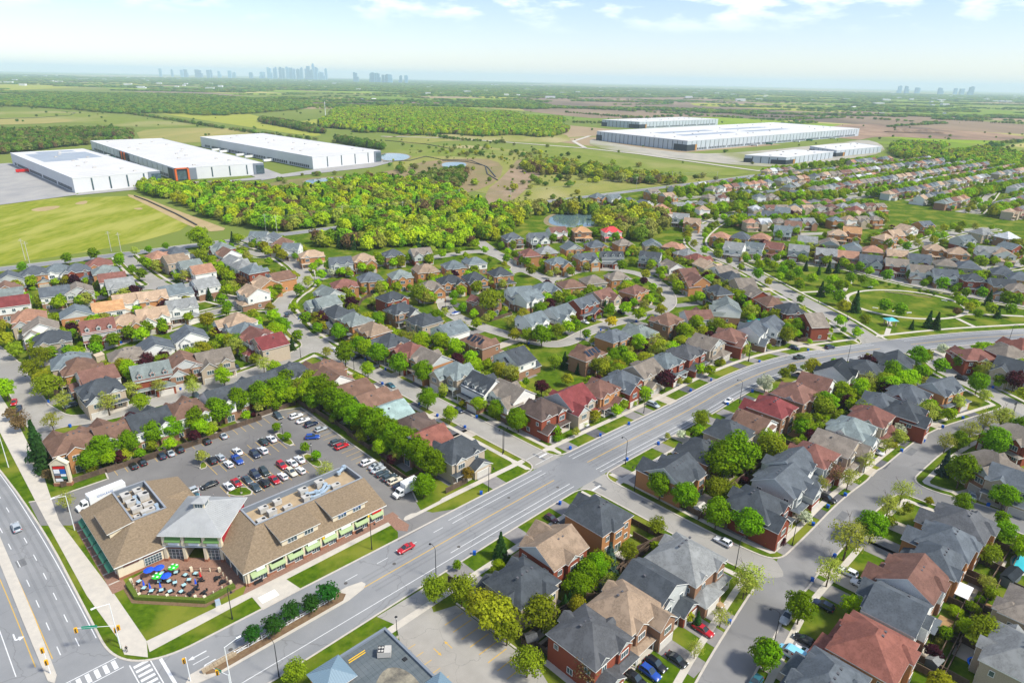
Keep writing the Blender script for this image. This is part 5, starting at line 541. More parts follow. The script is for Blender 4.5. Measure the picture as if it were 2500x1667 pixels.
# ------------------------------------------------------------------ houses
def window_mesh(w, h, n):
    b = MB(); t = .09; b.box(-w/2-t, w/2+t, -.07, .03, -h/2-t, -h/2, 0); b.box(-w/2-t, w/2+t, -.07, .03, h/2, h/2+t, 0)
    b.box(-w/2-t, -w/2, -.07, .03, -h/2, h/2, 0); b.box(w/2, w/2+t, -.07, .03, -h/2, h/2, 0)
    for k in range(1, n): x = -w/2+w*k/n; b.box(x-.04, x+.04, -.06, .03, -h/2, h/2, 0)
    b.face([(-w/2,-.02,-h/2),(w/2,-.02,-h/2),(w/2,-.02,h/2),(-w/2,-.02,h/2)], 1)
    return b.mesh('window', ['trim','glass'])
WIN = dict(a=window_mesh(1.3,1.4,2), b=window_mesh(2.3,1.5,3), c=window_mesh(.8,1.2,1), p=window_mesh(2.3,2.1,2), d=window_mesh(1.0,1.1,1))
def panel_mesh(name, w, h, m, grooves=0):
    b = MB(); b.box(-w/2, w/2, -.06, .02, 0, h, 0)
    for k in range(grooves): z = h*(k+1)/(grooves+1); b.box(-w/2+.1, w/2-.1, -.08, -.06, z-.03, z+.03, 0)
    b.box(-w/2-.1, -w/2, -.08, .02, 0, h+.1, 1); b.box(w/2, w/2+.1, -.08, .02, 0, h+.1, 1); b.box(-w/2, w/2, -.08, .02, h, h+.1, 1)
    return b.mesh(name, [m,'trim'])
DOOR = panel_mesh('front_door', 1.1, 2.1, 'door_paint', 1); GAR = {2: panel_mesh('garage_door', 4.6, 2.2, 'garage_paint', 3), 1: panel_mesh('garage_door', 2.5, 2.2, 'garage_paint', 3)}
_b = MB(); _b.box(-.24,.24,-.24,.24,0,.3); VENT = _b.mesh('roof_vent', 'vent')
_b = MB(); _b.box(-.1,.1,-.1,.1,0,2.9); POST = _b.mesh('porch_post', 'trim')
ROADPH = ['on main road','on plaza side street','opposite the plaza','on wide crescent','on branch street','below the park','on park street','facing the park','beyond the park','near the park','in far estate','near big pond','by arterial road','behind parking lot','in left estate','in back estate','by the meadow','near the woods','along the woods','near inner crescent','on inner crescent']
def nearest_road(x, y):
    best = (1e9, 0)
    for k, (n, P, sw) in enumerate(ROADP):
        if not sw: continue
        for a, c in zip(P, P[1:]):
            dx, dy = c[0]-a[0], c[1]-a[1]; t = max(0, min(1, ((x-a[0])*dx+(y-a[1])*dy)/(dx*dx+dy*dy+1e-9)))
            e = math.hypot(x-a[0]-t*dx, y-a[1]-t*dy)
            if e < best[0]: best = (e, k)
    return ROADPH[min(best[1], len(ROADPH)-1)]
def cam_faces(wx, wy, ang):     # does a wall with this outward angle look towards the camera side of the place
    return math.cos(ang)*(-wx)+math.sin(ang)*(-wy) > -.15*math.hypot(wx, wy)
HOUSE_N = 0
def neighbour(X, Y):
    return min((h for h in HOUSES if abs(h[0]-X)+abs(h[1]-Y) > .5), key=lambda h: (h[0]-X)**2+(h[1]-Y)**2)[6]
def house(X, Y, w, d, f, st, rf, wl, fl='', lod=0):
    global HOUSE_N; HOUSE_N += 1
    rg = random.Random(int(X*131+Y*977)); th = math.radians(f+90)
    R = lambda x, y: (X+x*math.cos(th)-y*math.sin(th), Y+x*math.sin(th)+y*math.cos(th))
    form = dict(hip='hipped', gb='gabled', dor='dormered')[st]
    lab_ = '%s %s roof house with %s walls %s%s' % (ROOFC[rf][1], form, BR[wl][1], 'in far estate' if lod > 1 else nearest_road(X, Y), ' beside %s roof' % ROOFC[neighbour(X, Y)][1])
    if len(lab_.split()) > 16: lab_ = lab_.split(' beside ')[0]
    t = thing('house', lab_, 'house', (X, Y, 0), th, 'two-storey houses of the suburb')
    he = rg.uniform(6.5, 7.0); s = rg.choice((-1, 1)); pw = rg.uniform(.56, .68)
    yf = -d/2+3.0; wall = MB(); roof = MB()
    def wbox(x0, x1, y0, y1, z1):
        if wl in ('wh','gw','wb') and z1 > 3.4: wall.box(x0,x1,y0,y1,0,3.3,0,False); wall.box(x0-.03,x1+.03,y0-.03,y1+.03,3.3,z1,1)
        else: wall.box(x0,x1,y0,y1,0,z1,0,False)
    wbox(-w/2, w/2, yf, d/2, he)
    trim_w = 2 if rg.random() < .35 else 3
    if st == 'hip': zr = roof.hip(-w/2, w/2, yf, d/2, he, pw)
    elif st == 'dor': zr = roof.gable(-w/2, w/2, yf, d/2, he-.4, .72, 'x', mw=2)
    else:
        ax = 'x' if rg.random() < .68 else 'y'; zr = roof.gable(-w/2, w/2, yf, d/2, he, pw*(.95 if ax == 'x' else .85), ax, mw=2)
    rear_b = (99, 0, 0)
    # garage wing
    gw_ = w*rg.uniform(.46, .54); gx0, gx1 = (w/2-gw_, w/2) if s > 0 else (-w/2, -w/2+gw_); gx0 += .02; gx1 -= .02
    tall = rg.random() < (.45 if st != 'dor' else 0)
    hw = rg.uniform(5.4, 6.1) if tall else 3.1
    wbox(gx0, gx1, -d/2, yf+.4, hw)
    if tall or rg.random() < .5: roof.gable(gx0, gx1, -d/2, yf+(4.5 if tall else 1.2), hw, .8 if tall else .6, 'y', mw=2)
    else: roof.hip(gx0, gx1, -d/2, yf+2.2, hw, .5)
    # front cross gable or bay on the other side
    px0, px1 = (-w/2, w/2-gw_) if s > 0 else (-w/2+gw_, w/2); pc = (px0+px1)/2
    if st != 'dor':
        bw = min(3.6, (px1-px0)*.8); bx = pc if not tall else pc-s*.2
        wall.box(bx-bw/2, bx+bw/2, yf-.6, yf+.3, 3.35, he-.02, 1, True)
        roof.gable(bx-bw/2, bx+bw/2, yf-.6, yf+3.6, he, .75, 'y', oh=.35, mw=2)
        if not tall and rg.random() < .6:
            gx = (gx0+gx1)/2; roof.gable(gx-1.5, gx+1.5, yf-.05, yf+3, he, .8, 'y', oh=.3, mw=2)
    else:
        n = 3 if w > 11.3 else 2
        for k in range(n):
            dx = -w/2+w*(k+.5)/n; wall.box(dx-.8, dx+.8, yf+.7, yf+3, he-.2, he+1.55, 1)
            roof.gable(dx-.8, dx+.8, yf+.7, yf+3.6, he+1.5, .9, 'y', oh=.25, th=.12, mw=2)
            if lod < 2: inst('window', WIN['d'], t, (dx, yf+.66, he+.95))
    if lod == 0 or (lod == 1 and rg.random() < .5):
        bw2 = rg.uniform(3.2, 4.6); bx2 = rg.uniform(-w/2+bw2/2+.3, w/2-bw2/2-.3); dp = rg.uniform(.7, 1.4)
        wbox(bx2-bw2/2, bx2+bw2/2, d/2-.3, d/2+dp, he-.03); rear_b = (bx2, bw2, dp)
        if rg.random() < .6: roof.gable(bx2-bw2/2, bx2+bw2/2, d/2-3.2, d/2+dp, he-.02, .72, 'y', oh=.35, mw=2)
        else: roof.hip(bx2-bw2/2, bx2+bw2/2, d/2-3.4, d/2+dp, he-.02, .7, oh=.35)
        rear = (bx2, d/2+dp)
        if st == 'hip' and rg.random() < .7:
            sy = rg.uniform(yf+3, d/2-3); sx = rg.choice((-1,1)); roof.gable(sx*w/2-3 if sx > 0 else -w/2-.25, sx*w/2+.25 if sx > 0 else -w/2+3, sy-1.7, sy+1.7, he, .78, 'x', oh=.3, mw=2)
    # porch
    roof.hip(px0+.1, px1-.1, yf-2.0, yf+.25, 3.0, .38, oh=.3, th=.18)
    wall.box(px0+.15, px1-.15, yf-2.0, yf, 0, .35, 2)
    t_sid = 'wall_'+(wl if wl in ('wh','gw') else ('wh' if wl == 'wb' else (wl if trim_w == 3 else 'gw')))
    upper = t_sid if wl in ('wh','gw','wb') else 'wall_'+wl
    wall.obj('wall', ['wall_'+LOWER[wl], upper, 'concrete'], t)
    roof.obj('roof', ['roof_'+rf, 'trim', t_sid], t)
    if lod > 1: return t
    for x in (px0+.3, px1-.3): inst('porch_post', POST, t, (x, yf-1.85, .1))
    faces = {'f': cam_faces(X, Y, th-math.pi/2), 'b': cam_faces(X, Y, th+math.pi/2), 'r': cam_faces(X, Y, th), 'l': cam_faces(X, Y, th+math.pi)}
    if faces['f']:
        inst('front_door', DOOR, t, (pc+s*.9, yf-.03, .35)); inst('window', WIN['a'], t, (pc-s*.9, yf-.03, 1.6))
        g2 = gw_ > 5.1; inst('garage_door', GAR[2 if g2 else 1], t, ((gx0+gx1)/2, -d/2-.03, .05))
        if st != 'dor': inst('window', WIN['b' if px1-px0 > 4.6 else 'a'], t, (bx, yf-.64, 5.1))
        if tall: inst('window', WIN['b'], t, ((gx0+gx1)/2, -d/2-.06, 4.5))
        elif st != 'dor': inst('window', WIN['a'], t, ((gx0+gx1)/2, yf-.06, 5.1))
    if faces['b']:
        for x in (-w*.32, w*.02, w*.32):
            oy = rear_b[2] if abs(x-rear_b[0]) < rear_b[1]/2+.3 else 0; x = rear_b[0] if oy else x
            inst('window', WIN['b' if oy else 'a' if x > 0 else rg.choice('abd')], t, (x, d/2+.06+oy, 5.0), math.pi)
        inst('patio_door', WIN['p'], t, (rear_b[0], d/2+.05+rear_b[2], 1.25) if rear_b[1] else (w*.2, d/2+.03, 1.25), math.pi)
        for x in (-w*.33, w*.33):
            if abs(x-rear_b[0]) > rear_b[1]/2+.9: inst('window', WIN['a'], t, (x, d/2+.035, 1.8), math.pi)
    for key, sx, rz in (('r',1,math.pi/2),('l',-1,-math.pi/2)):
        if faces[key]:
            for y, z in ((yf+1.8,5.1),(d/2-2.2,5.1),(d*.1,1.7)):
                if rg.random() < .7: inst('window', WIN[rg.choice('acd')], t, (sx*(w/2+.06), y, z), rz)
    if lod == 0:
        yc = (yf+d/2)/2
        for k in range(rg.randint(2, 4)):
            x = (k-1.2)*1.5; y = yc+1.1; inst('roof_vent', VENT, t, (x, y, zr-1.1*pw-.12 if st == 'hip' and w/2-abs(x) > 3 else zr-1.25*pw-.1))
    if 'sol' in fl:
        for k in range(4):
            m_ = MB(); x0 = -w/2+2.3+k*(w-4.6)/4; ys = d/2; 
            zf = lambda y: he+.2+(d/2+.45-y)*pw+.10
            m_.face([(x0+.9,ys-.9,zf(ys-.9)),(x0+.1,ys-.9,zf(ys-.9)),(x0+.1,ys-3.6,zf(ys-3.6)),(x0+.9+.8,ys-3.6,zf(ys-3.6)),(x0+1.7,ys-.9,zf(ys-.9))])
            m_.obj('solar_panel', 'solar', t)
    return t
def driveway(X, Y, w, d, f, rg):
    th = math.radians(f+90); s = 1
    rr = random.Random(int(X*131+Y*977)); rr.uniform(0,1); s = rr.choice((-1,1))
    cx = s*w*.25; pts = []
    # walk out from the garage until the road edge
    y = -d/2+.3; L = None
    for k in range(40):
        yy = -d/2-k*.5; x_, y_ = X+cx*math.cos(th)-yy*math.sin(th), Y+cx*math.sin(th)+yy*math.cos(th)
        if road_dist(x_, y_) < .1: L = yy; break
    if L is None: return
    hw = 2.6; P = [(cx-hw, y),(cx+hw, y),(cx+hw, L),(cx-hw, L)]
    W_ = [(X+a*math.cos(th)-c*math.sin(th), Y+a*math.sin(th)+c*math.cos(th)) for a, c in P]
    b = MB(); b.prism(W_, 0, .036); struct(b.obj('driveway', rg.choice(['driveway_dark','driveway_grey','driveway_grey','driveway_pale'])))
def fence_run(P, label, m='fence_wood', h=1.75, seg=2.6):
    t = thing('wooden_fence', label, 'fence', (P[0][0], P[0][1], 0), 0, 'backyard fences')
    for p, q in zip(P, P[1:]):
        L = math.hypot(q[0]-p[0], q[1]-p[1]); n = max(1, round(L/seg)); a = math.atan2(q[1]-p[1], q[0]-p[0])
        key = (round(L/n, 1), h, m)
        if key not in FENCEM:
            b = MB(); l = L/n; b.box(0, l, -.03, .03, .05, h, 0)
            k = 0
            while k < l-.3: b.box(k+.02, k+.28, -.055, -.03, .1, h-.03, 0); b.box(k+.02, k+.28, .03, .055, .1, h-.03, 0); k += .3
            b.box(0, l, -.07, .07, h, h+.05, 0); c = MB(); c.box(-.07,.07,-.07,.07,0,h+.15,0)
            FENCEM[key] = (b.mesh('fence_panel', m), c.mesh('fence_post', m))
        for k in range(n):
            x, y = p[0]+(q[0]-p[0])*k/n-P[0][0], p[1]+(q[1]-p[1])*k/n-P[0][1]
            inst('fence_panel', FENCEM[key][0], t, (x, y, 0), a); inst('fence_post', FENCEM[key][1], t, (x, y, 0), a)
    return t
FENCEM = {}
EXTRA = []     # garden trees and shrubs that fill the back yards
rg = random.Random(5)
for (X,Y,w,d,f,st,rf,wl,fl) in HOUSES:
    dist = math.hypot(X, Y); house(X,Y,w,d,f,st,rf,wl,fl, 0 if dist < 300 else 1)
    driveway(X,Y,w,d,f,rg)
    th = math.radians(f+90); R = lambda x, y: (X+x*math.cos(th)-y*math.sin(th), Y+x*math.sin(th)+y*math.cos(th))
    if dist < 420:
        pw_, pd_ = rg.uniform(3.5,6.5), rg.uniform(2.5,4); px_ = rg.uniform(-w/2+pw_/2, w/2-pw_/2); Pq = [R(px_-pw_/2, d/2+1.2), R(px_+pw_/2, d/2+1.2), R(px_+pw_/2, d/2+1.2+pd_), R(px_-pw_/2, d/2+1.2+pd_)]
        if all(road_dist(*k) > 2 for k in Pq):
            pm = MB(); pm.prism(Pq, 0, .03+rg.uniform(0,.02)); struct(pm.obj('patio', rg.choice(['concrete','driveway_pale','driveway_grey','deck_wood'])))
        Pw = [R(-w/2-1.4,-d/2+3), R(-w/2+.1,-d/2+3), R(-w/2+.1,d/2), R(-w/2-1.4,d/2)]
        if all(road_dist(*k) > 2 for k in Pw): pm = MB(); pm.prism(Pw, 0, .022); struct(pm.obj('side_path', rg.choice(['driveway_grey','concrete'])))
    if dist < 330:
        p, q, r_ = R(-w/2-.9, d/2+.5), R(-w/2-.9, d/2+6.5), R(w/2+.9, d/2+6.5)
        ok = all(road_dist(*k) > 1.5 for k in (p, q, r_)) and not any(abs((k[0]-h[0])) < 5 and abs(k[1]-h[1]) < 5 for k in (q, r_) for h in HOUSES)
        if ok: fence_run([p, q, r_], 'brown board fence behind %s roof house %s' % (ROOFC[rf][1], nearest_road(X, Y)))
    for k in range(2 if dist < 190 else 5 if dist < 230 else 8):
        x, y = R(rg.uniform(-w/2-1, w/2+1), d/2+rg.uniform(2.2, 7.)) if rg.random() < .75 else R(rg.choice((-1,1))*w*.2, -d/2+1.2-rg.uniform(0,3))
        if road_dist(x, y) < 2.5: continue
        EXTRA.append((x, y, (rg.choice([1.8,2.6,3.2,4.2,5.2,6.2]) if dist < 230 else rg.choice([2.5,3.5,4.5,5.5,6.5,7.5,8.5])), rg.choice('mqqqqooyyppr')))
# hand-placed fences of the nearest gardens
for P in FENCES: fence_run(P, 'weathered board fence between back gardens near the foreground houses')
# far estate: rows of houses, the nearest 55 as things, the rest as one mass
def rows(poly, ang, seed, period=58):
    rg = random.Random(seed); c, s = math.cos(ang), math.sin(ang); L = []; ST = []; TR = []
    xs = [p[0]*c+p[1]*s for p in poly]; ys = [-p[0]*s+p[1]*c for p in poly]
    v = min(ys)+6; k = 0
    while v < max(ys):
        u = min(xs); run = []
        while u < max(xs):
            for off, fa in ((-16, math.pi/2), (16, -math.pi/2)):
                x, y = u*c-(v+off)*s, u*s+(v+off)*c
                if inpoly(x, y, poly) and road_dist(x, y) > 9 and rg.random() < .93: L.append((x+rg.uniform(-1,1), y+rg.uniform(-1.5,1.5), 10.2, 12., math.degrees(ang+fa)+rg.uniform(-6,6), rg.choice(['hip','gb','hip']), rg.choice(['tn','tg','gr','lg','bo','gr','sl','gr','tg','rn','gg','tn','sl','sb','rn']), rg.choice(['be','be','bn','wh','wh','gw','og'])))
                for kk in range(4):
                    xt, yt = (u+rg.uniform(-5,5))*c-(v+off*rg.uniform(1.6,1.9))*s, (u+rg.uniform(-5,5))*s+(v+off*rg.uniform(1.6,1.9))*c
                    if inpoly(xt, yt, poly) and rg.random() < .85: TR.append((xt, yt, rg.uniform(6,12.5), rg.choice('mmqoyqq')))
                xt, yt = u*c-(v+off*.42)*s, u*s+(v+off*.42)*c
                if inpoly(xt, yt, poly) and rg.random() < .7: TR.append((xt+rg.uniform(-2,2), yt, rg.uniform(5,8), rg.choice('mmqyp')))
            x, y = u*c-v*s, u*s+v*c
            if inpoly(x, y, poly): run.append((x, y))
            u += 12.8
        if len(run) > 1: ST.append(run)
        v += period; k += 1
    return L, ST, TR
FAR = []; FART = []
for poly, sd_, an in ((ESTATE_POLY, 3, math.radians(38)), (ESTATE2_POLY, 8, math.radians(12))):
    L, ST, TR_ = rows(poly, an, sd_, 58); FAR += L; FART += TR_
    for run in ST:
        st_ = strip('street', [run[0], run[-1]], 8.5, .018+.002*ST.index(run), 'street_asphalt'); struct(st_)
FAR.sort(key=lambda h: math.hypot(h[0], h[1])); FAR = [h for h in FAR if all(abs(h[0]-g[0])+abs(h[1]-g[1]) > 15 for g in HOUSES)]
for h in FAR[:55]: house(*h, lod=2)
keys = sorted(ROOFC); wk = sorted(BR); mass = MB(); names = ['roof_'+k for k in keys]+['wall_'+k for k in wk]+['trim','glass']
for (X,Y,w,d,f,st,rf,wl) in FAR[55:]:
    t_ = MB(); t_.box(-w/2,w/2,-d/2+2,d/2,0,6.5,len(keys)+wk.index(wl),False); mi = keys.index(rf); ti = len(names)-2
    if st == 'hip': t_.hip(-w/2,w/2,-d/2+2,d/2,6.5,.62,m=mi,mt=ti)
    else: t_.gable(-w/2,w/2,-d/2+2,d/2,6.5,.62,'x',m=mi,mt=ti,mw=len(keys)+wk.index(wl))
    t_.box(0,w/2-.1,-d/2-1.5,-d/2+2.2,0,2.8,len(keys)+wk.index(wl),False); t_.gable(0,w/2-.1,-d/2-1.5,-d/2+5,2.8,.7,'y',m=mi,mt=ti,mw=len(keys)+wk.index(wl))
    for x in (-w*.3, w*.05, w*.3):
        for yy in (-d/2+1.95, d/2+.05): t_.box(x-.7,x+.7,yy-.04,yy+.04,4.4,5.8,len(names)-1)
    th = math.radians(f+90); i = len(mass.v)
    mass.v += [(X+x*math.cos(th)-y*math.sin(th), Y+x*math.sin(th)+y*math.cos(th), z) for x, y, z in t_.v]
    mass.f += [tuple(i+k for k in q) for q in t_.f]; mass.m += t_.m
o = mass.obj('distant_houses', names); o['kind'] = 'stuff'; o['label'] = 'mass of small distant houses filling the far estate'; o['category'] = 'houses'
# ------------------------------------------------------------------ the plaza (local frame u, v turned 45 degrees)
PZ = thing('shopping_plaza', 'L-shaped cream shopping plaza with tan shingle roofs and grey metal corner pavilion', 'shopping plaza', (0,0,0), math.pi/4)
mat('shingle_tan', (.165,.125,.080), (.27,.205,.135), rough=.9, scale=2.2, detail=8, bump=.3, bscale=7)
mat('stucco', (.66,.58,.42), (.60,.53,.39), rough=.85, scale=.8); mat('brick_base', (.34,.15,.085), (.25,.11,.07), scale=3, rough=.9)
mat('metal_roof', (.30,.31,.31), (.35,.36,.36), rough=.6, scale=.5, spec=.5); mat('parapet', (.17,.20,.24), rough=.6); mat('roof_deck', (.33,.25,.16), (.42,.32,.20), scale=.6, detail=6)
mat('awning_pale', (.33,.42,.22), (.29,.37,.19), rough=.8, scale=.4); mat('awning_green', (.12,.24,.075), rough=.8); mat('awning_teal', (.045,.17,.11), rough=.8)
mat('red_panel', (.33,.025,.035), rough=.7); mat('unit_metal', (.40,.39,.36), (.50,.48,.44), rough=.5, scale=.6); mat('duct', (.42,.52,.60), rough=.35, metal=.4)
mat('sign_black', (.012,.014,.014), rough=.4); mat('sign_maroon', (.13,.03,.03), (.22,.12,.08), scale=3, rough=.6); mat('sign_white', (.75,.76,.78), rough=.5); mat('sign_blue', (.015,.12,.42), rough=.5); mat('sign_red', (.52,.02,.02), rough=.5); mat('sign_yellow', (.75,.45,.02), rough=.5)
def P(name, m, build, parent=None, loc=(0,0,0), rz=0):
    b = MB(); build(b); return b.obj(name, m, parent or PZ, loc, rz)
# --- right wing
def f_(b):
    b.box(43.3,81,128.2,147.2,.7,4.3,0,False); b.box(43.2,81.1,128.1,147.3,0,.7,1,False)
    b.prism([(81,128.2),(81,147.2),(80.4,147.2),(80.4,128.2)], 4.3, 4.4, 0)
    b.face([(81,128.2,4.3),(81,147,4.3),(81,147,7.8),(81,139,7.8)],0)
P('wall', ['stucco','brick_base'], f_)
def f_(b):
    e = 4.3; t = 7.8
    b.face([(42.6,127.4,e),(81.6,127.4,e),(81.6,138,t),(51,138,t)],0)      # front slope
    b.face([(42.6,127.4,e),(51,138,t),(51,146,t),(42.6,148,e)],0)            # left hip slope
    b.face([(81.6,127.4,e-.25),(81.6,138,t-.25),(81.6,138,t),(81.6,127.4,e)],1)
    b.face([(42.6,127.4,e-.28),(81.6,127.4,e-.28),(81.6,127.4,e),(42.6,127.4,e)],1); b.face([(42.6,148,e-.28),(42.6,127.4,e-.28),(42.6,127.4,e),(42.6,148,e)],1)
    b.face([(42.6,127.4,e-.28),(42.6,148,e-.28),(81.6,148,e-.28),(81.6,127.4,e-.28)],1)
P('roof', ['shingle_tan','trim'], f_)
def well(u0,u1,v0,v1,zt,zd):
    def f_(b):
        for a in ((u0-.15,u1+.15,v0-.15,v0+.15),(u0-.15,u1+.15,v1-.15,v1+.15),(u0-.15,u0+.15,v0+.15,v1-.15),(u1-.15,u1+.15,v0+.15,v1-.15)): b.box(*a, zd-2, zt, 0); b.box(a[0]-.06,a[1]+.06,a[2]-.06,a[3]+.06,zt,zt+.1,1)
    P('parapet', ['parapet','grey_metal'], f_)
    P('roof_deck', 'roof_deck', lambda b: b.face([(u0,v0,zd),(u1,v0,zd),(u1,v1,zd),(u0,v1,zd)]))
well(51,81,138,146.4,7.9,6.4); well(30,37.6,160,176.2,7.9,6.4)
def unit(u, v, z, su, sv, h, rz=0, m='unit_metal'):
    def f_(b):
        b.box(-su/2,su/2,-sv/2,sv/2,.15,h,0); b.box(-su/2-.05,su/2+.05,-sv/2-.05,sv/2+.05,h,h+.06,0); b.box(-su/2+.1,su/2-.1,-sv/2+.1,sv/2-.1,0,.15,1)
        b.cone((su*.25,0),min(su,sv)*.3,h+.06,h+.1,10,1)
        for k in range(3): b.box(-su/2-.02,-su/2,-sv/2+.2,sv/2-.2,.4+k*.3,.5+k*.3,1)
    return P('rooftop_unit', [m,'black_metal'], f_, None, (u,v,z), rz)
for u, v, su, sv, h in ((55.5,143.6,2.2,1.5,1.5),(59.5,144.2,2,1.4,1.4),(56.5,141,2.2,1.5,1.5),(60.5,140.6,2.2,1.3,1.0),(53.2,139.8,2.3,1.6,1.0),(66.5,143.6,2.2,1.7,1.9),(65.8,140.8,1.9,1.6,1.3),(71.5,144,2.2,1.7,1.9),(74.5,140.8,2.4,1.5,1.0)): unit(u, v, 6.4, su, sv, h)
for u, v, su, sv, h in ((32.0,172.8,2,2.6,1.6),(35.0,173.5,1.8,2.2,1.3),(32.2,169.2,2.2,1.8,1.4),(35.4,169.8,2.2,2.4,1.8),(32.4,165.4,2.4,1.6,1.4),(35.2,165.8,2.4,1.8,1.0),(34.2,162.8,3.2,1.4,1.2),(31.4,162,1.4,1.2,1.0)): unit(u, v, 6.4, su, sv, h)
def duct(pts, r=.42):
    def f_(b):
        for p, q in zip(pts, pts[1:]): b.bar(p, q, r, 0, None, 8)
        for p in pts: b.box(p[0]-r*1.05,p[0]+r*1.05,p[1]-r*1.05,p[1]+r*1.05,p[2]-r*1.05,p[2]+r*1.05,0)
    P('air_duct', 'duct', f_)
duct([(66.8,142,7.4),(69,141.2,7.4),(70.5,141,7.2),(72.5,142.6,7.4)]); duct([(67,140.2,7.0),(70,139.9,7.0),(73,141.5,7.0)]); duct([(52.5,138.9,6.9),(56.5,138.9,6.9)]); duct([(33,161.2,7.0),(36.2,161.2,7.0),(36.6,164,7.0)]); duct([(33.5,167.4,7.2),(33.6,171,7.2),(36,171.6,7.2)]); duct([(78,145,7.5),(80,145.4,8.4)])
# shed dormers on the front slope
for u0, u1, sg in ((53.3,62.8,0),(67,76.4,1)):
    P('dormer', ['stucco','shingle_tan','trim'], lambda b: (b.face([(u0,129.6,5.1),(u1,129.6,5.1),(u1,129.6,7.0),(u0,129.6,7.0)],0), b.face([(u0,136.5,7.3),(u0,129.6,5.05),(u0,129.6,7.0)],0), b.face([(u1,129.6,5.05),(u1,136.5,7.3),(u1,129.6,7.0)],0),
      b.face([(u0-.5,129.0,7.0),(u1+.5,129.0,7.0),(u1+.5,137.4,7.85),(u0-.5,137.4,7.85)],1), b.face([(u0-.5,129.0,6.8),(u1+.5,129.0,6.8),(u1+.5,129.0,7.0),(u0-.5,129.0,7.0)],2), b.face([(u0-.5,137.4,7.6),(u0-.5,129,6.8),(u0-.5,129,7.0),(u0-.5,137.4,7.85)],2)))
    for k in (.28, .74):
        c = u0+(u1-u0)*k; w_ = inst('window', WIN['b'], PZ, (c, 129.55, 6.0))
        if sg: P('window_sign', ['sign_blue','sign_white'], lambda b: (b.box(c-1.1,c+1.1,129.44,129.47,6.1,6.6,0), b.box(c-.9,c+.4,129.42,129.44,6.2,6.35,1)))
# shop fronts along the right wing
SIGNS = ['sign_white','sign_black','sign_black','sign_white','sign_white','sign_white','sign_black','sign_red','sign_white']
for k in range(8):
    u0 = 44.2+k*4.6; 
    P('awning', 'awning_pale', lambda b: (b.face([(u0+.2,126.9,2.5),(u0+3.9,126.9,2.5),(u0+3.9,128.15,3.35),(u0+.2,128.15,3.35)]), b.face([(u0+.2,126.9,2.3),(u0+3.9,126.9,2.3),(u0+3.9,126.9,2.5),(u0+.2,126.9,2.5)]), b.face([(u0+.2,128.15,2.4),(u0+.2,126.9,2.3),(u0+.2,126.9,2.5),(u0+.2,128.15,3.35)]), b.face([(u0+3.9,126.9,2.3),(u0+3.9,128.15,2.4),(u0+3.9,128.15,3.35),(u0+3.9,126.9,2.5)])))
    P('shop_sign', SIGNS[k], lambda b: b.box(u0+(1.6 if k in (0,2) else .8),u0+(3.6 if k != 3 else 3.3),127.58,127.66,3.2,3.85))
    inst('window', WIN['b'], PZ, (u0+1.3, 128.1, 1.5)); inst('shop_door', WIN['p'], PZ, (u0+3.1, 128.1, 1.2))
    P('pilaster', ['stucco','brick_base'], lambda b: (b.box(u0-.55,u0-.05,127.8,128.2,.9,4.0,0), b.box(u0-.62,u0+.02,127.75,128.2,0,.9,1)))
P('shop_sign_panel', ['sign_yellow'], lambda b: (b.box(44.2+4.6*4+.1,44.2+4.6*4+.7,127.56,127.66,3.1,3.8), b.box(44.2+4.6*6+4,44.2+4.6*6+4.5,127.55,127.66,3.1,3.8)))
def txt(s, parent, loc, rot, size, m, name='lettering'):
    c = bpy.data.curves.new(name, 'FONT'); c.body = s; c.size = size; c.align_x = 'CENTER'; c.align_y = 'CENTER'; c.extrude = .008; c.materials.append(MATS[m])
    o = bpy.data.objects.new(name, c); me = bpy.data.meshes.new_from_object(o); bpy.data.objects.remove(o); o = inst(name, me, parent, loc); o.rotation_euler = rot; return o
txt('Chai n Chai', PZ, (46.8,127.56,3.52), (math.pi/2,0,0), .42, 'sign_white')
# canopies at the back and left wing
for u0 in (58,66.5): P('rear_canopy', ['shingle_tan','trim'], lambda b: (b.face([(u0,146.6,6.2),(u0,149.2,4.6),(u0+5,149.2,4.6),(u0+5,146.6,6.2)],0), b.face([(u0,149.2,4.4),(u0,149.2,4.6),(u0+5,149.2,4.6),(u0+5,149.2,4.4)],1)))
def f_(b):
    b.box(23,46,150.2,178,.7,4.3,0,False); b.box(22.9,46.1,150.1,178.1,0,.7,1,False)
P('wall', ['stucco','brick_base'], f_)
def f_(b):
    e = 4.3; t = 7.8
    b.face([(22.2,149.4,e),(30,160,t),(30,176.2,t),(22.2,178.6,e)][::-1][::-1],0)
    b.face([(22.2,149.4,e),(46.6,149.4,e),(37.6,160,t),(30,160,t)],0)
    b.face([(46.6,149.4,e),(46.6,178.6,e),(37.6,176.2,t),(37.6,160,t)],0)
    b.face([(22.2,178.6,e),(30,176.2,t),(37.6,176.2,t),(46.6,178.6,e)][::-1],0)
    Q = [(22.2,149.4),(46.6,149.4),(46.6,178.6),(22.2,178.6)]
    for k in range(4):
        p, q = Q[k], Q[(k+1) % 4]; b.face([(*p,e-.28),(*q,e-.28),(*q,e),(*p,e)],1)
    b.face([(*p,e-.28) for p in Q][::-1],1)
P('roof', ['shingle_tan','trim'], f_)
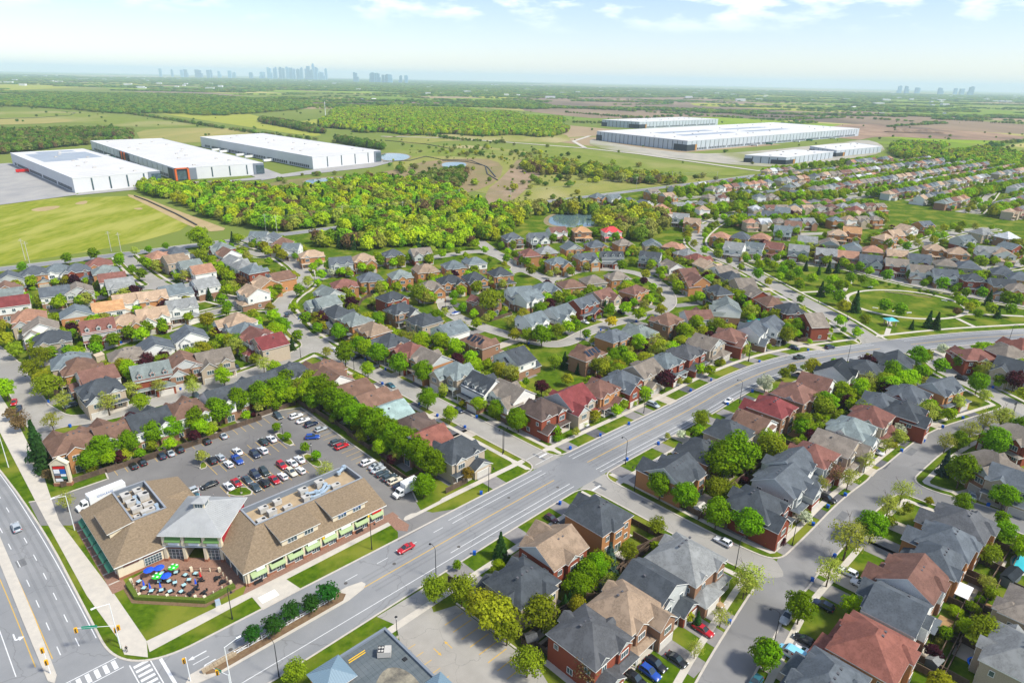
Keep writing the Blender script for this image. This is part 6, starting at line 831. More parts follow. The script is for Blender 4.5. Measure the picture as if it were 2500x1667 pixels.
P('dormer', ['stucco','shingle_tan','trim'], lambda b: (b.face([(24.6,170,5.2),(24.6,160,5.2),(24.6,160,7.0),(24.6,170,7.0)],0), b.face([(24.6,160,5.15),(30.2,160,7.75),(24.6,160,7.0)],0), b.face([(24.0,159.5,7.0),(30.2,159.5,7.85),(30.2,170.5,7.85),(24.0,170.5,7.0)],1), b.face([(24,170.5,6.8),(24,159.5,6.8),(24,159.5,7.0),(24,170.5,7.0)],2), b.face([(24,159.5,6.8),(30.2,159.5,7.65),(30.2,159.5,7.85),(24,159.5,7.0)],2)))
P('dormer', ['stucco','shingle_tan','trim'], lambda b: (b.face([(44.6,163,5.1),(44.6,169,5.1),(44.6,166,6.9)],0), b.face([(44.9,162.6,5.1),(44.9,166,7.05),(39,166,7.05),(42.6,162.6,5.1)],1), b.face([(44.9,166,7.05),(44.9,169.4,5.1),(42.6,169.4,5.1),(39,166,7.05)],1)))
for k in range(6):
    v0 = 151.6+k*4.45
    P('awning', 'awning_teal', lambda b: (b.face([(21.3,v0,2.3),(22.95,v0,3.6),(22.95,v0+3.6,3.6),(21.3,v0+3.6,2.3)][::-1]), b.face([(21.3,v0+3.6,2.1),(21.3,v0,2.1),(21.3,v0,2.3),(21.3,v0+3.6,2.3)]), b.face([(21.3,v0,2.1),(22.95,v0,2.3),(22.95,v0,3.6),(21.3,v0,2.3)])))
    inst('window', WIN['b'], PZ, (22.9, v0+1.8, 1.5), -math.pi/2)
for k in range(7): P('paver_band', 'concrete', lambda b: b.face([(20.6,150+k*4.45,.072),(23,150+k*4.45,.072),(23,150.4+k*4.45,.072),(20.6,150.4+k*4.45,.072)]))
P('shop_window', ['trim','glass'], lambda b: [b.box(28.6,32.4,149.95,150.05,.9,3.1,0)]+[b.box(28.7+k*.62,29.25+k*.62,149.92,149.95,1+j*.7,1.6+j*.7,1) for k in range(6) for j in range(3)])
P('shop_sign', 'sign_maroon', lambda b: (b.box(24.2,27.6,149.9,150.1,3.2,3.85), b.box(28.4,32.6,149.9,150.1,3.3,3.95)))
P('shop_window', ['trim','glass'], lambda b: [b.box(43.1,43.25,129+k*3.6,131.8+k*3.6,.6,3.2,0) for k in range(3)]+[b.box(43.05,43.1,129.1+k*3.6+j*.9,129.9+k*3.6+j*.9,.7,3.1,1) for k in range(3) for j in range(3)])
# --- corner pavilion: faces the corner (world -Y) so it is built in its own turned frame
pav = inst('corner_pavilion', None, PZ, (*toUV(-75.6,136.5), 0), -math.pi/4)
def f_(b):
    for x in (-7.1,-2.5,2.5,6.4): b.box(x,x+.7,-7.2,-6.4,.8,7.6,0); b.box(x-.08,x+.78,-7.28,-6.3,0,.8,1)
    b.box(-7,7,-6.4,7.5,3.9,4.6,0); b.box(-7,-2.4,-6.3,7.5,0,3.9,0); b.box(2.6,7,-6.3,7.5,0,3.9,0); b.box(-7,7,-6.0,7.5,4.6,7.6,2); b.box(-7.2,7.2,-6.95,-6.35,4.5,5.5,0); b.box(-7.25,7.25,-7.3,-6.3,4.25,4.5,3)
P('wall', ['stucco','brick_base','red_panel','parapet'], f_, pav)
def f_(b):
    zt = b.hip(-7.1,7.1,-7.1,7.9,7.6,.52,oh=.6,th=.25,m=0,mt=1)
    for x in np.arange(-7.4,7.5,.62):
        y1 = -max(abs(x), 1.4); b.bar((x,-7.7,7.9),(x,y1+.25,7.9+(7.7+y1)*.52),.04,0,None,4)
    for y in np.arange(-7.2,7.9,.62):
        x1 = max(abs(y-.3), 1.4)
        for s_ in (-1,1): b.bar((s_*7.7,y,7.9),(s_*(x1),y,7.9+(7.7-x1)*.52),.04,0,None,4)
P('metal_roof', ['metal_roof','trim'], f_, pav)
def f_(b): b.box(-1.3,1.3,-1.2,1.4,11.0,12.6,0); b.hip(-1.3,1.3,-1.2,1.4,12.6,.55,oh=.45,th=.1,m=1,mt=1); b.bar((0,.1,13.2),(0,.1,16.6),.05,2)
cup = P('cupola', ['stucco','metal_roof','white_metal'], f_, pav)
inst('window', WIN['b'], cup, (0,-1.25,11.9), 0, .8); inst('window', WIN['b'], cup, (1.35,.1,11.9), math.pi/2, .8)
for k, x in enumerate((-4.5,.35,4.8)):
    P('awning', 'awning_green', lambda b: (b.face([(x-1.9,-7.5,5.9),(x+1.9,-7.5,5.9),(x+1.9,-6.3,7.4),(x-1.9,-6.3,7.4)]), b.face([(x-1.9,-7.5,5.7),(x+1.9,-7.5,5.7),(x+1.9,-7.5,5.9),(x-1.9,-7.5,5.9)])), pav)
    P('banner', 'sign_white', lambda b: b.box(x-1.3,x+1.3,-7.02,-6.97,4.6,5.45), pav)
for x, nm, m_ in ((-4.7,None,'sign_maroon'),(4.8,'Chai n Chai','sign_black')):
    P('shop_sign', m_, lambda b: b.box(x-2,x+2,-6.5,-6.3,3.2,3.95), pav)
    if nm: txt(nm, pav, (x,-6.53,3.58), (math.pi/2,0,0), .62, 'sign_white')
    P('shop_window', ['trim','glass'], lambda b: [b.box(x-1.9,x+1.9,-6.42,-6.3,.1,3.0,0)]+[b.box(x-1.8+k*.92,x-1.0+k*.92,-6.46,-6.42,.2+j*.95,1.05+j*.95,1) for k in range(4) for j in range(3)], pav)
P('archway', ['brick_base','glass'], lambda b: (b.box(-2.4,2.6,-1,-.9,0,3.9,1)), pav)
# ------------------------------------------------------------------ patio furniture, hedge, fence
mat('hedge_leaf', (.075,.115,.016), (.12,.165,.02), rough=.95, scale=3, detail=8, bump=.8, bscale=9)
PF = [(24.6,147.4),(24.5,141.2),(34.7,130.4),(40.9,131.2),(40.8,137.3),(34.5,143.6)]
t = thing('patio_fence', 'black rail fence with cream posts around the restaurant patio', 'fence', (*UV(*PF[0]),0)); bx0 = UV(*PF[0])
for p, q in zip(PF[:-1], PF[1:]):
    n = max(2, int(math.hypot(q[0]-p[0], q[1]-p[1])/1.9))
    for k in range(n):
        a = UV(p[0]+(q[0]-p[0])*k/n, p[1]+(q[1]-p[1])*k/n); c = UV(p[0]+(q[0]-p[0])*(k+1)/n, p[1]+(q[1]-p[1])*(k+1)/n)
        bb = MB(); bb.bar((a[0]-bx0[0],a[1]-bx0[1],1.05),(c[0]-bx0[0],c[1]-bx0[1],1.05),.03,0,None,4); bb.bar((a[0]-bx0[0],a[1]-bx0[1],.3),(c[0]-bx0[0],c[1]-bx0[1],.3),.025,0,None,4)
        for j in range(1,6): f0 = j/6; x_, y_ = a[0]+(c[0]-a[0])*f0-bx0[0], a[1]+(c[1]-a[1])*f0-bx0[1]; bb.bar((x_,y_,.1),(x_,y_,1.05),.015,0,None,4)
        bb.obj('rail', 'black_metal', t); bb = MB(); r0 = .3 if k % 3 == 0 else .11; bb.box(-r0,r0,-r0,r0,.07,1.25 if k % 3 == 0 else 1.1,0); bb.obj('fence_post', 'stucco', t, (a[0]-bx0[0],a[1]-bx0[1],0), math.pi/4)
hb = MB(); HP = [(23.3,147.0),(23.4,141.0),(34.3,129.2),(41.2,129.3)]; HI = [(24.3,147.2),(24.3,141.3),(34.6,130.1),(41.2,130.4)]
hb.prism([UV(*p) for p in HP]+[UV(*p) for p in HI[::-1]], 0, 1.0); tag(hb.obj('hedge', 'hedge_leaf'), 'low clipped hedge wrapping round the restaurant patio fence', 'hedge')
slab('planting_bed', [(22.6,146.6),(22.6,140.6),(33.9,128.2),(40.6,128.4),(41,129.2),(34.3,129.2),(23.4,141),(23.3,147)], 0, .062, 'mulch')
def disc_umbrella(b, r, h, n=8):
    b.bar((0,0,.08),(0,0,h),.03,1,None,5); i = len(b.v)
    b.v.append((0,0,h+.05)); 
    for k in range(n): a = 2*math.pi*k/n; b.v.append((r*math.cos(a), r*math.sin(a), h-.42))
    for k in range(n): b.f.append((i, i+1+k, i+1+(k+1) % n)); b.m.append(0)
for c, nm in (((.02,.09,.62),'blue'),((.03,.48,.04),'green')): mat('canvas_'+nm, c, rough=.7)
mat('canvas_red', (.6,.02,.02), rough=.7); mat('table_top', (.35,.55,.58), rough=.5)
for (u, v, c, pl) in ((30.4,145.8,'blue','beside the white wall'),(32.9,143.8,'green','nearest the pavilion door'),(29.1,143.2,'green','by the purple patio tree'),(30.6,141.9,'blue','in the middle of the patio'),(28.4,146.6,'blue','behind the purple patio tree')):
    b = MB(); disc_umbrella(b, 1.2, 2.5); 
    if c == 'green':
        for k in range(4): a = k*1.57+.6; b.box(.75*math.cos(a)-.22,.75*math.cos(a)+.22,.75*math.sin(a)-.22,.75*math.sin(a)+.22,2.33,2.36,2)
    tag(b.obj('patio_umbrella', ['canvas_'+c,'grey_metal','sign_white'], None, (*UV(u,v),0)), 'open %s patio umbrella %s' % (c, pl), 'umbrella', 'open umbrellas on the patio')
for (u, v, c) in ((26.2,143.6,'blue'),(26.9,141.6,'blue'),(28.7,140.3,'blue'),(36.6,137.6,'red'),(34.9,136,'blue')):
    b = MB(); b.bar((0,0,.08),(0,0,2.5),.03,1,None,5); b.bar((0,0,1.0),(0,0,2.4),.26,0,.06,7)
    tag(b.obj('closed_umbrella', ['canvas_'+c,'grey_metal'], None, (*UV(u,v),0)), 'closed %s patio umbrella standing at a table' % c, 'umbrella', 'closed umbrellas on the patio')
TT = MB(); TT.box(-.45,.45,-.45,.45,.72,.76,0); TT.bar((0,0,.08),(0,0,.72),.05,1,None,5); TT.box(-.28,.28,-.28,.28,.076,.1,1); TTM = [TT.mesh('patio_table', ['table_top','black_metal']), TT.mesh('patio_table', ['black_metal','black_metal'])]
CH = MB(); CH.box(-.22,.22,-.22,.22,.42,.46); CH.box(-.22,.22,.18,.22,.46,.9)
for x in (-.2,.2):
    for y in (-.2,.2): CH.bar((x,y,.076),(x,y,.42),.02,0,None,4)
CHM = CH.mesh('patio_chair', 'black_metal')
for i, (u, v) in enumerate(((30.6,145.4),(33.1,143.4),(29.3,142.9),(30.9,141.5),(34.4,141.0),(36.3,139.9),(34.4,138.8),(31.7,140.0),(32.9,137.8),(25.9,146.1),(26.0,143.0),(26.9,140.9),(28.6,139.6),(29.9,137.9),(31.7,136.1),(33.0,134.2),(39.3,135.1),(39.7,133.0),(36.4,137.0),(34.6,135.1),(35.4,132.4))):
    dk = i > 14; tag(inst('patio_table', TTM[dk], None, (*UV(u,v),0), .3*i), 'dark square patio table in the planted end of the patio' if dk else 'pale blue square patio table on the red brick patio', 'table', 'patio tables')
    for k in range(2 if not dk else 3):
        a = .3*i+k*math.pi*(1 if not dk else .66)+.5; p = UV(u,v); tag(inst('patio_chair', CHM, None, (p[0]-math.sin(a)*-.75, p[1]+math.cos(a)*.75, 0), a), 'black metal chair at a %s patio table' % ('dark' if dk else 'pale blue'), 'chair', 'patio chairs')
# ------------------------------------------------------------------ pylon sign
t = thing('pylon_sign', 'cream gabled pylon sign with red and blue tenant panels beside the path', 'sign', (*UV(23.6,203.0),0), math.radians(6))
b = MB(); b.box(-2.4,2.4,-.7,.7,0,1.0); b.obj('brick_base', 'brick_base', t)
b = MB(); b.box(-2.25,2.25,-.55,.55,1.0,7.2); b.gable(-2.25,2.25,-.55,.55,7.2,.75,'y',oh=.25,th=.15,m=0,mt=0,mw=0); b.obj('frame', 'stucco', t)
b = MB(); b.box(-1.7,1.7,-.62,-.56,1.4,6.6); bp_ = b.obj('sign_board', 'sign_black', t)
for (x0,x1,z0,z1,m_) in ((-1.55,1.55,5.6,6.45,'sign_red'),(.1,1.55,4.8,5.5,'sign_blue'),(-1.55,0,4.2,5.5,'sign_white'),(.1,1.55,4.0,4.7,'sign_blue'),(-1.55,0,3.5,4.1,'parapet'),(.1,1.55,3.2,3.9,'sign_white'),(-1.55,0,2.7,3.4,'sign_maroon'),(.1,1.55,2.3,3.1,'awning_teal'),(-1.55,.4,1.6,2.5,'sign_white')):
    b = MB(); b.box(x0,x1,-.66,-.62,z0,z1); b.obj('sign_panel', m_, bp_)
# ------------------------------------------------------------------ flat-roofed shop at the bottom edge
SHOP = thing('corner_shop', 'orange brick shop with dark flat roof and blue metal pyramid towers', 'building', (*UV(48,80),0), math.pi/4)
mat('membrane', (.085,.105,.115), (.125,.145,.155), rough=.7, scale=.5, detail=5, stretch=(.25,3,1,.6)); mat('metal_blue', (.16,.24,.30), rough=.4, spec=.5); mat('stain', (.30,.27,.20), (.09,.085,.075), rough=.8, scale=.5, detail=6)
def PS(name, m, build, parent=None): 
    b = MB(); build(b); return b.obj(name, m, parent or SHOP)
PS('wall', ['wall_og'], lambda b: b.box(-8,8.4,-32,11.4,0,4.65,0,False))
PS('roof_deck', 'membrane', lambda b: b.box(-7.6,8.0,-31.6,11,4.7,5.0))
PS('parapet', 'parapet', lambda b: (b.box(-8.1,8.5,11.0,11.5,4.6,5.5), b.box(8.0,8.5,-32,11.0,4.6,5.5), b.box(-8.1,-7.6,-32,11.0,4.6,5.5)))
for k in range(16): PS('roof_seam', 'membrane', lambda b: b.box(-7.5+k*.97,-7.46+k*.97,-31,10.9,5.0,5.03))
b = MB(); P_ = smooth_poly([(-3.5,-1),(2,3.5),(5,2),(6,-3),(4,-9),(-1,-9),(-4,-5)],2); b.prism(P_,5.0,5.035); b.obj('roof_stain', 'stain', SHOP)
def rtu(b): b.box(-1.3,1.3,-.9,.9,5.2,6.5,0); b.box(-1.25,0,-.85,.85,6.5,6.55,1); [b.cone((-.95+.6*i,-.4+.8*j),.26,6.55,6.62,8,0) for i in range(2) for j in range(2)]
b = MB(); rtu(b); b.obj('rooftop_unit', ['unit_metal','black_metal'], SHOP, (4.6,6.0,0), -.7)
PS('roof_hatch', ['sign_yellow'], lambda b: b.box(4.2,5.2,-5.2,-4.2,5.0,5.4)); PS('roof_hatch', ['black_metal'], lambda b: b.box(6.4,7.2,2.0,2.8,5.0,5.2))
PS('timber', ['sign_yellow'], lambda b: (b.box(-1.5,2.2,9.0,9.15,5.0,5.12), b.box(-1.3,2.4,9.5,9.65,5.0,5.12)))
for (x, y) in ((-5.6,8.2),(6.2,-8.5)):
    tw = PS('tower', ['wall_og','trim'], lambda b: (b.box(x-2.9,x+2.9,y-2.9,y+2.9,0,5.6,0), b.box(x-3.2,x+3.2,y-3.2,y+3.2,5.5,5.7,1)))
    def f_(b):
        b.hip(x-3,x+3,y-3,y+3,5.7,.5,oh=.4,th=.1,m=0,mt=1)
        for q in np.arange(-3.2,3.3,.45):
            e = max(abs(q),.05)
            for sx, sy in ((1,0),(-1,0),(0,1),(0,-1)):
                a = (x+sx*3.4+(0 if sx else q), y+sy*3.4+(0 if sy else q), 5.82); c = (x+sx*e+(0 if sx else q), y+sy*e+(0 if sy else q), 5.82+(3.4-e)*.5); b.bar(a,c,.035,0,None,4)
    PS('tower_roof', ['metal_blue','trim'], f_, tw)
# ------------------------------------------------------------------ median planting, stone wall and white fence
t = thing('median_fence', 'white cross-braced fence along the planted road median', 'fence', (*UV(33,110.8),0), math.pi/4)
for k in range(8):
    b = MB(); u0 = k*2.9
    b.box(u0,u0+2.9,-.04,.04,1.0,1.1); b.box(u0,u0+2.9,-.04,.04,.35,.45); b.bar((u0,0,.4),(u0+2.9,0,1.05),.04,0,None,4); b.bar((u0,0,1.05),(u0+2.9,0,.4),.04,0,None,4); b.obj('fence_panel', 'white_metal', t)
    b = MB(); b.box(u0-.08,u0+.08,-.08,.08,.2,1.25); b.obj('fence_post', 'white_metal', t)
mat('stone', (.42,.33,.22), (.32,.26,.18), scale=2, rough=.9)
b = MB(); 
for k in range(9): b.box(k*.75,k*.75+.72,-.3,.3,.2,.62+.02*(k % 2)); b.box(k*.75-.1,k*.75+.6,-.28,.28,.64,1.0)
tag(b.obj('stone_wall', 'stone', None, (*UV(26.6,110.8),0), math.pi/4), 'low tan stone wall at the end of the planted road median', 'wall')
# ------------------------------------------------------------------ cars
def car_meshes(kind):
    L, W_, H_, hood, cab0, cab1, belt = dict(sedan=(4.75,1.84,1.45,.92,-.95,1.5,.95), suv=(4.7,1.92,1.72,1.05,-.85,2.05,1.08), hatch=(4.25,1.8,1.5,.95,-.8,1.85,1.0), minivan=(5.1,2.0,1.75,1.05,-1.3,2.3,1.1), pickup=(5.6,2.0,1.85,1.15,-1.05,.85,1.18))[kind]
    h = L/2; w = W_/2; M = {}
    # front is -x ; body rings
    b = MB(); st = [(-h,.62,.50,.72),(-h+.18,.92,.34,.80),(-h+.9,1.,.28,hood-.10),(cab0,1.,.28,hood),(cab0+.6,1.,.28,belt),(cab1-.3,1.,.28,belt),(h-.45,1.,.30,belt-.02 if kind != 'sedan' else belt+.02),(h-.08,.93,.38,belt-.12),(h,.80,.52,belt-.25)]
    rings = []
    for x, kw, zb, zt in st:
        ww = w*kw; i = len(b.v); b.v += [(x,-ww*.88,zb),(x,-ww,zb+(zt-zb)*.35),(x,-ww*.97,zb+(zt-zb)*.75),(x,-ww*.84,zt),(x,ww*.84,zt),(x,ww*.97,zb+(zt-zb)*.75),(x,ww,zb+(zt-zb)*.35),(x,ww*.88,zb)]; rings.append(i)
    for a, c in zip(rings, rings[1:]):
        for k in range(8): b.f.append((a+k, a+(k+1) % 8, c+(k+1) % 8, c+k)); b.m.append(0)
    b.f.append(tuple(range(rings[0], rings[0]+8))[::-1]); b.m.append(0); b.f.append(tuple(range(rings[-1], rings[-1]+8))); b.m.append(0)
    if kind == 'pickup':
        b.box(.9,h-.1,-.82,.82,belt-.45,belt-.02,1)
        b.box(.85,h-.05,-.97,-.80,belt-.1,belt+.05,0); b.box(.85,h-.05,.80,.97,belt-.1,belt+.05,0); b.box(h-.1,h-.02,-.9,.9,belt-.2,belt+.05,0)
    M['body'] = b.mesh('body', ['car_white','black_metal'], True)
    rt0, rt1 = cab0+.85, cab1-(.75 if kind == 'sedan' else .28 if kind != 'pickup' else .25); rw = w*.72; bw = w*.86; zb, zt = belt-.02, H_-.05
    b = MB(); b.face([(rt0,-rw,zt),(rt1,-rw,zt),(rt1-.02,0,H_),(rt0+.05,0,H_)]); b.face([(rt0+.05,0,H_),(rt1-.02,0,H_),(rt1,rw,zt),(rt0,rw,zt)]); 
    for s in (-1,1):
        b.bar((cab0,s*bw,zb),(rt0,s*rw,zt),.05,0,None,4); b.bar((cab1,s*bw,zb),(rt1,s*rw,zt),.07,0,None,4); b.bar(((rt0+rt1)/2+.1,s*bw,zb),((rt0+rt1)/2+.1,s*rw,zt),.05,0,None,4)
    M['roof'] = b.mesh('roof', ['car_white'])
    b = MB(); b.face([(cab0,bw,zb),(cab0,-bw,zb),(rt0,-rw,zt),(rt0,rw,zt)]); M['windscreen'] = b.mesh('windscreen', 'car_glass')
    b = MB(); b.face([(cab1,-bw,zb),(cab1,bw,zb),(rt1,rw,zt),(rt1,-rw,zt)]); M['rear_window'] = b.mesh('rear_window', 'car_glass')
    for s in (-1,1):
        b = MB(); q = [(cab0,s*bw,zb),(cab1,s*bw,zb),(rt1,s*rw,zt),(rt0,s*rw,zt)]; b.face(q if s < 0 else q[::-1]); M['side_window%d' % s] = b.mesh('side_window', 'car_glass')
    b = MB(); r = .34 if kind in ('suv','pickup') else .31; b.bar((0,-.11,0),(0,.11,0),r,0,None,12); b.bar((0,-.125,0),(0,.125,0),r*.6,1,None,8); M['wheel'] = b.mesh('wheel', ['tyre','rim'])
    b = MB(); b.box(-.08,.08,-.2,.2,-.08,.08); M['light'] = b.mesh('headlight', 'headlight'); b = MB(); b.box(-.06,.06,-.2,.2,-.1,.1); M['tail'] = b.mesh('taillight', 'taillight')
    return M, L, W_, r, hood, belt
CM = {k: car_meshes(k) for k in ('sedan','suv','hatch','minivan','pickup')}
CPL = dict(lot='in the plaza parking lot', drv='on a house driveway', art='driving on the arterial road', main='on the main road', side='on a side street', cres='at the kerb of the wide crescent', park='on the park street')
for (X,Y,hd,kind,colr,pl) in CARS:
    if kind == 'van': continue
    M, L, W_, r, hood, belt = CM[kind]; z = .035
    plc = CPL[pl] if pl != 'drv' else 'on driveway '+nearest_road(X, Y)
    nb_ = min((c for c in CARS if c[:2] != (X,Y)), key=lambda c: (c[0]-X)**2+(c[1]-Y)**2); nd_ = math.hypot(nb_[0]-X, nb_[1]-Y)
    if nd_ < 7: plc = 'beside a %s %s %s' % (nb_[4].replace('dark','dark '), nb_[3], plc)
    elif pl == 'drv': plc += ' of %s roof house' % ROOFC[neighbour(X, Y)][1]
    t = thing('car', '%s %s %s' % (colr.replace('darkgreen','dark green'), dict(suv='sport utility vehicle', hatch='hatchback', pickup='pickup truck').get(kind, kind), plc), 'car', (X,Y,z), math.radians(hd+180), 'cars of the suburb')
    for n in ('body','roof'):
        o = inst(n, M[n], t); recolor(o, 0, 'car_'+colr)
    inst('windscreen', M['windscreen'], t); inst('rear_window', M['rear_window'], t); inst('side_window', M['side_window-1'], t); inst('side_window', M['side_window1'], t)
    for x in (-L*.30, L*.29):
        for s in (-1,1): inst('wheel', M['wheel'], t, (x, s*(W_/2-.12), r))
    for s in (-1,1): inst('headlight', M['light'], t, (-L/2+.14, s*W_*.34, .74)); inst('taillight', M['tail'], t, (L/2-.06, s*W_*.37, belt-.22))
# light blue delivery van
van = [c for c in CARS if c[3] == 'van'][0]
t = thing('delivery_van', 'pale blue and white panel van with red lettering on a driveway', 'van', (van[0],van[1],.035), math.radians(van[2]+180))
b = MB(); pr = [(-2.7,.45),(-2.7,.95),(-1.9,1.25),(-1.15,2.1),(-.7,2.3),(2.65,2.3),(2.75,.45)]
for a, c in zip(pr, pr[1:]+pr[:1]): b.face([(c[0],-1,c[1]),(a[0],-1,a[1]),(a[0],1,a[1]),(c[0],1,c[1])], 0)
b.face([(p[0],-1,p[1]) for p in pr],1); b.face([(p[0],1,p[1]) for p in pr][::-1],1); b.obj('body', ['car_lightblue','sign_white'], t)
b = MB(); b.face([(-1.93,.85,1.27),(-1.93,-.85,1.27),(-1.17,-.8,2.13),(-1.17,.8,2.13)]); b.obj('windscreen', 'car_glass', t)
for s in (-1,1):
    b = MB(); q = [(-1.7,s*1.01,1.25),(-.4,s*1.01,1.25),(-.4,s*1.01,1.95),(-1.1,s*1.01,1.95)]; b.face(q if s < 0 else q[::-1]); b.obj('side_window', 'car_glass', t)
    b = MB(); q = [(-2.6,s*1.008,.5),(2.6,s*1.008,.5),(2.6,s*1.008,1.0),(.2,s*1.008,.8)]; b.face(q if s < 0 else q[::-1]); b.obj('stripe', 'car_lightblue', t)
    for x in (-1.75,1.7): inst('wheel', CM['suv'][0]['wheel'], t, (x, s*.9, .34))
txt('Zwicker', t, (1.2,-1.012,1.75), (math.pi/2,0,0), .5, 'sign_red') if False else None
b = MB(); b.box(.2,2.1,-1.02,-1.005,1.55,1.9); b.obj('lettering_band', 'sign_red', t)
# box trucks
def truck(loc, ang, lab_, blen, letter=None):
    t = thing('box_truck', lab_, 'truck', (*loc,.035), ang)
    b = MB(); b.box(-blen/2+.9,blen/2+.9,-1.25,1.25,1.05,3.75); b.box(-blen/2+.85,blen/2+.95,-1.28,1.28,3.75,3.8); b.obj('cargo_box', 'white_metal', t)
    x0 = -blen/2+.8; b = MB(); pr = [(x0-2.9,.5),(x0-2.9,1.2),(x0-1.9,1.45),(x0-1.45,2.35),(x0-.2,2.5),(x0-.2,.5)]
    b.face([(p[0],-1.05,p[1]) for p in pr]); b.face([(p[0],1.05,p[1]) for p in pr][::-1])
    for a, c in zip(pr, pr[1:]+pr[:1]): b.face([(c[0],-1.05,c[1]),(a[0],-1.05,a[1]),(a[0],1.05,a[1]),(c[0],1.05,c[1])])
    b.obj('cab', 'white_metal', t)
    b = MB(); b.face([(x0-1.93,.9,1.5),(x0-1.93,-.9,1.5),(x0-1.49,-.85,2.3),(x0-1.49,.85,2.3)]); b.obj('windscreen', 'car_glass', t)
    for s in (-1,1):
        b = MB(); q = [(x0-1.7,s*1.06,1.5),(x0-.5,s*1.06,1.5),(x0-.5,s*1.06,2.2),(x0-1.4,s*1.06,2.2)]; b.face(q if s < 0 else q[::-1]); b.obj('side_window', 'car_glass', t)
        for x in (x0-1.9, blen/2-.6, blen/2-1.7)[:3 if blen > 6 else 2]: inst('wheel', CM['suv'][0]['wheel'], t, (x, s*1.0, .48), 0, 1.4)
    b = MB(); b.box(x0-2.6,blen/2+.8,-.5,.5,.6,1.05); b.obj('chassis', 'black_metal', t)
    b = MB(); b.box(x0-.05,x0+.45,-.8,.8,2.75,3.6); b.obj('cooling_unit', ['white_metal'], t)
    if letter:
        for s, r in ((-1,0),(1,math.pi)): txt(letter, t, (.2,s*1.26,2.9), (math.pi/2,0,r), .85, 'sign_blue')
truck(UV(29.5,186.6), math.radians(50), 'white box truck with blue IDEALEASE lettering beside the plaza', 9.2, 'IDEALEASE')
truck(UV(92.6,133.4), math.radians(45), 'white cube truck parked at the end of the tree row', 4.8)
# boat on trailer in the inner crescent
p = BOAT; b = MB(); b.prism([(-2.6,0),(-1.4,-1),(2.4,-1),(2.4,1),(-1.4,1)], .5, 1.3, 0, 1); b.box(-.4,.6,-.7,.7,1.3,1.75,1); b.bar((-.9,0,.03),(-.9,0,.5),.25,2,None,8); b.bar((1,0,.03),(1,0,.5),.25,2,None,8)
tag(b.obj('boat', ['sign_white','car_blue','tyre'], None, (*p,0), .8), 'small white and blue motor boat on a trailer on the inner crescent', 'boat')
# ------------------------------------------------------------------ trees
def crown_mesh(kind, seed, n, leaf, lobes=18, rx=.34, zc=.60, rz=.38, shell=.75):
    rs = np.random.RandomState(seed); V = []; NN = []; tone = []
    if kind in 'cb':
        # conifer: tiers of drooping branches
        t = rs.rand(n)**.75; z = .06+.92*(1-t); z = .07+.93*rs.rand(n)**1.25
        R_ = .33*(1.03-z)*(0.68+.32*np.sin(z*46+rs.rand(n)*1.5+2*np.sin(np.arange(n)*.37)))*(.55+.45*rs.rand(n)**.4); a = rs.rand(n)*2*np.pi
        C = np.stack([R_*np.cos(a), R_*np.sin(a), z-.25*R_], 1); No = np.stack([np.cos(a), np.sin(a), np.full(n,.45)], 1)
    else:
        ph = np.arange(lobes)*2.399+rs.rand(); lz = 1-2*(np.arange(lobes)+.5)/lobes; lr = np.sqrt(1-lz**2)
        LC = np.stack([lr*np.cos(ph)*rx*.66, lr*np.sin(ph)*rx*.66, zc+lz*rz*.68], 1)*(1+.16*rs.randn(lobes,1)*[1,1,.3]); LR = rx*(.30+.20*rs.rand(lobes))
        LC[:,:2] *= (1.12-.55*np.clip((LC[:,2]-zc)/rz,0,1))[:,None]; LC = np.vstack([LC, [[0,0,zc]]]); LR = np.r_[LR, rx*.72]
        pr_ = LR**2; pick = rs.choice(len(LR), n, p=pr_/pr_.sum()); d = rs.randn(n,3); d /= np.linalg.norm(d,axis=1)[:,None]; d[:,2] = np.where(d[:,2] < -.35, -d[:,2]*.5, d[:,2])
        rad = LR[pick]*(shell+(1.08-shell)*rs.rand(n)**.6); C = LC[pick]+d*rad[:,None]*[1,1,.95]
        co = C-[0,0,zc-.12]; co /= np.linalg.norm(co,axis=1)[:,None]; No = .6*d+.5*co
        tl = rs.rand(len(LR))
    No = No+.35*rs.randn(n,3); No /= np.linalg.norm(No,axis=1)[:,None]
    a = rs.randn(n,3); ta = np.cross(No, a); ta /= np.linalg.norm(ta,axis=1)[:,None]+1e-9; tb = np.cross(No, ta)
    sz = leaf*(.6+.8*rs.rand(n))[:,None]
    q = np.stack([C-ta*sz-tb*sz*.7, C+ta*sz-tb*sz*.6, C+ta*sz*.8+tb*sz*.8, C-ta*sz*.7+tb*sz], 1).reshape(-1,3)
    me = bpy.data.meshes.new('crown'); me.vertices.add(4*n); me.vertices.foreach_set('co', q.ravel()); me.loops.add(4*n); me.loops.foreach_set('vertex_index', np.arange(4*n)); me.polygons.add(n); me.polygons.foreach_set('loop_start', np.arange(0,4*n,4)); me.polygons.foreach_set('use_smooth', np.ones(n,bool))
    tn = .7*rs.rand(n)+(.4*tl[pick] if kind not in 'cb' else .25)
    at = me.attributes.new('tone','FLOAT','FACE'); at.data.foreach_set('value', tn.astype(np.float32))
    me.update(); me.validate()
    me.normals_split_custom_set_from_vertices(np.repeat(No,4,axis=0).tolist())
    return me
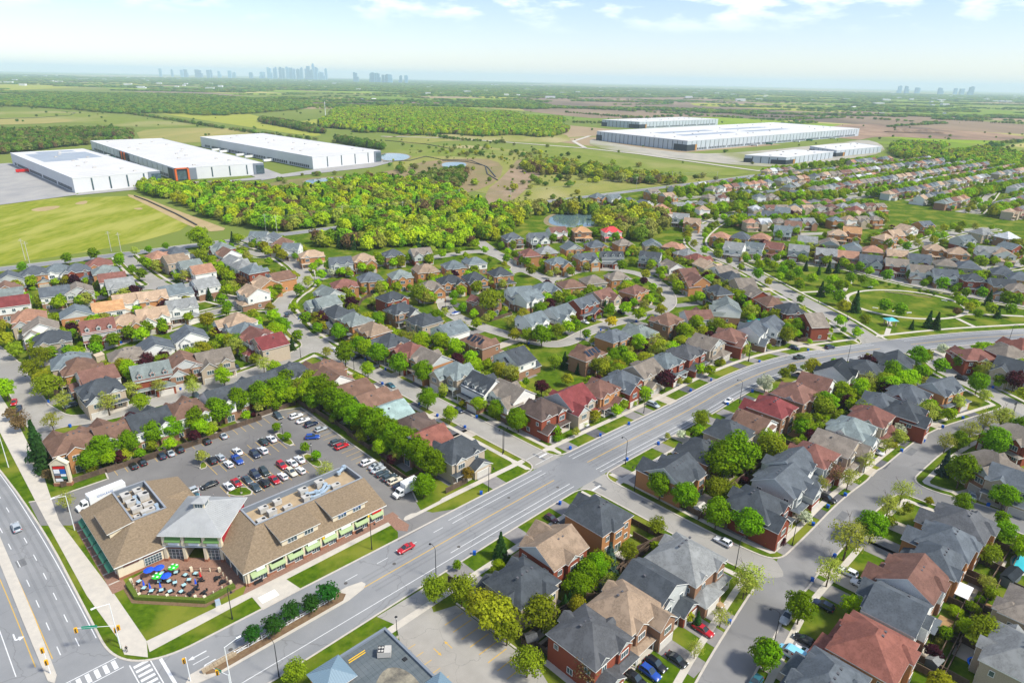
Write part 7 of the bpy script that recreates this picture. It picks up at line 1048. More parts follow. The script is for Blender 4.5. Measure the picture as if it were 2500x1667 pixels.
def trunk_mesh(kind, seed):
    rs = random.Random(seed); b = MB()
    if kind in 'cb': b.bar((0,0,-.01),(0,0,.85),.018,0,.004,6)
    else:
        b.bar((0,0,-.01),(0,0,.34),.022,0,.016,7); b.bar((0,0,.34),(.01,.01,.78),.016,0,.004,6)
        for k in range(7 if kind in 'pds' else 5):
            a = k*2.4+rs.random(); z0 = .26+.07*k; r = .15+.08*rs.random(); e = (r*math.cos(a), r*math.sin(a), z0+.2+.1*rs.random()); b.bar((0,0,z0),e,.010,0,.004,5)
            for j in range(2): a2 = a+(j-.5)*1.1; b.bar(e,(e[0]+.1*math.cos(a2),e[1]+.1*math.sin(a2),e[2]+.1),.005,0,.002,4)
    return b.mesh('trunk', 'bark')
TP = dict(m=(4200,.020), q=(2800,.021), o=(2200,.021), p=(1300,.015), y=(2200,.021), x=(2200,.021), c=(1500,.026), b=(1500,.026), r=(1200,.030), d=(450,.02), w=(1100,.029), k=(1200,.030), s=(220,.022), t=(1000,.03))
CRW = {}
for k, (n, lf) in TP.items():
    L_ = []
    for v_ in range(5 if k == 'm' else 3):
        sd_ = hash_ = sum(map(ord, k))*17+v_*101
        rx = dict(m=.39, q=.37, o=.40, p=.38, k=.40, s=.26, r=.36, w=.40).get(k, .36)*(1+.07*math.sin(v_*2.1)); me = crown_mesh(k, sd_, n, lf, rx=rx, lobes=16+v_*2, rz=.42 if k in 'mq' else .38 if k not in 'k' else .34, shell=.62 if k not in 'ps' else .3); me.materials.append(MATS['leaf_'+k]); L_.append((me, trunk_mesh(k, sd_)))
    CRW[k] = L_
TW = dict(m='bright green leafy tree', q='fresh light green tree', o='olive green tree', p='pale sparse spring tree', y='yellow green tree', x='bright yellow tree', c='dark green conifer', b='blue grey spruce', r='dark purple leaf tree', d='brown budding tree', w='white blossom tree', k='compact round dark green tree', s='thin sapling', t='golden brown ornamental tree')
rt = random.Random(17); STREETT = []
for n_, P_, sw_ in ROADP[1:]:
    if not sw_: continue
    acc = 0
    for a, c in zip(P_, P_[1:]):
        L = math.hypot(c[0]-a[0], c[1]-a[1]); acc += L
        if acc < 11: continue
        acc = 0; nx, ny = -(c[1]-a[1])/L, (c[0]-a[0])/L
        for s_ in (-1, 1):
            if rt.random() < .25: continue
            q = (a[0]+nx*s_*(a[2]+1.6), a[1]+ny*s_*(a[2]+1.6))
            if math.hypot(*q) < 235 or road_dist(*q) < 1 or any(abs(q[0]-t[0])+abs(q[1]-t[1]) < 8 for t in TREES): continue
            STREETT.append((q[0], q[1], rt.uniform(5.5, 9), rt.choice('mqqqopy'), 1))
ALL = STREETT+[(x, y, h, k, 1) for x, y, h, k in TREES]+[(x, y, h, k, 0) for x, y, h, k in EXTRA]
hx = np.array([(h[0],h[1]) for h in HOUSES]); keep = []
for (x, y, h, k, own) in ALL:
    if road_dist(x, y) < .4:
        # push a street tree back onto the verge
        for rr in np.arange(.5, 6, .5):
            ok = [(x+rr*math.cos(a), y+rr*math.sin(a)) for a in np.arange(0, 6.28, .5) if road_dist(x+rr*math.cos(a), y+rr*math.sin(a)) > .8]
            if ok and own: x, y = ok[0]; break
    dd = np.hypot(hx[:,0]-x, hx[:,1]-y); j = dd.argmin()
    if dd[j] < 5.2:
        if not own: continue
        sx, sy = x-hx[j,0], y-hx[j,1]; l_ = math.hypot(sx, sy) or 1
        # a crown seen in front of a wall stands at the near side of that house
        ux, uy = (-hx[j,0], -hx[j,1]); lu = math.hypot(ux, uy); x, y = hx[j,0]+(sx/l_*.4+ux/lu*.6)*7.5, hx[j,1]+(sy/l_*.4+uy/lu*.6)*7.5
    if math.hypot(x-UV(24,199)[0], y-UV(24,199)[1]) < 7: x, y = UV(31,205.5)
    keep.append((x, y, h, k))
trees = sorted([t for t in keep if t[2] > 2.9], key=lambda t: -t[2]/math.hypot(t[0], t[1], 60))
shrubs = sorted([t for t in keep if t[2] <= 2.9], key=lambda t: -t[2]/math.hypot(t[0], t[1], 60))
rg = random.Random(11)
def size_word(h): return 'tall' if h > 9 else 'medium' if h > 6 else 'small'
def place_of(x, y):
    u, v = toUV(x, y)
    if 100 < u < 105 and 128 < v < 208: return 'in the row beside the parking lot'
    if 25 < u < 62 and 107 < v < 113: return 'on the road median'
    if 30 < u < 100 and 200 < v < 212: return 'along the parking lot edge'
    if 55 < u < 86 and 160 < v < 192: return 'on a parking lot island'
    if 150 < x < 300 and 290 < y < 400: return 'in the oval park'
    return nearest_road(x, y)
def near_of(x, y):
    p = place_of(x, y); return p if p not in ROADPH else 'by %s roof house %s' % (ROOFC[neighbour(x, y)][1], p)
for i, (x, y, h, k) in enumerate(trees[:300]):
    me, tr = CRW[k][i % len(CRW[k])]; s = h*rg.uniform(.95, 1.05)
    t = thing('conifer' if k in 'cb' else 'tree', '%s %s %s' % (size_word(h), TW[k], near_of(x, y)), 'tree', (x, y, 0), rg.uniform(0, 6.28), 'trees of the suburb'); s *= 1.08; t.scale = (s*rg.uniform(.92,1.10), s*rg.uniform(.92,1.10), s)
    inst('crown', me, t); inst('trunk', tr, t)
for i, (x, y, h, k) in enumerate(shrubs[:220]):
    me, tr = CRW[k][i % len(CRW[k])]; s = h*1.3
    t = thing('shrub', '%s garden shrub %s' % (TW[k].replace(' tree','').replace(' leaf',''), near_of(x, y)), 'shrub', (x, y, -.28*s if k not in 'cb' else 0), rg.uniform(0, 6.28), 'garden shrubs'); t.scale = (s*1.25, s*1.25, s) if k not in 'cb' else (s*.8,s*.8,s)
    inst('foliage', me, t)
REST = trees[300:]+[(x, y, h, k) for x, y, h, k in FART]
# ---- masses of trees as instanced stuff
def hid_coll(name, items):
    c = bpy.data.collections.new(name)
    for i, me in enumerate(items):
        o = bpy.data.objects.new('%s_form' % name, me); c.objects.link(o)
    return c
def scatter(name, coll, pts, label):
    """pts: x, y, z, scale, squash, index"""
    me = bpy.data.meshes.new(name); n = len(pts); A = np.array(pts, dtype=np.float32)
    me.vertices.add(n); me.vertices.foreach_set('co', A[:,:3].ravel())
    at = me.attributes.new('scl','FLOAT_VECTOR','POINT'); at.data.foreach_set('vector', np.stack([A[:,3]*A[:,4],A[:,3]*A[:,4],A[:,3]],1).ravel())
    at = me.attributes.new('idx','INT','POINT'); at.data.foreach_set('value', A[:,5].astype(np.int32))
    rs = np.random.RandomState(3); at = me.attributes.new('rot','FLOAT_VECTOR','POINT'); rr = np.zeros((n,3),np.float32); rr[:,2] = rs.rand(n)*6.28; at.data.foreach_set('vector', rr.ravel())
    o = inst(name, me); o['kind'] = 'stuff'; o['label'] = label; o['category'] = 'trees'
    g = bpy.data.node_groups.new(name, 'GeometryNodeTree'); g.interface.new_socket('Geometry', in_out='INPUT', socket_type='NodeSocketGeometry'); g.interface.new_socket('Geometry', in_out='OUTPUT', socket_type='NodeSocketGeometry')
    N = g.nodes; gi = N.new('NodeGroupInput'); go = N.new('NodeGroupOutput'); ip = N.new('GeometryNodeInstanceOnPoints'); ci = N.new('GeometryNodeCollectionInfo')
    ci.inputs['Collection'].default_value = coll; ci.inputs['Separate Children'].default_value = True; ci.inputs['Reset Children'].default_value = True
    def na(nm, ty):
        a = N.new('GeometryNodeInputNamedAttribute'); a.data_type = ty; a.inputs['Name'].default_value = nm; return a.outputs['Attribute']
    L = g.links; L.new(gi.outputs[0], ip.inputs['Points']); L.new(ci.outputs[0], ip.inputs['Instance']); ip.inputs['Pick Instance'].default_value = True
    L.new(na('idx','INT'), ip.inputs['Instance Index']); L.new(na('scl','FLOAT_VECTOR'), ip.inputs['Scale'])
    L.new(na('rot','FLOAT_VECTOR'), ip.inputs['Rotation'])
    L.new(ip.outputs[0], go.inputs[0]); md = o.modifiers.new('scatter','NODES'); md.node_group = g
    return o
def wood_forms(key, n=800, leaf=.042):
    L = []
    for i, c in enumerate(WOODC[key]):
        leaf_mat('wood_%s%d' % (key, i), c, .3, .2); me = crown_mesh('m', 900+i*7+ord(key), n, leaf, rx=.40, zc=.56, rz=.42); me.materials.append(MATS['wood_%s%d' % (key, i)]); L.append(me)
    me = crown_mesh('c', 40+ord(key), n, .05); me.materials.append(MATS['leaf_c']); L.append(me)
    me = crown_mesh('d', 60+ord(key), 200, .05, rx=.36); me.materials.append(MATS['leaf_d']); L.append(me)
    return L
forms = {k: wood_forms(k) for k in 'ygfo'}
colls = {k: hid_coll('wood_'+k, v) for k, v in forms.items()}
rs = np.random.RandomState(21); SCAT = {k: [] for k in 'ygfo'}
def polyfill(poly, sp, rs):
    xs = [p[0] for p in poly]; ys = [p[1] for p in poly]; out = []; y = min(ys)
    while y < max(ys):
        x = min(xs)
        while x < max(xs):
            px, py = x+rs.uniform(-.5,.5)*sp*1.9, y+rs.uniform(-.5,.5)*sp*1.9
            if inpoly(px, py, poly): out.append((px, py))
            x += sp
        y += sp
    return out
for key, dens, poly in WOODS:
    cy = sum(p[1] for p in poly)/len(poly); far = cy > 2200
    sp = (5.2 if not far else max(14, cy*.0055))/math.sqrt(dens)
    nf = len(forms[key]); 
    for (x, y) in polyfill(smooth_poly(cleanpoly(poly), 1), sp, rs):
        s = (4.5+10*rs.rand()**.8 if not far else rs.uniform(12,18)); sq = 1.0 if not far else sp*1.25/(s*.8)
        r = rs.rand(); ix = rs.randint(0, nf-2) if r < .84 else (nf-2 if r < .90 else nf-1)
        if far: ix = rs.randint(0, nf-2)
        if road_dist(x, y) < 3: continue
        if far: s *= .8
        nz = math.sin(x*.021+1.3*math.sin(y*.017))+math.sin(y*.027+2*math.sin(x*.011)); 
        if not far and nz < (-1.3 if y > 900 else -1.85) and key != 'o': continue
        SCAT[key].append((x, y, -.5-.12*s, s, sq, ix))
for P_ in HEDGE:
    for a, c in zip(P_, P_[1:]):
        L = math.hypot(c[0]-a[0], c[1]-a[1]); n = int(L/5)
        for k in range(n):
            if rs.rand() < .85: s = rs.uniform(4,10); SCAT['g'].append((a[0]+(c[0]-a[0])*k/n+rs.uniform(-4,4), a[1]+(c[1]-a[1])*k/n+rs.uniform(-4,4), -.6-.14*s, s, 1.2, rs.randint(0,4)))
for a, c in PATCH_HEDGE:
    L = math.hypot(c[0]-a[0], c[1]-a[1]); dd = math.hypot(a[0],a[1]); st_ = max(7, dd*.005); n = int(L/st_)
    for k in range(n):
        if rs.rand() < .75: s = rs.uniform(6,11); SCAT['f'].append((a[0]+(c[0]-a[0])*k/n+rs.uniform(-5,5), a[1]+(c[1]-a[1])*k/n+rs.uniform(-5,5), -.6-.14*s, s, max(1.15, st_*1.1/(s*.8)), rs.randint(0,4)))
for (x, y) in polyfill(WET, 11, rs):
    if any(math.hypot(x-sum(p[0] for p in q)/len(q), y-sum(p[1] for p in q)/len(q)) < 60 for q in POND) and rs.rand() < .85: continue
    if math.sin(x*.03+math.sin(y*.02)*2)+math.sin(y*.024) < -.2 and rs.rand() < .8: continue
    if rs.rand() < .45: s = rs.choice([2,2.5,3,4,6,9]); SCAT['o' if rs.rand() < .6 else 'g'].append((x, y, -.55-.14*s, s, 1.25, rs.randint(0,4)))
# scattered field trees and the belts out to the horizon
for k in range(420):
    y = rs.uniform(1000, 2600); x = rs.uniform(-.75, .8)*y; s = rs.uniform(3,8)
    if inpoly(x, y, WH_GREY[0][0]) or inpoly(x, y, WH_GREY[1][0]): continue
    if any(fk in ('soil','crop','concrete','yard') and inpoly(x, y, cleanpoly(fp)) for fk, fp in FIELDS) and rs.rand() < .85: continue
    SCAT['g'].append((x, y, -.6-.12*s, s, 1.2, rs.randint(0,4)))
for k in range(150):
    y0 = 2600*math.exp(rs.uniform(0, 1.75)); x0 = rs.uniform(-.85,.85)*y0; ln = rs.uniform(300,1500)*(y0/5000); wd_ = rs.uniform(40,140)*(y0/4000); 
    sp = max(16, y0*.006)
    for j in range(int(ln*wd_/sp**2)):
        x, y = x0+rs.uniform(-.5,.5)*ln, y0+rs.uniform(-.5,.5)*wd_+rs.randn()*10; s = rs.uniform(9,14)
        SCAT['f'].append((x, y, -.6-.2*s, s, sp*1.2/(s*.8), rs.randint(0,4)))
# scrub round the pond, wetlands and the right-hand estate edge
for P_, n, kk in ((POND[0], 60, 'o'), (POND[4], 20, 'g'), (POND[1], 14, 'g')):
    cx = sum(p[0] for p in P_)/len(P_); cy = sum(p[1] for p in P_)/len(P_); rr = max(math.hypot(p[0]-cx,p[1]-cy) for p in P_)
    for k in range(n):
        a = rs.uniform(0,6.28); q = rr*rs.uniform(1.15,1.6); x, y = cx+q*math.cos(a), cy+q*math.sin(a)*1.1
        if a > 3.5 and a < 5.9 and rs.rand() < .6: continue
        s = rs.uniform(2,7); SCAT[kk].append((x, y, -.4-.14*s, s, 1.25, rs.randint(0,3)))
WL = dict(y='sunlit yellow green spring woodland behind the suburb', g='dark green woodland and hedgerows among the fields', f='far belts of trees fading towards the horizon', o='mixed scrub and young trees around the pond and wetland')
for k in 'ygfo': scatter(dict(y='woodland', g='hedgerow_trees', f='distant_woodland', o='scrub')[k], colls[k], SCAT[k], WL[k])
rc = []; key_i = {}
for k in 'mqoypxcrwdb': key_i[k] = len(rc); me = crown_mesh(k, 300+ord(k), 900, .036 if k not in 'p' else .026); me.materials.append(MATS['leaf_'+k]); rc.append(me)
if REST: scatter('garden_trees', hid_coll('garden_tree', rc), [(x, y, -.05*h, h*1.02, 1.05, key_i.get(k, 0)) for x, y, h, k in REST], 'mass of smaller garden and street trees among the farther houses')
# ------------------------------------------------------------------ warehouses
mat('wh_wall', (.62,.63,.64), (.56,.57,.59), rough=.7, scale=.05); mat('wh_roof', (.60,.60,.595), (.52,.52,.515), rough=.8, scale=.03, detail=7); mat('wh_grey', (.46,.51,.55), (.40,.45,.49), rough=.6, scale=.05); mat('dark_band', (.04,.05,.06), rough=.5); mat('orange_trim', (.62,.13,.03), rough=.5); mat('timber_panel', (.42,.22,.06), rough=.6)
def warehouse(rect, h, style, label, docks, i):
    A_, B_, C_, D_ = [Vector(p) for p in rect]     # A near corner, B along the front, D along the long side
    ex = (B_-A_); lx = ex.length; ex.normalize(); ey = (D_-A_); ly = ey.length; ey.normalize()
    t = thing('warehouse', label, 'warehouse', (A_.x, A_.y, -.5), 0, 'distribution warehouses')
    def G(a, c): q = ex*a+ey*c; return (q.x, q.y)
    def pr(name, m, a0, a1, c0, c1, z0, z1, parent=t):
        b = MB(); b.prism([G(a0,c0),G(a1,c0),G(a1,c1),G(a0,c1)], z0, z1); return b.obj(name, m, parent)
    wm_ = 'wh_wall' if style == 'w' else 'wh_grey'
    pr('wall', wm_, 0, lx, 0, ly, 0, h); pr('roof', 'wh_roof', .6, lx-.6, .6, ly-.6, h-.2, h+.25)
    for e in ((-.15,lx+.15,-.15,.6),(-.15,lx+.15,ly-.6,ly+.15),(-.15,.6,.6,ly-.6),(lx-.6,lx+.15,.6,ly-.6)): pr('parapet', 'wh_wall', *e, h-.4, h+.55)
    rs = random.Random(i)
    if style == 'w':
        for k in range(1, 5): pr('window_strip', 'glass', lx*k/5-.7, lx*k/5+.7, -.25, 0.1, 1.5, h-1)
        for k in range(int(ly/13)): pr('roof_joint', 'unit_metal', 4, lx-4, 8+k*13, 9.0+k*13, h+.25, h+.33)
        pr('entrance', 'parapet', lx-12, lx+.3, -.6, 10, 1, h+.2); pr('entrance_glass', 'glass', lx-9, lx+.5, -.8, 8, 1.5, h-2)
    else:
        n = int(lx/11)
        for k in range(1, n): pr('wall_joint', 'dark_band', lx*k/n-.5, lx*k/n+.5, -.2, .1, 0, h-1)
        n = int(ly/14)
        for k in range(1, n): pr('wall_joint', 'dark_band', -.2, .1, ly*k/n-.5, ly*k/n+.5, 4 if docks else 0, h-1)
        pr('entrance_glass', 'dark_band', -.6, min(30,lx*.35), -.6, min(24,ly*.14), .5, h*.62); pr('entrance_glass', 'dark_band', lx-min(16,lx*.2), lx+.6, -.6, 14, .5, h*.62); pr('timber_panel', 'timber_panel', -.8, .3, min(24,ly*.14), min(24,ly*.14)+5, .5, h*.62)
    if docks:
        n = int(ly/5.2)
        for k in range(2, n-2):
            if k % 12 == 0: continue
            pr('dock_door', 'dark_band', -.2, .05, k*5.2, k*5.2+3.2, 1.2, 4.4)
    for k in range(int(ly/26)):
        a, c = rs.uniform(.15,.85)*lx, 14+k*26; pr('skylight', 'unit_metal', a, a+3.2, c, c+2.4, h+.25, h+1.3)
    return t
WLAB = ['white flat-roofed warehouse with dark roof patches beside the truck yard','white flat-roofed warehouse with orange framed entrance between two others','white flat-roofed warehouse with dock doors beside the small pond','largest pale grey warehouse with striped panels and white roof','pale grey warehouse standing behind the largest grey one','low grey warehouse nearest the estate with timber entrance','low grey warehouse at the edge of the woods']
wts = [warehouse(r, h, 'w', WLAB[i], True, i) for i, (r, h) in enumerate(WH_WHITE)]+[warehouse(r, h, 'g', WLAB[3+i], i < 2, 7+i) for i, (r, h) in enumerate(WH_GREY)]
def on_rect(t, rect, a0, a1, c0, c1, z0, z1, m, name):
    A_, B_, C_, D_ = [Vector(p) for p in rect]; ex = (B_-A_); ey = (D_-A_); b = MB(); Q = [ex*a+ey*c for a, c in ((a0,c0),(a1,c0),(a1,c1),(a0,c1))]; b.prism([(q.x,q.y) for q in Q], z0, z1); return b.obj(name, m, t)
mat('roof_pool', (.24,.28,.33), (.30,.34,.38), rough=.4, scale=.05)
r0 = WH_WHITE[0][0]
for a0,a1,c0,c1 in ((.12,.55,.55,.9),(.55,.9,.6,.86),(.3,.8,.9,.97)): on_rect(wts[0], r0, a0, a1, c0, c1, 14.25, 14.3+a0*.05, 'roof_pool', 'roof_patch')
r1 = WH_WHITE[1][0]
on_rect(wts[1], r1, -.012, .0, 0, .05, .5, 12, 'dark_band', 'entrance_panel'); on_rect(wts[1], r1, -.016, .22, -.008, .0, .5, 12.6, 'parapet', 'entrance_wall'); on_rect(wts[1], r1, -.01, .11, -.012, -.008, 1, 10.5, 'glass', 'entrance_glass')
for a_ in (-.016,.115): on_rect(wts[1], r1, a_, a_+.018, -.016, -.008, .5, 13.6, 'orange_trim', 'entrance_frame')
on_rect(wts[1], r1, -.016, .133, -.016, -.008, 12.6, 13.6, 'orange_trim', 'entrance_frame'); on_rect(wts[1], r1, -.02, -.01, .47, .57, .5, 12.8, 'dark_band', 'entrance_panel')
for c_ in (.495,.53): on_rect(wts[1], r1, -.03, -.02, c_, c_+.008, .5, 13.4, 'orange_trim', 'entrance_frame')
for k in range(18): on_rect(wts[1], r1, -.004, .0, .06+k*.05, .062+k*.05, .2, 12.6, 'grey_metal', 'wall_joint')
r3 = WH_GREY[0][0]
for c0, c1 in ((.12,.38),(.45,.7)):
    for a0 in (.3,.55): on_rect(wts[3], r3, a0, a0+.1, c0, c1, 17.27, 17.36, 'roof_pool', 'roof_patch')
for P_, w_, m_ in SERVICE: struct(strip('service_road', P_, w_, -.07, m_))
for P_ in SILT:
    b = MB()
    for a, c in zip(P_, P_[1:]): b.bar((a[0],a[1],-.2),(c[0],c[1],-.2),.8,0,None,4)
    tag(b.obj('silt_fence', 'black_metal'), 'dark silt fence line curving across open ground', 'fence', 'silt fences')
# red trailer, farm sheds, water tower, white mast
b = MB(); b.box(-7,7,-1.3,1.3,1.0,3.9); [b.bar((x,-1.2,.5),(x,1.2,.5),.5,1,None,8) for x in (-5,4.5,5.6)]
tme = b.mesh('semi_trailer', ['sign_red','tyre'])
for i, r_ in enumerate((WH_WHITE[1][0], WH_WHITE[2][0], WH_GREY[0][0])):
    A_, B_, C_, D_ = [Vector(p) for p in r_]; ex = (B_-A_).normalized(); ey = (D_-A_)
    for k in range(7):
        if (k*5+i) % 3 == 0: continue
        c_ = .3+.08*k if i != 0 else .35+.07*k; side = -1
        q = A_+ey*c_-ex*9; o = inst('semi_trailer', tme, None, (q.x,q.y,-.5), math.atan2(ex.y,ex.x)); recolor(o, 0, ('white_metal','awning_teal','white_metal')[k % 3]); tag(o, '%s semi-trailer backed to the docks of the %s' % (('white','green','white')[k % 3], ('orange-framed white warehouse','pond-side white warehouse','largest grey warehouse')[i]), 'trailer', 'semi-trailers at docks')
tag(inst('semi_trailer', tme, None, (TRAILER[0],TRAILER[1],-.5), .7), 'red semi-trailer backed up to the white warehouse docks', 'trailer')
b = MB(); b.bar((0,0,-.5),(0,0,42),1.0,0,.55,10); b.bar((0,0,36),(0,0,38),1.6,0,1.6,10); tag(b.obj('mast', 'white_metal', None, (MAST[0],MAST[1],0)), 'slim white communications mast standing at the woodland edge', 'mast')
for i, (x, y, c) in enumerate(SHEDS):
    b = MB(); b.box(-12,12,-7,7,-.5,5,0,False); b.gable(-12,12,-7,7,5,.5,'x',m=1,mt=1,mw=0); tag(b.obj('farm_shed', [('wh_wall','wall_bn','wall_rd')[c],('wh_roof','roof_sl','roof_gr')[c]], None, (x,y,0), i*.7), '%s farm building standing alone among the fields' % ('white metal','brown board','red board')[c], 'farm building', 'farm buildings')
b = MB(); P_ = smooth_poly([(-70,-16),(60,-22),(90,6),(20,26),(-60,20)],2); b.prism(P_,-.6,1.5); i0 = len(b.v)
for k in range(7): b.cone((-55+k*21,(k*37 % 17)-8),16+3*(k % 3),1.2,5+2.2*(k % 3),9)
o = b.obj('soil_heap', 'field_dirt', None, (*HEAP,0)); tag(o, 'long heap of reddish excavated soil beside the grey warehouses', 'soil heap')
# ------------------------------------------------------------------ skyline
mat('tower_haze_blue', (.14,.27,.37), (.20,.34,.44), rough=.4, scale=.02, rnd=.4)  # light blue base colour has part of the distance haze painted in
rg = random.Random(4)
for i, (x, y, w, h) in enumerate(TOWERS):
    b = MB(); d = w*rg.uniform(.6,1); k = i % 4
    b.box(-w/2,w/2,-d/2,d/2,0,h*(.93 if k else 1),0)
    if k == 1: b.box(-w*.3,w*.3,-d*.3,d*.3,h*.93,h,0)
    elif k == 2: b.box(-w/2,0,-d/2,d/2,h*.93,h,0); b.box(w*.5,w*.9,-d/2,d*.3,0,h*.55,0)
    elif k == 3: b.box(-w*.1,w*.4,-d*.3,d*.3,h*.93,h*1.02,0); b.box(-w*.8,-w*.5,-d/2,d*.3,0,h*.4,0)
    zone = 'in the tallest skyline cluster' if -3800 < x < -2600 else 'in the left skyline group' if x < 0 and x < -3800 else 'in the blue group right of the tall cluster' if x < 0 else 'far along the right horizon'
    tag(b.obj('tower_block', 'tower_haze_blue', None, (x,y,-.6)), '%s %s %s hazy blue tower block %s' % ('tall' if h > 250 else 'mid-height' if h > 150 else 'low', 'slim' if w < 40 else 'broad', ('flat-topped','crowned','stepped','side-winged')[k], zone), 'tower', 'skyline towers')
mat('far_building', (.48,.49,.50), rough=.8, rnd=.3); fb = MB()
for k in range(230):
    y = rg.uniform(4500, 14000); x = rg.uniform(-.8,.8)*y; w = rg.uniform(20,70); fb.box(x-w/2,x+w/2,y-12,y+12,-.6,rg.uniform(6,16))
o = fb.obj('distant_town', 'far_building'); o['kind'] = 'stuff'; o['label'] = 'scattered pale low buildings of the far town near the horizon'; o['category'] = 'town'
# ------------------------------------------------------------------ utility poles
for i, (x, y) in enumerate(POLES):
    b = MB(); b.bar((0,0,-.5),(0,0,13),.2,0,.13,6); b.bar((-1.4,1.4*.1,11.6),(1.4,-1.4*.1,11.6),.09,0,None,4); b.bar((-1,.1,12.4),(1,-.1,12.4),.08,0,None,4)
    tag(b.obj('utility_pole', 'unit_metal', None, (x,y,0), .75), 'pale wooden utility pole beside the %s' % ('meadow road' if i < 4 else 'woodland road'), 'utility pole', 'utility poles')
PO = sorted(POLES[4:], key=lambda p: p[0])
for p, q in zip(PO, PO[1:]):
    for dz in (11.8, 12.6, 10.2):
        b = MB(); pts = [(p[0]+(q[0]-p[0])*k/8, p[1]+(q[1]-p[1])*k/8, dz-1.2*(1-(k/4-1)**2)) for k in range(9)]
        for a, c in zip(pts, pts[1:]): b.bar(a, c, .05, 0, None, 3)
        tag(b.obj('power_line', 'grey_metal'), 'sagging overhead power line strung between poles above the woodland', 'power line', 'overhead lines')
# ------------------------------------------------------------------ street lamps and signals
LB = {}
b = MB(); b.bar((0,0,0),(0,0,8.2),.11,0,.07,7); b.bar((0,0,0),(0,0,.9),.17,0,.15,7); LB['kp'] = b.mesh('lamp_post', 'black_metal')
b = MB(); pts = [(0,0,8.2),(.25,0,8.7),(.8,0,9.0),(1.6,0,9.05),(2.0,0,8.9)]
for a, c in zip(pts, pts[1:]): b.bar(a, c, .055, 0, None, 5)
b.bar((2.0,0,8.95),(2.0,0,8.6),.12,0,.3,8); LB['ka'] = b.mesh('lamp_arm', 'black_metal')
b = MB(); b.bar((0,0,0),(0,0,10.5),.13,0,.08,7); LB['wp'] = b.mesh('lamp_post', 'white_metal')
b = MB(); b.bar((0,0,10.4),(2.6,0,11.0),.06,0,.05,5); b.box(2.3,3.2,-.16,.16,10.9,11.08); LB['wa'] = b.mesh('lamp_arm', 'white_metal')
b = MB(); b.bar((0,0,0),(0,0,5.2),.09,0,.06,7); b.bar((0,0,0),(0,0,.5),.28,1,.28,8); LB['lp'] = b.mesh('lamp_post', ['black_metal','concrete'])
b = MB(); b.bar((0,0,5.2),(0,0,5.75),.14,1,.26,8); b.cone((0,0),.34,5.75,6.1,8,0); LB['la'] = b.mesh('lantern', ['black_metal','trim'])
for i, (x, y, k, a) in enumerate(LAMPS):
    nm = dict(k='black curved-arm street lamp', w='tall pale grey arterial street lamp', l='black lantern post')[k]
    if k != 'w' and road_dist(x, y) < .3 and k == 'k':
        for rr in np.arange(.3, 5, .3):
            ok = [(x+rr*math.cos(q), y+rr*math.sin(q)) for q in np.arange(0, 6.28, .4) if road_dist(x+rr*math.cos(q), y+rr*math.sin(q)) > .6]
            if ok: x, y = ok[0]; break
    t = thing('street_lamp', '%s %s' % (nm, near_of(x, y)), 'street lamp', (x, y, 0), math.radians(a), 'street lamps'); inst('lamp_post', LB[k+'p'], t); inst('lantern' if k == 'l' else 'lamp_arm', LB[k+'a'], t)
mat('signal_yellow', (.80,.40,.01), rough=.5); mat('sign_green', (.0,.26,.16), rough=.5)
def signal(u, v, heads, lab_, arm=None):
    t = thing('traffic_signal', lab_, 'traffic signal', (*UV(u,v),0), 0, 'traffic signals')
    b = MB(); b.bar((0,0,0),(0,0,6.2),.11,0,.08,7); b.obj('signal_post', 'white_metal', t)
    for (dx, dy, z) in heads:
        b = MB(); b.box(-.28,.28,-.16,.16,z-.6,z+.6,0); h_ = b.obj('signal_head', 'signal_yellow', t, (dx,dy,0), .4)
        for k in range(3): b = MB(); b.bar((0,-.17,z-.38+k*.38),(0,-.28,z-.38+k*.38),.13,0,.14,8); b.obj('lens', 'black_metal', h_)
    if arm:
        b = MB(); b.bar((0,0,6.0),(arm[0],arm[1],6.3),.06,0,.05,5); b.obj('mast_arm', 'white_metal', t)
        b = MB(); L = Vector((arm[0],arm[1],0)); d = L.normalized(); n = Vector((-d.y,d.x,0))*.03; p, q = L*.45, L*.85
        b.prism([(p.x-n.x,p.y-n.y),(q.x-n.x,q.y-n.y),(q.x+n.x,q.y+n.y),(p.x+n.x,p.y+n.y)],5.9,6.6); b.obj('street_sign', 'sign_green', t)
signal(17.0,128.6,[(-.3,.2,4.6),(.35,.3,5.2),(-7.2,-1.2,5.8)],'yellow traffic signal with green street sign at the plaza corner',(-7.2,-1.2))
signal(5.2,131.2,[(0,-.2,6.2),(.1,-.25,3.2)],'yellow traffic signal on the arterial road median'); signal(24.2,110.6,[(-.5,.1,5.2)],'yellow traffic signal at the tip of the planted median'); signal(28.4,101.2,[(-2.4,.8,5.8)],'yellow traffic signal with green sign on the road verge',(-3.2,1.2))
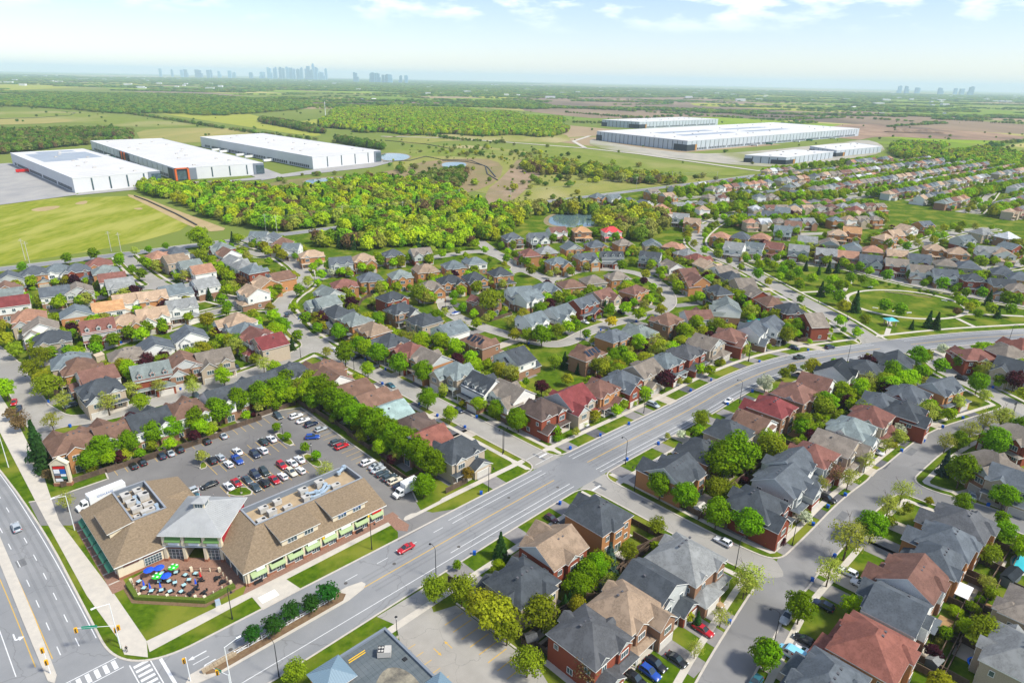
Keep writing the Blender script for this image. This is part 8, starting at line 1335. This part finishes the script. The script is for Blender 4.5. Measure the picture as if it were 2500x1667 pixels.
# ------------------------------------------------------------------ people (one continuous skinned body each)
mat('skin', (.42,.24,.16), rough=.6); mat('cloth_black', (.012,.012,.014), rough=.9); mat('cloth_orange', (.75,.16,.01), rough=.8); mat('cloth_grey', (.28,.28,.29), rough=.9); mat('cloth_dark', (.03,.035,.05), rough=.9)
def person(x, y, rz, lab_, top, legs):
    J = [(0,0,.95),(0,0,1.18),(0,0,1.42),(0,0,1.52),(0,0,1.66),(.09,0,.92),(.10,.06,.50),(.10,.10,.06),(.11,-.06,.03),(-.09,0,.92),(-.10,-.10,.50),(-.10,-.02,.06),(-.11,-.18,.03),(.19,0,1.42),(.24,.06,1.15),(.24,-.04,.90),(-.19,0,1.42),(-.24,-.08,1.15),(-.23,-.20,.92),(0,-.01,1.76)]
    E_ = [(0,1),(1,2),(2,3),(3,4),(4,19),(0,5),(5,6),(6,7),(7,8),(0,9),(9,10),(10,11),(11,12),(2,13),(13,14),(14,15),(2,16),(16,17),(17,18)]
    R_ = [.15,.14,.16,.06,.10,.10,.065,.045,.04,.10,.065,.045,.04,.07,.05,.035,.07,.05,.035,.07]
    me = bpy.data.meshes.new('body'); me.from_pydata(J, E_, []); o = inst('person', me, None, (x, y, .08), rz); md = o.modifiers.new('skin','SKIN')
    for k, sv in enumerate(me.skin_vertices[0].data): sv.radius = (R_[k], R_[k]*.8); sv.use_root = (k == 0)
    o.modifiers.new('sub','SUBSURF').levels = 1; o.modifiers['sub'].render_levels = 1
    # clothing split by height in the material: legs, top, skin
    m = bpy.data.materials.new('person_clothes'); m.use_nodes = True; nt_ = m.node_tree; tc_ = nt_.nodes.new('ShaderNodeTexCoord'); s_ = nt_.nodes.new('ShaderNodeSeparateXYZ'); nt_.links.new(tc_.outputs['Object'], s_.inputs[0])
    r_ = nt_.nodes.new('ShaderNodeValToRGB'); r_.color_ramp.interpolation = 'CONSTANT'; e = r_.color_ramp.elements; e[0].color = (*legs,1); e[1].position = .5; e[1].color = (*top,1); q = e.new(.79); q.color = (.42,.24,.16,1); q = e.new(.90); q.color = (.03,.02,.015,1)
    mm = nt_.nodes.new('ShaderNodeMath'); mm.operation = 'DIVIDE'; mm.inputs[1].default_value = 1.9; nt_.links.new(s_.outputs[2], mm.inputs[0]); nt_.links.new(mm.outputs[0], r_.inputs[0]); nt_.links.new(r_.outputs[0], nt_.nodes['Principled BSDF'].inputs['Base Color']); me.materials.append(m)
    tag(o, lab_, 'person', 'people outdoors')
person(*UV(17.6,126.6), .5, 'person in black clothes waiting at the crosswalk corner', (.012,.012,.014), (.012,.012,.016)); person(*UV(51.7,167.6), 2., 'person in grey clothes walking across the parking lot', (.30,.30,.31), (.22,.22,.22)); person(*UV(44.9,201), 1., 'person in orange top beside a black parked car', (.75,.16,.01), (.03,.035,.05))
# ------------------------------------------------------------------ garden and street furniture
mat('bin_blue', (.01,.09,.42), rough=.5); mat('pool_water', (.05,.42,.50), rough=.08); mat('pool_deck', (.45,.42,.36), (.38,.36,.31), rough=.9, scale=.6, coord='World'); mat('tarp_blue', (.01,.15,.70), rough=.6); mat('deck_wood', (.36,.23,.11), (.28,.17,.08), scale=1.2, rough=.8); mat('shed_grey', (.12,.14,.16), rough=.7)
b = MB(); b.box(-.3,.3,-.25,.25,.05,.75); b.box(-.33,.33,-.28,.28,.75,.82); BIN = b.mesh('recycling_bin', 'bin_blue')
rb = random.Random(9); nb = 0
for (X,Y,w,d,f,st,rf,wl,fl) in HOUSES:
    if math.hypot(X,Y) > 330 or rb.random() < .35: continue
    th = math.radians(f)
    for k in range(40):
        x, y = X+math.cos(th)*(d/2+k*.5)+math.sin(th)*3.6, Y+math.sin(th)*(d/2+k*.5)-math.cos(th)*3.6
        if road_dist(x, y) < .9: tag(inst('recycling_bin', BIN, None, (x, y, 0), rb.uniform(0,3), 1.25), 'blue recycling bin at the kerb '+nearest_road(x, y), 'bin', 'recycling bins'); nb += 1; break
def pool(P, lab_, deck=1.25):
    cx = sum(p[0] for p in P)/len(P); cy = sum(p[1] for p in P)/len(P); P = smooth_poly(P, 2)
    t = thing('swimming_pool', lab_, 'swimming pool', (cx, cy, 0), 0, 'swimming pools'); b = MB(); b.prism([((p[0]-cx)*deck,(p[1]-cy)*deck) for p in P], 0, .05); b.obj('pool_deck', 'pool_deck', t); b = MB(); b.prism([(p[0]-cx,p[1]-cy) for p in P], .03, .07); b.obj('water', 'pool_water', t)
for P_, l_ in POOLS: pool(P_, l_)
def garden_box(name, loc, rz, w, d, h, m, rm, lab_, cat, flat=False, open_=False):
    t = thing(name, lab_, cat, (*loc,0), rz)
    if open_:
        for x in (-w/2+.1,w/2-.1):
            for y in (-d/2+.1,d/2-.1): b = MB(); b.box(x-.07,x+.07,y-.07,y+.07,0,h); b.obj('post', m, t)
    else: b = MB(); b.box(-w/2,w/2,-d/2,d/2,0,h); b.obj('wall', m, t)
    b = MB()
    if flat: b.box(-w/2-.2,w/2+.2,-d/2-.2,d/2+.2,h,h+.12); [b.box(-w/2+k*w/8,-w/2+k*w/8+.05,-d/2-.2,d/2+.2,h+.12,h+.15) for k in range(9)]
    else: b.gable(-w/2,w/2,-d/2,d/2,h,.5,'x',oh=.2,th=.08,m=0,mt=0,mw=0)
    b.obj('roof', rm, t); return t
for a in GARDEN: garden_box(*a)
# trampoline, gazebo, park entrance, signs
t = thing('trampoline', 'round blue-rimmed trampoline on a back lawn', 'trampoline', (*TRAMP,0)); b = MB(); b.cone((0,0),1.7,.85,.86,20); b.obj('mat', 'cloth_black', t); b = MB()
for k in range(20):
    a, c = k*.31416, (k+1)*.31416; b.face([(1.7*math.cos(a),1.7*math.sin(a),.9),(2.05*math.cos(a),2.05*math.sin(a),.88),(2.05*math.cos(c),2.05*math.sin(c),.88),(1.7*math.cos(c),1.7*math.sin(c),.9)])
b.obj('rim', 'tarp_blue', t)
for k in range(6): b = MB(); a = k*1.047; b.bar((1.95*math.cos(a),1.95*math.sin(a),0),(1.95*math.cos(a),1.95*math.sin(a),.88 if k % 2 else 2.5),.04,0,None,5); b.obj('leg', 'grey_metal', t)
t = thing('park_shelter', 'park entrance shelter with a turquoise hipped roof', 'shelter', (*SHELTER,0), .1); mat('roof_turquoise', (.09,.45,.50), rough=.6)
for x in (-2,2):
    for y in (-1.6,1.6): b = MB(); b.box(x-.2,x+.2,y-.2,y+.2,0,2.9); b.obj('post', 'stone', t)
b = MB(); b.hip(-2.3,2.3,-2,2,2.9,.5,m=0,mt=1); b.obj('roof', ['roof_turquoise','trim'], t)
ring = MB()
for k in range(64):
    a, c = k/64*2*math.pi, (k+1)/64*2*math.pi; q = []
    for an, kk in ((a,1.0),(a,1.085),(c,1.085),(c,1.0)): q.append((OV[0]+OV[2]*kk*math.cos(an)*math.cos(OV[4])-OV[3]*kk*math.sin(an)*math.sin(OV[4]), OV[1]+OV[2]*kk*math.cos(an)*math.sin(OV[4])+OV[3]*kk*math.sin(an)*math.cos(OV[4]), .03))
    ring.face(q)
struct(ring.obj('park_path', 'concrete'))
for P_ in PARKPATHS: struct(strip('park_path', P_, 2.2, .034, 'concrete'))
for i, (x, y, a) in enumerate(BENCH):
    t = thing('park_bench', 'pale stone bench beside the oval park path', 'bench', (x,y,0), a, 'oval park benches'); b = MB(); b.box(-1.4,1.4,-.3,.3,.38,.5); b.obj('seat', 'sign_white', t)
    for q in (-1,1): b = MB(); b.box(q-.15,q+.15,-.25,.25,0,.38); b.obj('leg', 'sign_white', t)
b = MB()
for k in range(26): x0 = k*.9; b.box(x0,x0+.85,-.3+.15*math.sin(k),.3+.15*math.sin(k),0,.35+.1*(k % 2))
tag(b.obj('stone_row', 'stone', None, (*STROW[:2],0), STROW[2]), 'row of low boulders across the oval park lawn', 'boulders')
for lb in BENCHES: 
    b = MB(); b.box(-1,1,-.25,.25,.42,.48); b.box(-1,1,.2,.26,.48,.9); [b.box(x-.05,x+.05,-.2,.2,.07,.42) for x in (-.8,.8)]; tag(b.obj('bench', 'black_metal', None, (*UV(*lb),0), math.pi/4), 'black metal bench under a green shop awning', 'bench', 'plaza benches')
t = thing('mail_box', 'grey community mail cabinet beside the plaza pavement', 'mail box', (*UV(36.2,126.9),0), .6); b = MB(); b.box(-.5,.5,-.35,.35,.15,1.5); b.obj('cabinet', 'duct', t); b = MB(); b.box(-.6,.6,-.45,.45,0,.15); b.obj('plinth', 'concrete', t)
# ------------------------------------------------------------------ haze
b = MB(); b.box(-24500,24500,-900,39500,-1.8,330.)
hz = b.obj('haze', []); hz['kind'] = 'stuff'; hz['label'] = 'thin pale summer haze over the plain'; hz['category'] = 'haze'
m = bpy.data.materials.new('haze'); m.use_nodes = True; t_ = m.node_tree; t_.nodes.clear(); v_ = t_.nodes.new('ShaderNodeVolumePrincipled'); o_ = t_.nodes.new('ShaderNodeOutputMaterial'); t_.links.new(v_.outputs[0], o_.inputs['Volume'])
v_.inputs['Color'].default_value = (.70,.87,1,1); v_.inputs['Density'].default_value = HAZE_D; v_.inputs['Anisotropy'].default_value = 0.
hz.data.materials.append(m)
